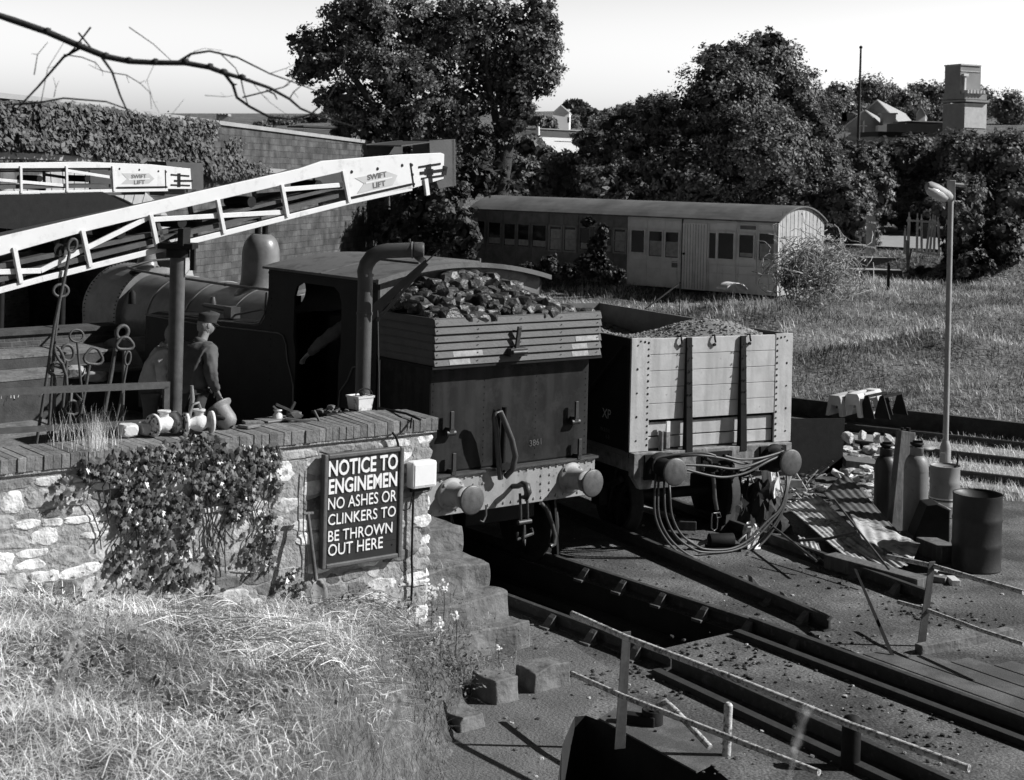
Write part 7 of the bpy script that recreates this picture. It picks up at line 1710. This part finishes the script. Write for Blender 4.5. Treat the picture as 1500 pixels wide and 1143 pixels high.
mb = MB(); b = G(1311, 969); t = W(1253, 834, b.y + .6); mb.hexa([b + Vector((-.02, 0, 0)), b + Vector((.02, 0, 0)), b + Vector((.02, .02, 0)), b + Vector((-.02, .02, 0)), t + Vector((-.012, 0, 0)), t + Vector((.012, 0, 0)), t + Vector((.012, .02, 0)), t + Vector((-.012, .02, 0))]); setp(mb.build('crowbar', 'iron_black'), 'long dark pinch bar leaning up from the decking to the wagon road rail', 'bar')
mb = MB(); a, b = G(1345, 958), G(1480, 932); mb.beam(a + Vector((0, 0, .04)), b + Vector((0, 0, .04)), .1, .1); setp(mb.build('concrete_kerb', 'step_stone', bevel=.01), 'low concrete kerb behind the right handrail post', 'kerb')
# ================= trees =================
def tree(label, specs, n, size, m='leaf_tree', trunk=None, limbs=(), group=None, name='tree', **kw):
    el = [E(*s) for s in specs]
    b = W(*trunk[0][0]) if trunk else Vector(el[0][:3]); 
    t = thing(name, label, 'tree', Matrix.Translation(b), group)
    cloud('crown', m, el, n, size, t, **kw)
    if trunk:
        pts = [W(*q) for q in trunk[0]]; o = trunkpart(t, pts, trunk[1])
        for lp_, r0 in limbs: trunkpart(t, [W(*q) for q in lp_], [r0 * (1 - .75 * i / (len(lp_) - 1)) for i in range(len(lp_))], 'limb')
    return t
tree('tall leafy tree behind the dark conveyor head, the left one of the pair',
     [(470, 75, 50, 42, 42), (452, 100, 50, 28, 26), (530, 60, 50.5, 55, 50), (600, 40, 51, 60, 50), (560, 110, 50, 60, 45), (510, 150, 50, 38, 36), (480, 145, 49.5, 22, 22), (620, 120, 50, 55, 50), (545, 190, 50, 40, 50), (505, 200, 50, 20, 26), (585, 230, 49.7, 34, 80, 1.2), (600, 180, 50, 40, 40), (560, 330, 50, 42, 60, 1), (530, 20, 50, 60, 40), (450, 62, 50, 30, 16)], 38000, .058,
     trunk=([(590, 420, 50), (588, 300, 50), (580, 200, 50), (570, 100, 50.2), (560, 20, 50.4)], [.42, .36, .3, .2, .1]),
     limbs=[([(582, 220, 50), (545, 150, 49.6), (500, 90, 49.4), (470, 60, 49.4)], .16), ([(575, 150, 50), (610, 90, 50.2), (640, 30, 50.4)], .15), ([(584, 250, 50), (530, 200, 49.6), (490, 160, 49.4)], .1)], group='two tall trees behind the conveyor', gauss=.26, fill=.07)
tree('tall leafy tree rising behind the left end of the coach, right of the pair',
     [(690, 70, 51, 55, 55), (700, 20, 51, 60, 40), (770, 60, 51, 48, 55), (795, 95, 51, 30, 45), (800, 50, 51, 26, 40), (760, 130, 51, 45, 45), (680, 150, 51, 45, 50), (730, 120, 51.5, 50, 50), (650, 190, 51, 40, 40), (690, 215, 51, 45, 40), (770, 175, 51, 30, 24), (742, 200, 50.5, 28, 60, 1.1), (730, 270, 50.3, 30, 60, 1), (722, 350, 50.3, 34, 60, 1), (730, 300, 51, 30, 60, 1), (640, 60, 51.5, 40, 60), (785, 20, 51, 36, 30)], 38000, .058,
     trunk=([(722, 400, 51), (728, 300, 51), (742, 200, 51), (752, 120, 51.2), (765, 30, 51.4)], [.4, .34, .28, .18, .08]),
     limbs=[([(738, 240, 51), (722, 150, 50.8), (702, 80, 50.6), (690, 20, 50.4)], .16), ([(720, 150, 50.8), (712, 100, 50.3), (715, 60, 50)], .1), ([(742, 190, 51), (780, 130, 51.3), (800, 80, 51.4)], .12)], group='two tall trees behind the conveyor', gauss=.26, fill=.07)
tree('big bushy broad tree in the middle distance behind the coach, highest at its centre right',
     [(1115, 105, 55, 62, 55), (1130, 68, 55, 30, 30), (1060, 90, 55, 40, 34), (1060, 150, 54, 75, 70), (1160, 150, 55, 48, 60), (1190, 200, 54.5, 40, 50), (1008, 190, 54, 58, 50), (955, 190, 54, 45, 45), (915, 235, 53.5, 55, 45), (880, 275, 52.5, 50, 35), (1110, 220, 53, 90, 70), (1010, 260, 53, 80, 60), (1210, 260, 53.5, 40, 50), (1240, 300, 52, 42, 50), (1260, 340, 51.5, 30, 50), (1160, 300, 52.5, 60, 50), (1080, 310, 54, 90, 30), (960, 300, 54, 60, 30)], 90000, .06,
     trunk=([(1100, 380, 55), (1105, 280, 55), (1110, 180, 55.2), (1118, 100, 55.4)], [.45, .38, .26, .1]), limbs=[([(1103, 260, 55), (1050, 180, 54.6), (1020, 120, 54.4)], .2), ([(1106, 230, 55), (1160, 170, 55), (1180, 130, 55)], .18)], m='leaf_bush', gauss=.2)
def B_(lab, specs, n, size=.07, m='leaf_bush', group='bushes behind the coach', name='bush', **kw):
    return bush(name, 'bush', lab, m, specs, n, size, group, **kw)
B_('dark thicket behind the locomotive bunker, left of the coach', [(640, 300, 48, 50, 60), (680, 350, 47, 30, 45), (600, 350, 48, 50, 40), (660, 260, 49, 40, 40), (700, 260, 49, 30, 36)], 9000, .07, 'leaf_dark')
B_('rounded bush just right of the tall trees above the coach roof', [(760, 262, 54, 42, 36), (745, 285, 53, 30, 26), (790, 275, 54, 30, 28)], 6000)
B_('rounded bush above the middle of the coach roof', [(828, 250, 56, 40, 34), (850, 275, 55, 40, 30), (815, 280, 54, 34, 22)], 6000)
B_('pale leafed elder bush with light flower heads left of the big tree', [(905, 190, 58, 40, 26), (880, 215, 57, 36, 26), (940, 170, 58, 34, 24), (860, 240, 57, 30, 22)], 5000, .075)
B_('low spreading shrubs below the white building', [(780, 215, 62, 26, 22), (800, 235, 60, 30, 18), (745, 220, 62, 22, 24), (860, 205, 66, 26, 16)], 4500)
B_('tangled shrub at the left end of the coach', [(700, 330, 50.5, 16, 24), (672, 360, 49.5, 18, 24)], 1600, .06)
HG_ = 'hedge bushes along the road'
B_('dark hedge bush right of the big tree behind the board gate', [(1262, 250, 60, 36, 46), (1280, 290, 59, 34, 44), (1255, 310, 58, 26, 34), (1240, 235, 60, 30, 30)], 10000, .075, 'leaf_bush', HG_)
B_('broad dark hedge bush behind the picket fence', [(1325, 240, 62, 50, 44), (1340, 285, 61, 56, 40), (1300, 280, 62, 36, 40), (1365, 255, 62, 44, 50), (1290, 245, 62, 40, 40), (1330, 310, 61, 60, 26)], 20000, .08, 'leaf_bush', HG_)
B_('dark hedge bush at the right edge below the tower', [(1400, 235, 60, 44, 42), (1410, 285, 59, 56, 40), (1475, 240, 60, 54, 50), (1480, 300, 59, 60, 40), (1440, 225, 60.5, 50, 34), (1390, 310, 58, 50, 28)], 20000, .08, 'leaf_bush', HG_)
B_('clipped dark bush right of the picket fence behind the street lamp', [(1412, 345, 46, 30, 34), (1420, 390, 45.5, 34, 30), (1395, 370, 46, 16, 26), (1465, 360, 46, 36, 50)], 7000, .06, 'leaf_dark', HG_)
B_('dark bush on the bank under the picket fence', [(1350, 405, 46.5, 22, 14), (1385, 415, 45.5, 20, 14)], 1600, .055, 'leaf_dark', HG_)
# elder flower heads on the big tree
mb = []
for k in range(38):
    px, py = random.uniform(890, 1020), random.uniform(150, 260); 
    if py < 330 - .2 * px - 5 + 60 * (px > 950): pass
    c = np.array(W(px, py, 51.5 + random.uniform(-.5, .5))); mb.append(cards(c + rng.normal(size=(10, 3)) * np.array([.1, .05, .03]), .06, np.array([0, -.3, 1.]), .5, .8))
# ---------- hill woods: each crown its own tree ----------
def zhill(x, y): return zf((x, y))
HT = []
R_ = random.Random(9)
def hilltree(px, py, D, rx, ry, lab, m='leaf_far'):
    c = W(px, py, D); k = D / CF; zb = min(zhill(c.x, c.y), c.z - ry * k); base = Vector((c.x, c.y, zb)); t = thing('hill_tree', lab, 'tree', Matrix.Translation(base), 'trees on the far hill')
    el = [(c.x, c.y, c.z, rx * k, rx * k * .8, ry * k)]
    for j in range(4): a = R_.uniform(0, 6.28); el.append((c.x + math.cos(a) * rx * k * .55, c.y - abs(math.sin(a)) * rx * k * .3, c.z + R_.uniform(-.4, .35) * ry * k, rx * k * .5, rx * k * .5, ry * k * .5))
    cloud('crown', m, el, int(900 + rx * ry * 2.6), .12 * D / 150, t, sub=16, gauss=.3, tone=(.6, 1.4)); mb = MB(); mb.tube([base - Vector((0, 0, .3)), Vector((c.x, c.y, c.z))], [.35, .2], 7); mb.build('trunk', 'bark', t)
HL = [(1200, 150, 150, 26, 24, 'far rounded tree right behind the crown of the big tree'), (1228, 140, 165, 22, 20, 'far tree left of the flagpole on the skyline'), (1240, 168, 140, 32, 26, 'dark far tree left of the church gable'),
      (1275, 135, 170, 34, 26, 'highest dark far tree behind the church roof'), (1305, 142, 172, 24, 20, 'far skyline tree behind the ridge of the church'), (1330, 152, 160, 30, 22, 'far tree right above the church roof'),
      (1355, 136, 180, 26, 18, 'pale far skyline tree between church and tower'), (1378, 145, 178, 26, 20, 'far skyline tree near the tower'), (1400, 130, 185, 20, 20, 'dark far tree touching the tower'), (1350, 170, 140, 32, 16, 'far tree beside the small gabled porch'), (1385, 172, 140, 28, 18, 'far tree just left of the lower tower'),
      (1215, 185, 120, 20, 14, 'far shrub left of the cottages'), (1275, 170, 150, 26, 16, 'far tree low behind the church gable'), (1320, 170, 150, 20, 12, 'far bush between the church roofs'),
      (965, 150, 170, 26, 16, 'far tree left of the big tree on the skyline'), (930, 165, 150, 26, 16, 'far tree on the slope left of the big tree'), (900, 172, 160, 28, 15, 'far tree on the middle of the left slope'), (870, 178, 150, 24, 13, 'far tree on the slope right of the umbrella pine'), (885, 192, 120, 30, 14, 'nearer tree on the slope right of the white building'), (830, 178, 140, 18, 14, 'far tree beside the white gabled house'), (800, 185, 130, 16, 16, 'far tree left of the white gabled house'), (985, 165, 150, 20, 18, 'far tree tucked against the big tree'), (920, 190, 110, 30, 14, 'nearer rounded tree on the slope left of the big tree'),
      (385, 186, 170, 16, 9, 'far tree just above the bridge coping'), (410, 180, 175, 24, 11, 'far trees crown above the bridge left of the white roof'), (440, 178, 180, 20, 9, 'far tree crown behind the bare branch tips'), (475, 176, 180, 24, 11, 'far tree crown above the white roof beyond the bridge'), (505, 185, 150, 20, 14, 'far tree crown at the left of the tall trees'), (330, 187, 190, 26, 5, 'low far tree crown above the ivy'),
      (1440, 150, 150, 26, 24, 'far tree beyond the tower at the right edge'), (1480, 160, 140, 30, 30, 'far tree at the extreme right edge')]
for h in HL: hilltree(*h)
# umbrella pine
t = thing('umbrella_pine', 'flat topped umbrella pine on the skyline right of the tall trees', 'tree', Matrix.Translation(W(839, 180, 150)))
el = [E(842, 151, 150, 15, 4.5, 14), E(833, 154, 149, 9, 3.5, 9), E(853, 157, 151, 13, 4.5, 10), E(860, 162, 150, 16, 5, 12), E(848, 163, 149, 12, 4, 10)]
cloud('crown', 'leaf_far', el, 1800, .16, t, tone=(.4, .9), sub=14); mb = MB(); mb.tube([W(839, 190, 150), W(838, 160, 150), W(843, 150, 150)], [.25, .2, .12], 7); mb.tube([W(838, 165, 150), W(852, 157, 150)], [.14, .08], 6); mb.build('trunk', 'bark', t)
# ================= far buildings =================
def house(name, lab, cat, D, gable, eaveL, eaveR, base, depth_px, wallm='far_stone', roofm='far_roof', extra=None, group=None, dd=12):
    """gable end facing us; ridge recedes to depth_px (x,y) at D+dd"""
    b = W(gable[0], base, D); o = thing(name, lab, cat, Matrix.Translation(b), group); A_, L_, R2 = W(*gable, D), W(*eaveL, D), W(*eaveR, D); L_.y -= (A_.x - L_.x) * .05; R2.y += (R2.x - A_.x) * .4; BL_, BR = Vector((L_.x, L_.y, b.z - 3)), Vector((R2.x, R2.y, b.z - 3))
    F_ = W(depth_px[0], depth_px[1], D + dd); v = F_ - A_; v.z = 0
    mb = MB(); mb.prism([BL_, BR, R2, A_, L_], v); mb.build('wall', wallm, o)
    mb = MB(); up = Vector((0, 0, .1))
    for e_ in (L_, R2):
        q = e_ + (e_ - A_) * .06; mb.hexa([q - v * .02, A_ - v * .02, A_ + v * 1.02, q + v * 1.02, q - v * .02 + up, A_ - v * .02 + up, A_ + v * 1.02 + up, q + v * 1.02 + up])
    mb.build('roof', roofm, o); return o
house('church', 'stone church with a long pale slate roof on the hill behind the flagpole', 'church', 118, (1286, 148), (1240, 188), (1327, 186), 205, (1334, 160), dd=26)
c1_ = house('parish_hall', 'low stone gabled hall with a white cross on its end wall', 'building', 108, (1268, 163), (1236, 187), (1297, 186), 206, (1286, 168), dd=10)
mb = MB(); mb.bx(*(lambda a, b: (min(a.x, b.x), max(a.x, b.x)))(W(1264.2, 178, 107.9), W(1265.6, 200, 107.9)), 107.85, 107.95, W(1265, 199, 107.9).z, W(1265, 177, 107.9).z)
mb.bx(*(lambda a, b: (a.x, b.x))(W(1260, 184, 107.9), W(1270, 184, 107.9)), 107.85, 107.94, W(1265, 185.2, 107.9).z, W(1265, 183.8, 107.9).z); mb.build('cross', 'far_white', c1_)
mb = MB(); mb.beam(W(1300.5, 190, 108), W(1301, 168, 108), .9, .9); mb.beam(W(1301, 168, 108), W(1301, 166, 108), 1.1, 1.1); mb.build('chimney', 'far_stone', c1_)
mb = MB(); mb.beam(W(1293, 194, 107.8), W(1293, 184, 107.8), .8, .8); mb.build('buttress', 'far_white', c1_)
h2 = house('cottage', 'small cottage with two chimneys left of the hall', 'house', 116, (1232, 170), (1218, 181), (1246, 181), 205, (1236, 170), roofm='far_roof', dd=6)
for x in (1230, 1240): mb = MB(); mb.beam(W(x, 178, 116), W(x, 166, 116), .9, .9); mb.build('chimney', 'far_stone', h2)
h3 = house('porch', 'small steep gabled stone porch with finials right of the church roof', 'building', 112, (1349, 157), (1342, 169), (1356, 169), 185, (1352, 158), dd=5)
for x, y_ in ((1349, 152), (1335, 154), (1357, 160)): mb = MB(); mb.beam(W(x, y_ + 8, 112), W(x, y_, 112), .14, .14); mb.lathe([(.1, 0), (.08, .12), (.03, .25)], W(x, y_, 112), (0, 0, 1), 8); mb.build('finial', 'far_stone', h3)
def block(name, lab, cat, D, x0, x1, y0, y1, dep, m, extras=(), rot=.2):
    a, b = W(x0, y0, D), W(x1, y1, D); RM = Matrix.Translation((a.x, D, b.z)) @ Matrix.Rotation(rot, 4, 'Z'); o = thing(name, lab, cat, RM); Q_ = Matrix.Translation((-a.x, -D, -b.z))
    mb = MB(RM @ Q_); mb.bx(a.x, b.x, D, D + dep, b.z - 3, a.z); mb.build('wall', m, o)
    for (nm, e0, e1, f0, f1, off, mm) in extras:
        p, q = W(e0, f0, D), W(e1, f1, D); mb = MB(RM @ Q_); mb.bx(p.x, q.x, D - off, D + dep + off * .5, q.z, p.z); mb.build(nm, mm, o)
    return o
block('long_building', 'long dark slate roofed building below the tower', 'building', 92, 1326, 1402, 180, 206, 2.5, 'far_roof_dark', [('ridge', 1334, 1402, 177, 180, .3, 'far_stone')])
block('flat_roofed_shed', 'low shed with a thick dark flat roof in front of the church', 'shed', 80, 1281, 1362, 196, 212, 1.5, 'far_stone', [('roof', 1279, 1356, 193, 202, .6, 'iron_black')])
tw = block('stone_tower', 'tall pale stone tower with battlements at the right edge of the view', 'tower', 78, 1412, 1453, 152, 215, 1.6, 'far_stone', [('cornice', 1411, 1455, 146, 150, .18, 'far_stone'), ('parapet', 1412, 1453, 137, 146, .06, 'far_stone'), ('pale_face', 1413, 1453, 151, 188, .03, 'concrete_pale')], rot=.42)
TWM = rootM(tw) @ Matrix.Translation(-rootM(tw).translation)
for k in range(6): p, q = W(1414 + k * 6, 132, 78), W(1416.5 + k * 6, 137, 78); mb = MB(TWM); mb.bx(p.x, q.x, 77.8, 78.4, q.z, p.z); mb.build('battlement', 'concrete_pale', tw)
mb = MB(TWM); p, q = W(1413, 94, 78), W(1450, 140, 78); mb.bx(p.x, q.x, 78.3, 79.5, q.z, p.z); mb.build('upper_tower', 'far_stone', tw)
mb = MB(TWM); p, q = W(1412.6, 93, 78), W(1450.6, 96, 78); mb.bx(p.x, q.x, 78.25, 79.55, q.z, p.z); p, q = W(1412.8, 103, 78), W(1450.4, 105, 78); mb.bx(p.x, q.x, 78.27, 79.53, q.z, p.z); mb.build('string_course', 'concrete_pale', tw)
mb = MB(TWM); mb.beam(W(1417, 135, 78.25), W(1418, 112, 78.25), .1, .1); mb.cbox(W(1418, 110, 78.25), (.3, .2, .12)); mb.build('downpipe', 'far_white', tw)
block('white_building', 'flat white building showing between the tall trees and the slope', 'building', 98, 786, 886, 191, 214, 1.5, 'far_white', [('roof', 784, 888, 188, 192, .4, 'far_roof'), ('shadow_course', 820, 880, 206, 207.5, .05, 'far_roof')], rot=.65)
gh = house('gabled_house', 'white gabled house on the skyline left of the umbrella pine', 'house', 135, (822, 155), (810, 166), (834, 165), 186, (826, 156), wallm='far_white', roofm='far_white', dd=6)
mb = MB(); p, q = W(831, 172, 134.9), W(834, 180, 134.9); mb.bx(p.x, q.x, 134.8, 134.95, q.z, p.z); mb.build('window', 'window_dark', gh)
block('white_roofed_building', 'white walled building beyond the bridge parapet left of the tall trees', 'building', 90, 445, 530, 189, 222, 1.5, 'far_white', [('roof', 438, 542, 184, 189, .6, 'far_roof_dark')], rot=.55)
ct = block('castle_tower', 'small castellated tower showing over the ivy of the bridge', 'tower', 170, 317, 334, 170, 190, 1, 'far_stone')
for k in range(4): p, q = W(317 + k * 4.6, 166.5, 170), W(320 + k * 4.6, 170, 170); mb = MB(); mb.bx(p.x, q.x, 170, 172, q.z, p.z); mb.build('battlement', 'far_stone', ct)
block('terrace_house', 'pale roofed house at the far skyline left of the big tree', 'house', 200, 905, 935, 153, 165, 1, 'far_roof')
mb = MB(); mb.tube([W(1257, 214, 80), W(1261, 72, 80)], [.09, .05], 8); o = mb.build('flagpole', 'bark'); setp(o, 'tall thin bare flagpole rising in front of the church', 'flagpole')
mb = MB(); mb.lathe([(.03, 0), (.09, .05), (.09, .12), (.02, .18)], W(1261, 72, 80), (0, 0, 1), 10); mb.build('truck', 'iron_black', o)
mb = MB(); mb.tube([W(788, 205, 70), W(787.5, 168, 70)], .09, 8); setp(mb.build('white_pole', 'far_white'), 'white painted pole under the right side of the tall trees', 'pole')
# ================= field grass =================
n = 120000; s = rng.uniform(-14, 18, n); tt = rng.uniform(0, 1, n) ** 1.15 * 19.4
X = FO.x + FS.x * s + FT.x * tt; Y = FO.y + FS.y * s + FT.y * tt
ok = (X / Y > -.06) & (X / Y < .42); X, Y = X[ok], Y[ok]
Z = np.array([zf((a, b)) for a, b in zip(X, Y)]); n = len(X)
pn = np.array([noise.noise(Vector((a * .5, b * .9, 2))) for a, b in zip(X, Y)]); pn2 = np.array([noise.noise(Vector((a * 1.6, b * 2.2, 8))) for a, b in zip(X, Y)])
P = np.stack([X, Y, Z - .02], 1); q = pn + .5 * pn2 + rng.normal(0, .18, n); dry = q > .02
tall = 1 + 1.6 * np.clip(pn2 + rng.normal(0, .1, n), 0, 1)
for c_m, r_m, h_m in MOUNDS: tall += 1.0 * np.exp(-((X - c_m.x) ** 2 + (Y - c_m.y) ** 2) / (r_m * .8) ** 2)
o = blades(P, np.where(dry, rng.uniform(.05, .18, n), rng.uniform(.05, .16, n)) * tall, rng.uniform(.006, .013, n), rng.uniform(.1, 1.2, n), np.where(dry, rng.uniform(.45, 1.5, n), rng.uniform(.08, .3, n)) * 1.05 * np.clip(1 + 1.3 * np.array([noise.noise(Vector((a * .22, b * .5, 31))) for a, b in zip(X, Y)]), .35, 1.5), 'grass', 'field_blade', nseg=2)
setp(o, 'rough half dry grass of the sloping field between the track and the coach', 'grass', kind='stuff')
# tufts on ballast and platform
n = 5000; px = rng.uniform(1330, 1530, n); py = rng.uniform(640, 735, n); Pq = np.array([list(G(a, b)) for a, b in zip(px, py)])
o = blades(Pq, rng.uniform(.04, .14, n), rng.uniform(.004, .008, n), rng.uniform(.1, 1, n), rng.uniform(.6, 1.6, n), 'weedy_grass', 'grass_blade', nseg=2); setp(o, 'pale weedy grass between the rails behind the drums', 'grass', kind='stuff')
n = 3800; a = rng.uniform(-7, Lp, n); bb = rng.choice([-.35, -.7, -1.2, -1.6], n) + rng.normal(0, .1, n); zz_ = (A_.z if False else 0)
zt_ = WM[pw.name]; A4 = np.array(zt_); hz = np.where(bb > -.8, .15, 0)
top0 = [v for v in [float(max((pw.children[1].data.vertices[i].co.z for i in range(8))))]][0]
Pz = np.stack([a, bb, np.where(bb > -.9, top0 - .25, top0 - .43)], 1); Pw_ = Pz @ A4[:3, :3].T + A4[:3, 3]
o = blades(Pw_, rng.uniform(.04, .14, n), rng.uniform(.005, .01, n), rng.uniform(.1, .8, n), rng.uniform(.7, 1.5, n), 'dry_grass', 'grass_blade', nseg=2); setp(o, 'bleached grass along the ledge behind the fire irons', 'grass', kind='stuff')
n = 260; px = np.where(rng.uniform(0, 1, 260) < .6, rng.normal(140, 8, 260), rng.uniform(75, 180, 260)); q = np.array([list(G(a, 652 + random.uniform(-8, 10), 2.35)) for a in px]); o = blades(q, rng.uniform(.08, .34, n), rng.uniform(.0012, .002, n), rng.uniform(.1, .6, n), rng.uniform(.7, 1.6, n), 'dry_grass', 'grass_blade'); setp(o, 'thin dry grass growing out of the coping at the left end of the wall', 'grass', kind='stuff')
n = 3200; u = rng.uniform(-2.5, -.9, n); yy_ = 2.75 - np.abs(rng.normal(0, .28, n)); zs = np.where(u > -1.06, .7, np.where(u > -1.42, .47, np.where(u > -1.68, .24, 0))); zs = np.maximum(zs, np.array([zbank(a, b) for a, b in zip(u, yy_)]))
o = blades(lf2w(np.stack([u, yy_, zs], 1)), rng.uniform(.05, .22, n), rng.uniform(.002, .004, n), rng.uniform(.2, 1.4, n), rng.uniform(.1, .8, n), 'step_grass', 'grass_blade'); setp(o, 'dark grass creeping over the left side of the steps', 'grass', kind='stuff')
# weeds on the steps' edges
for k, (px, py) in enumerate(((690, 880), (700, 830), (712, 905), (735, 955), (690, 960))):
    p = LV(*[(-1.75, 2.3, .5), (-1.1, 2.45, .72), (-1.8, 2.1, .3), (-2.0, 1.7, .1), (-2.3, 2.3, .12)][k]); root = weed('weed', 0, 0, 60, .07, .015, 'leaf_pale', ('weed on the second step', 'weed beside the first step', 'weed on the third step', 'weed at the foot of the steps', 'weed where the bank meets the steps')[k], 'weeds growing on the steps', hgt=.12, P0=p)
# ================= overhanging branch =================
bt = thing('bare_tree', 'bare branch with fine twigs reaching in from the upper left', 'tree', Matrix.Translation((-5.2, 4.4, 1.0)))
mb = MB(); mb.tube([(-5.2, 4.4, 1.0), (-5.1, 4.5, 3.5), (-4.8, 4.7, 5.0), (-4.5, 4.8, 6.5)], [.17, .14, .11, .07], 12); mb.tube([(-4.8, 4.7, 5.0), (-3.6, 4.9, 5.5), (-2.7, 5.0, 5.65), (-2.0, 5.0, 5.6)], [.07, .05, .04, .032], 10); mb.build('trunk', 'bark', bt)
DB = 5.2
def brn(pts, r0, r1, D=DB): return [W(x, y, D + .002 * i) for i, (x, y) in enumerate(pts)], [r0 + (r1 - r0) * i / (len(pts) - 1) for i in range(len(pts))]
k5 = DB / 2250
main = [(-40, 10), (20, 30), (69, 47), (115, 67), (155, 83), (189, 90), (227, 92), (272, 92.5), (307, 99), (328, 107), (355, 115), (395, 129), (424, 145), (440, 159), (470, 172), (520, 186)]
mb = MB(); P_, r_ = brn(main, 5.5 * k5, 1.2 * k5); r_ = [k5 * q for q in (5.5, 5.2, 5, 4.8, 4.6, 4.3, 4.1, 4.0, 3.9, 3.6, 2.8, 2.4, 2.1, 1.8, 1.3, .8)]; P_ = [Vector((-2.0, 5.0, 5.6))] + P_; r_ = [.03] + r_
mb.tube(P_, r_, 10)
for p in P_[3:12]: mb.rock(p + Vector((0, 0, .004)), (.013, .013, .013), random.randint(0, 99), 1, .3, smooth=True)
mb.build('branch', 'branch_bark', bt)
tw_ = [([(328, 107), (341, 124), (347, 143), (365, 156), (395, 172), (427, 175), (455, 168), (480, 145), (500, 110), (508, 60)], 3.0, .6), ([(261, 91), (280, 79), (307, 75), (347, 84), (395, 108), (437, 123), (480, 140)], 2.2, .7),
       ([(149, 84), (164, 105), (176, 140), (189, 169), (205, 191)], 2.4, .8), ([(125, 66), (93, 84), (56, 127), (20, 165)], 2.4, 1.2), ([(20, 153), (56, 151), (93, 144), (155, 149), (189, 161), (227, 191), (280, 231)], 1.8, .6), ([(133, 40), (109, 71), (95, 84)], 1.6, 1.0), ([(115, 48), (133, 70), (149, 84)], 1.6, 1.2),
       ([(189, 40), (225, 65), (252, 90)], .9, .6), ([(93, 80), (120, 84), (140, 92), (150, 104), (165, 107)], 1.0, .6), ([(165, 107), (185, 110), (205, 122), (220, 136), (222, 160)], .9, .4), ([(353, 116), (357, 135), (363, 153)], 1.2, .8), ([(355, 143), (395, 133), (415, 128), (428, 118), (440, 100)], 1.3, .6), ([(320, 76), (345, 100), (352, 114)], 1.0, .7), ([(424, 145), (430, 135), (442, 125)], 1.2, .7), ([(390, 132), (402, 138), (406, 146)], 1.6, 1.0),
       ([(50, 110), (55, 80), (70, 62)], 1.0, .5), ([(79, 143), (82, 128), (78, 113)], .8, .3), ([(365, 115), (385, 140), (395, 150), (420, 168)], .6, .3), ([(272, 90), (285, 75), (300, 71), (325, 74)], .6, .3), ([(150, 104), (140, 100), (130, 95)], .6, .3), ([(205, 122), (212, 118), (214, 122)], .5, .3), ([(440, 159), (452, 165), (480, 172)], 1.0, .5), ([(395, 108), (420, 100), (450, 85)], .6, .3), ([(227, 92), (215, 118), (225, 150), (233, 165)], .5, .25), ([(60, 150), (70, 100), (95, 60)], .7, .4), ([(250, 170), (262, 155), (270, 145)], .4, .2), ([(300, 140), (330, 142), (345, 140)], .5, .25)]
for pts, a, b in tw_:
    mb = MB(); P_, r_ = brn(pts, a * k5, b * k5, DB + .03); mb.tube(P_, r_, 6)
    for q, p in zip(r_[1:-1], P_[1:-1]):
        if random.random() < .5: e = p + Vector((random.uniform(-.03, .03), 0, random.uniform(-.03, .03))); mb.tube([p, e], [q * .7, q * .3], 5)
    mb.build('twig', 'branch_bark', bt)
# near grass stalks, out of focus
SK = [(75, 1143, 128, 850, 2.6), (50, 1163, 96, 920, 2.4), (545, 1180, 575, 1010, 2.3), (1150, 1190, 1160, 1046, 2.0)]
mb = MB()
for (x0, y0, x1, y1, D) in SK:
    a, b = W(x0, y0, D), W(x1, y1, D); cv = lambda q: a.lerp(b, q) + Vector((.02 * q ** 2, 0, 0)); mb.tone = 1.2
    mb.tube([cv(k / 8) for k in range(9)], .0009, 5)
    for k in range(60):
        q = random.uniform(.55, 1.0); p = cv(q); e = Vector((random.gauss(0, .004), random.gauss(0, .004), random.uniform(.006, .018))); mb.tone = random.uniform(.7, 1.5); mb.tube([p, p + e * .5, p + e], [.0005, .0011, .0003], 4)
o = mb.build('grass_stalks', 'straw'); setp(o, 'blurred seed stalks of tall grass close to the camera', 'grass', kind='stuff')
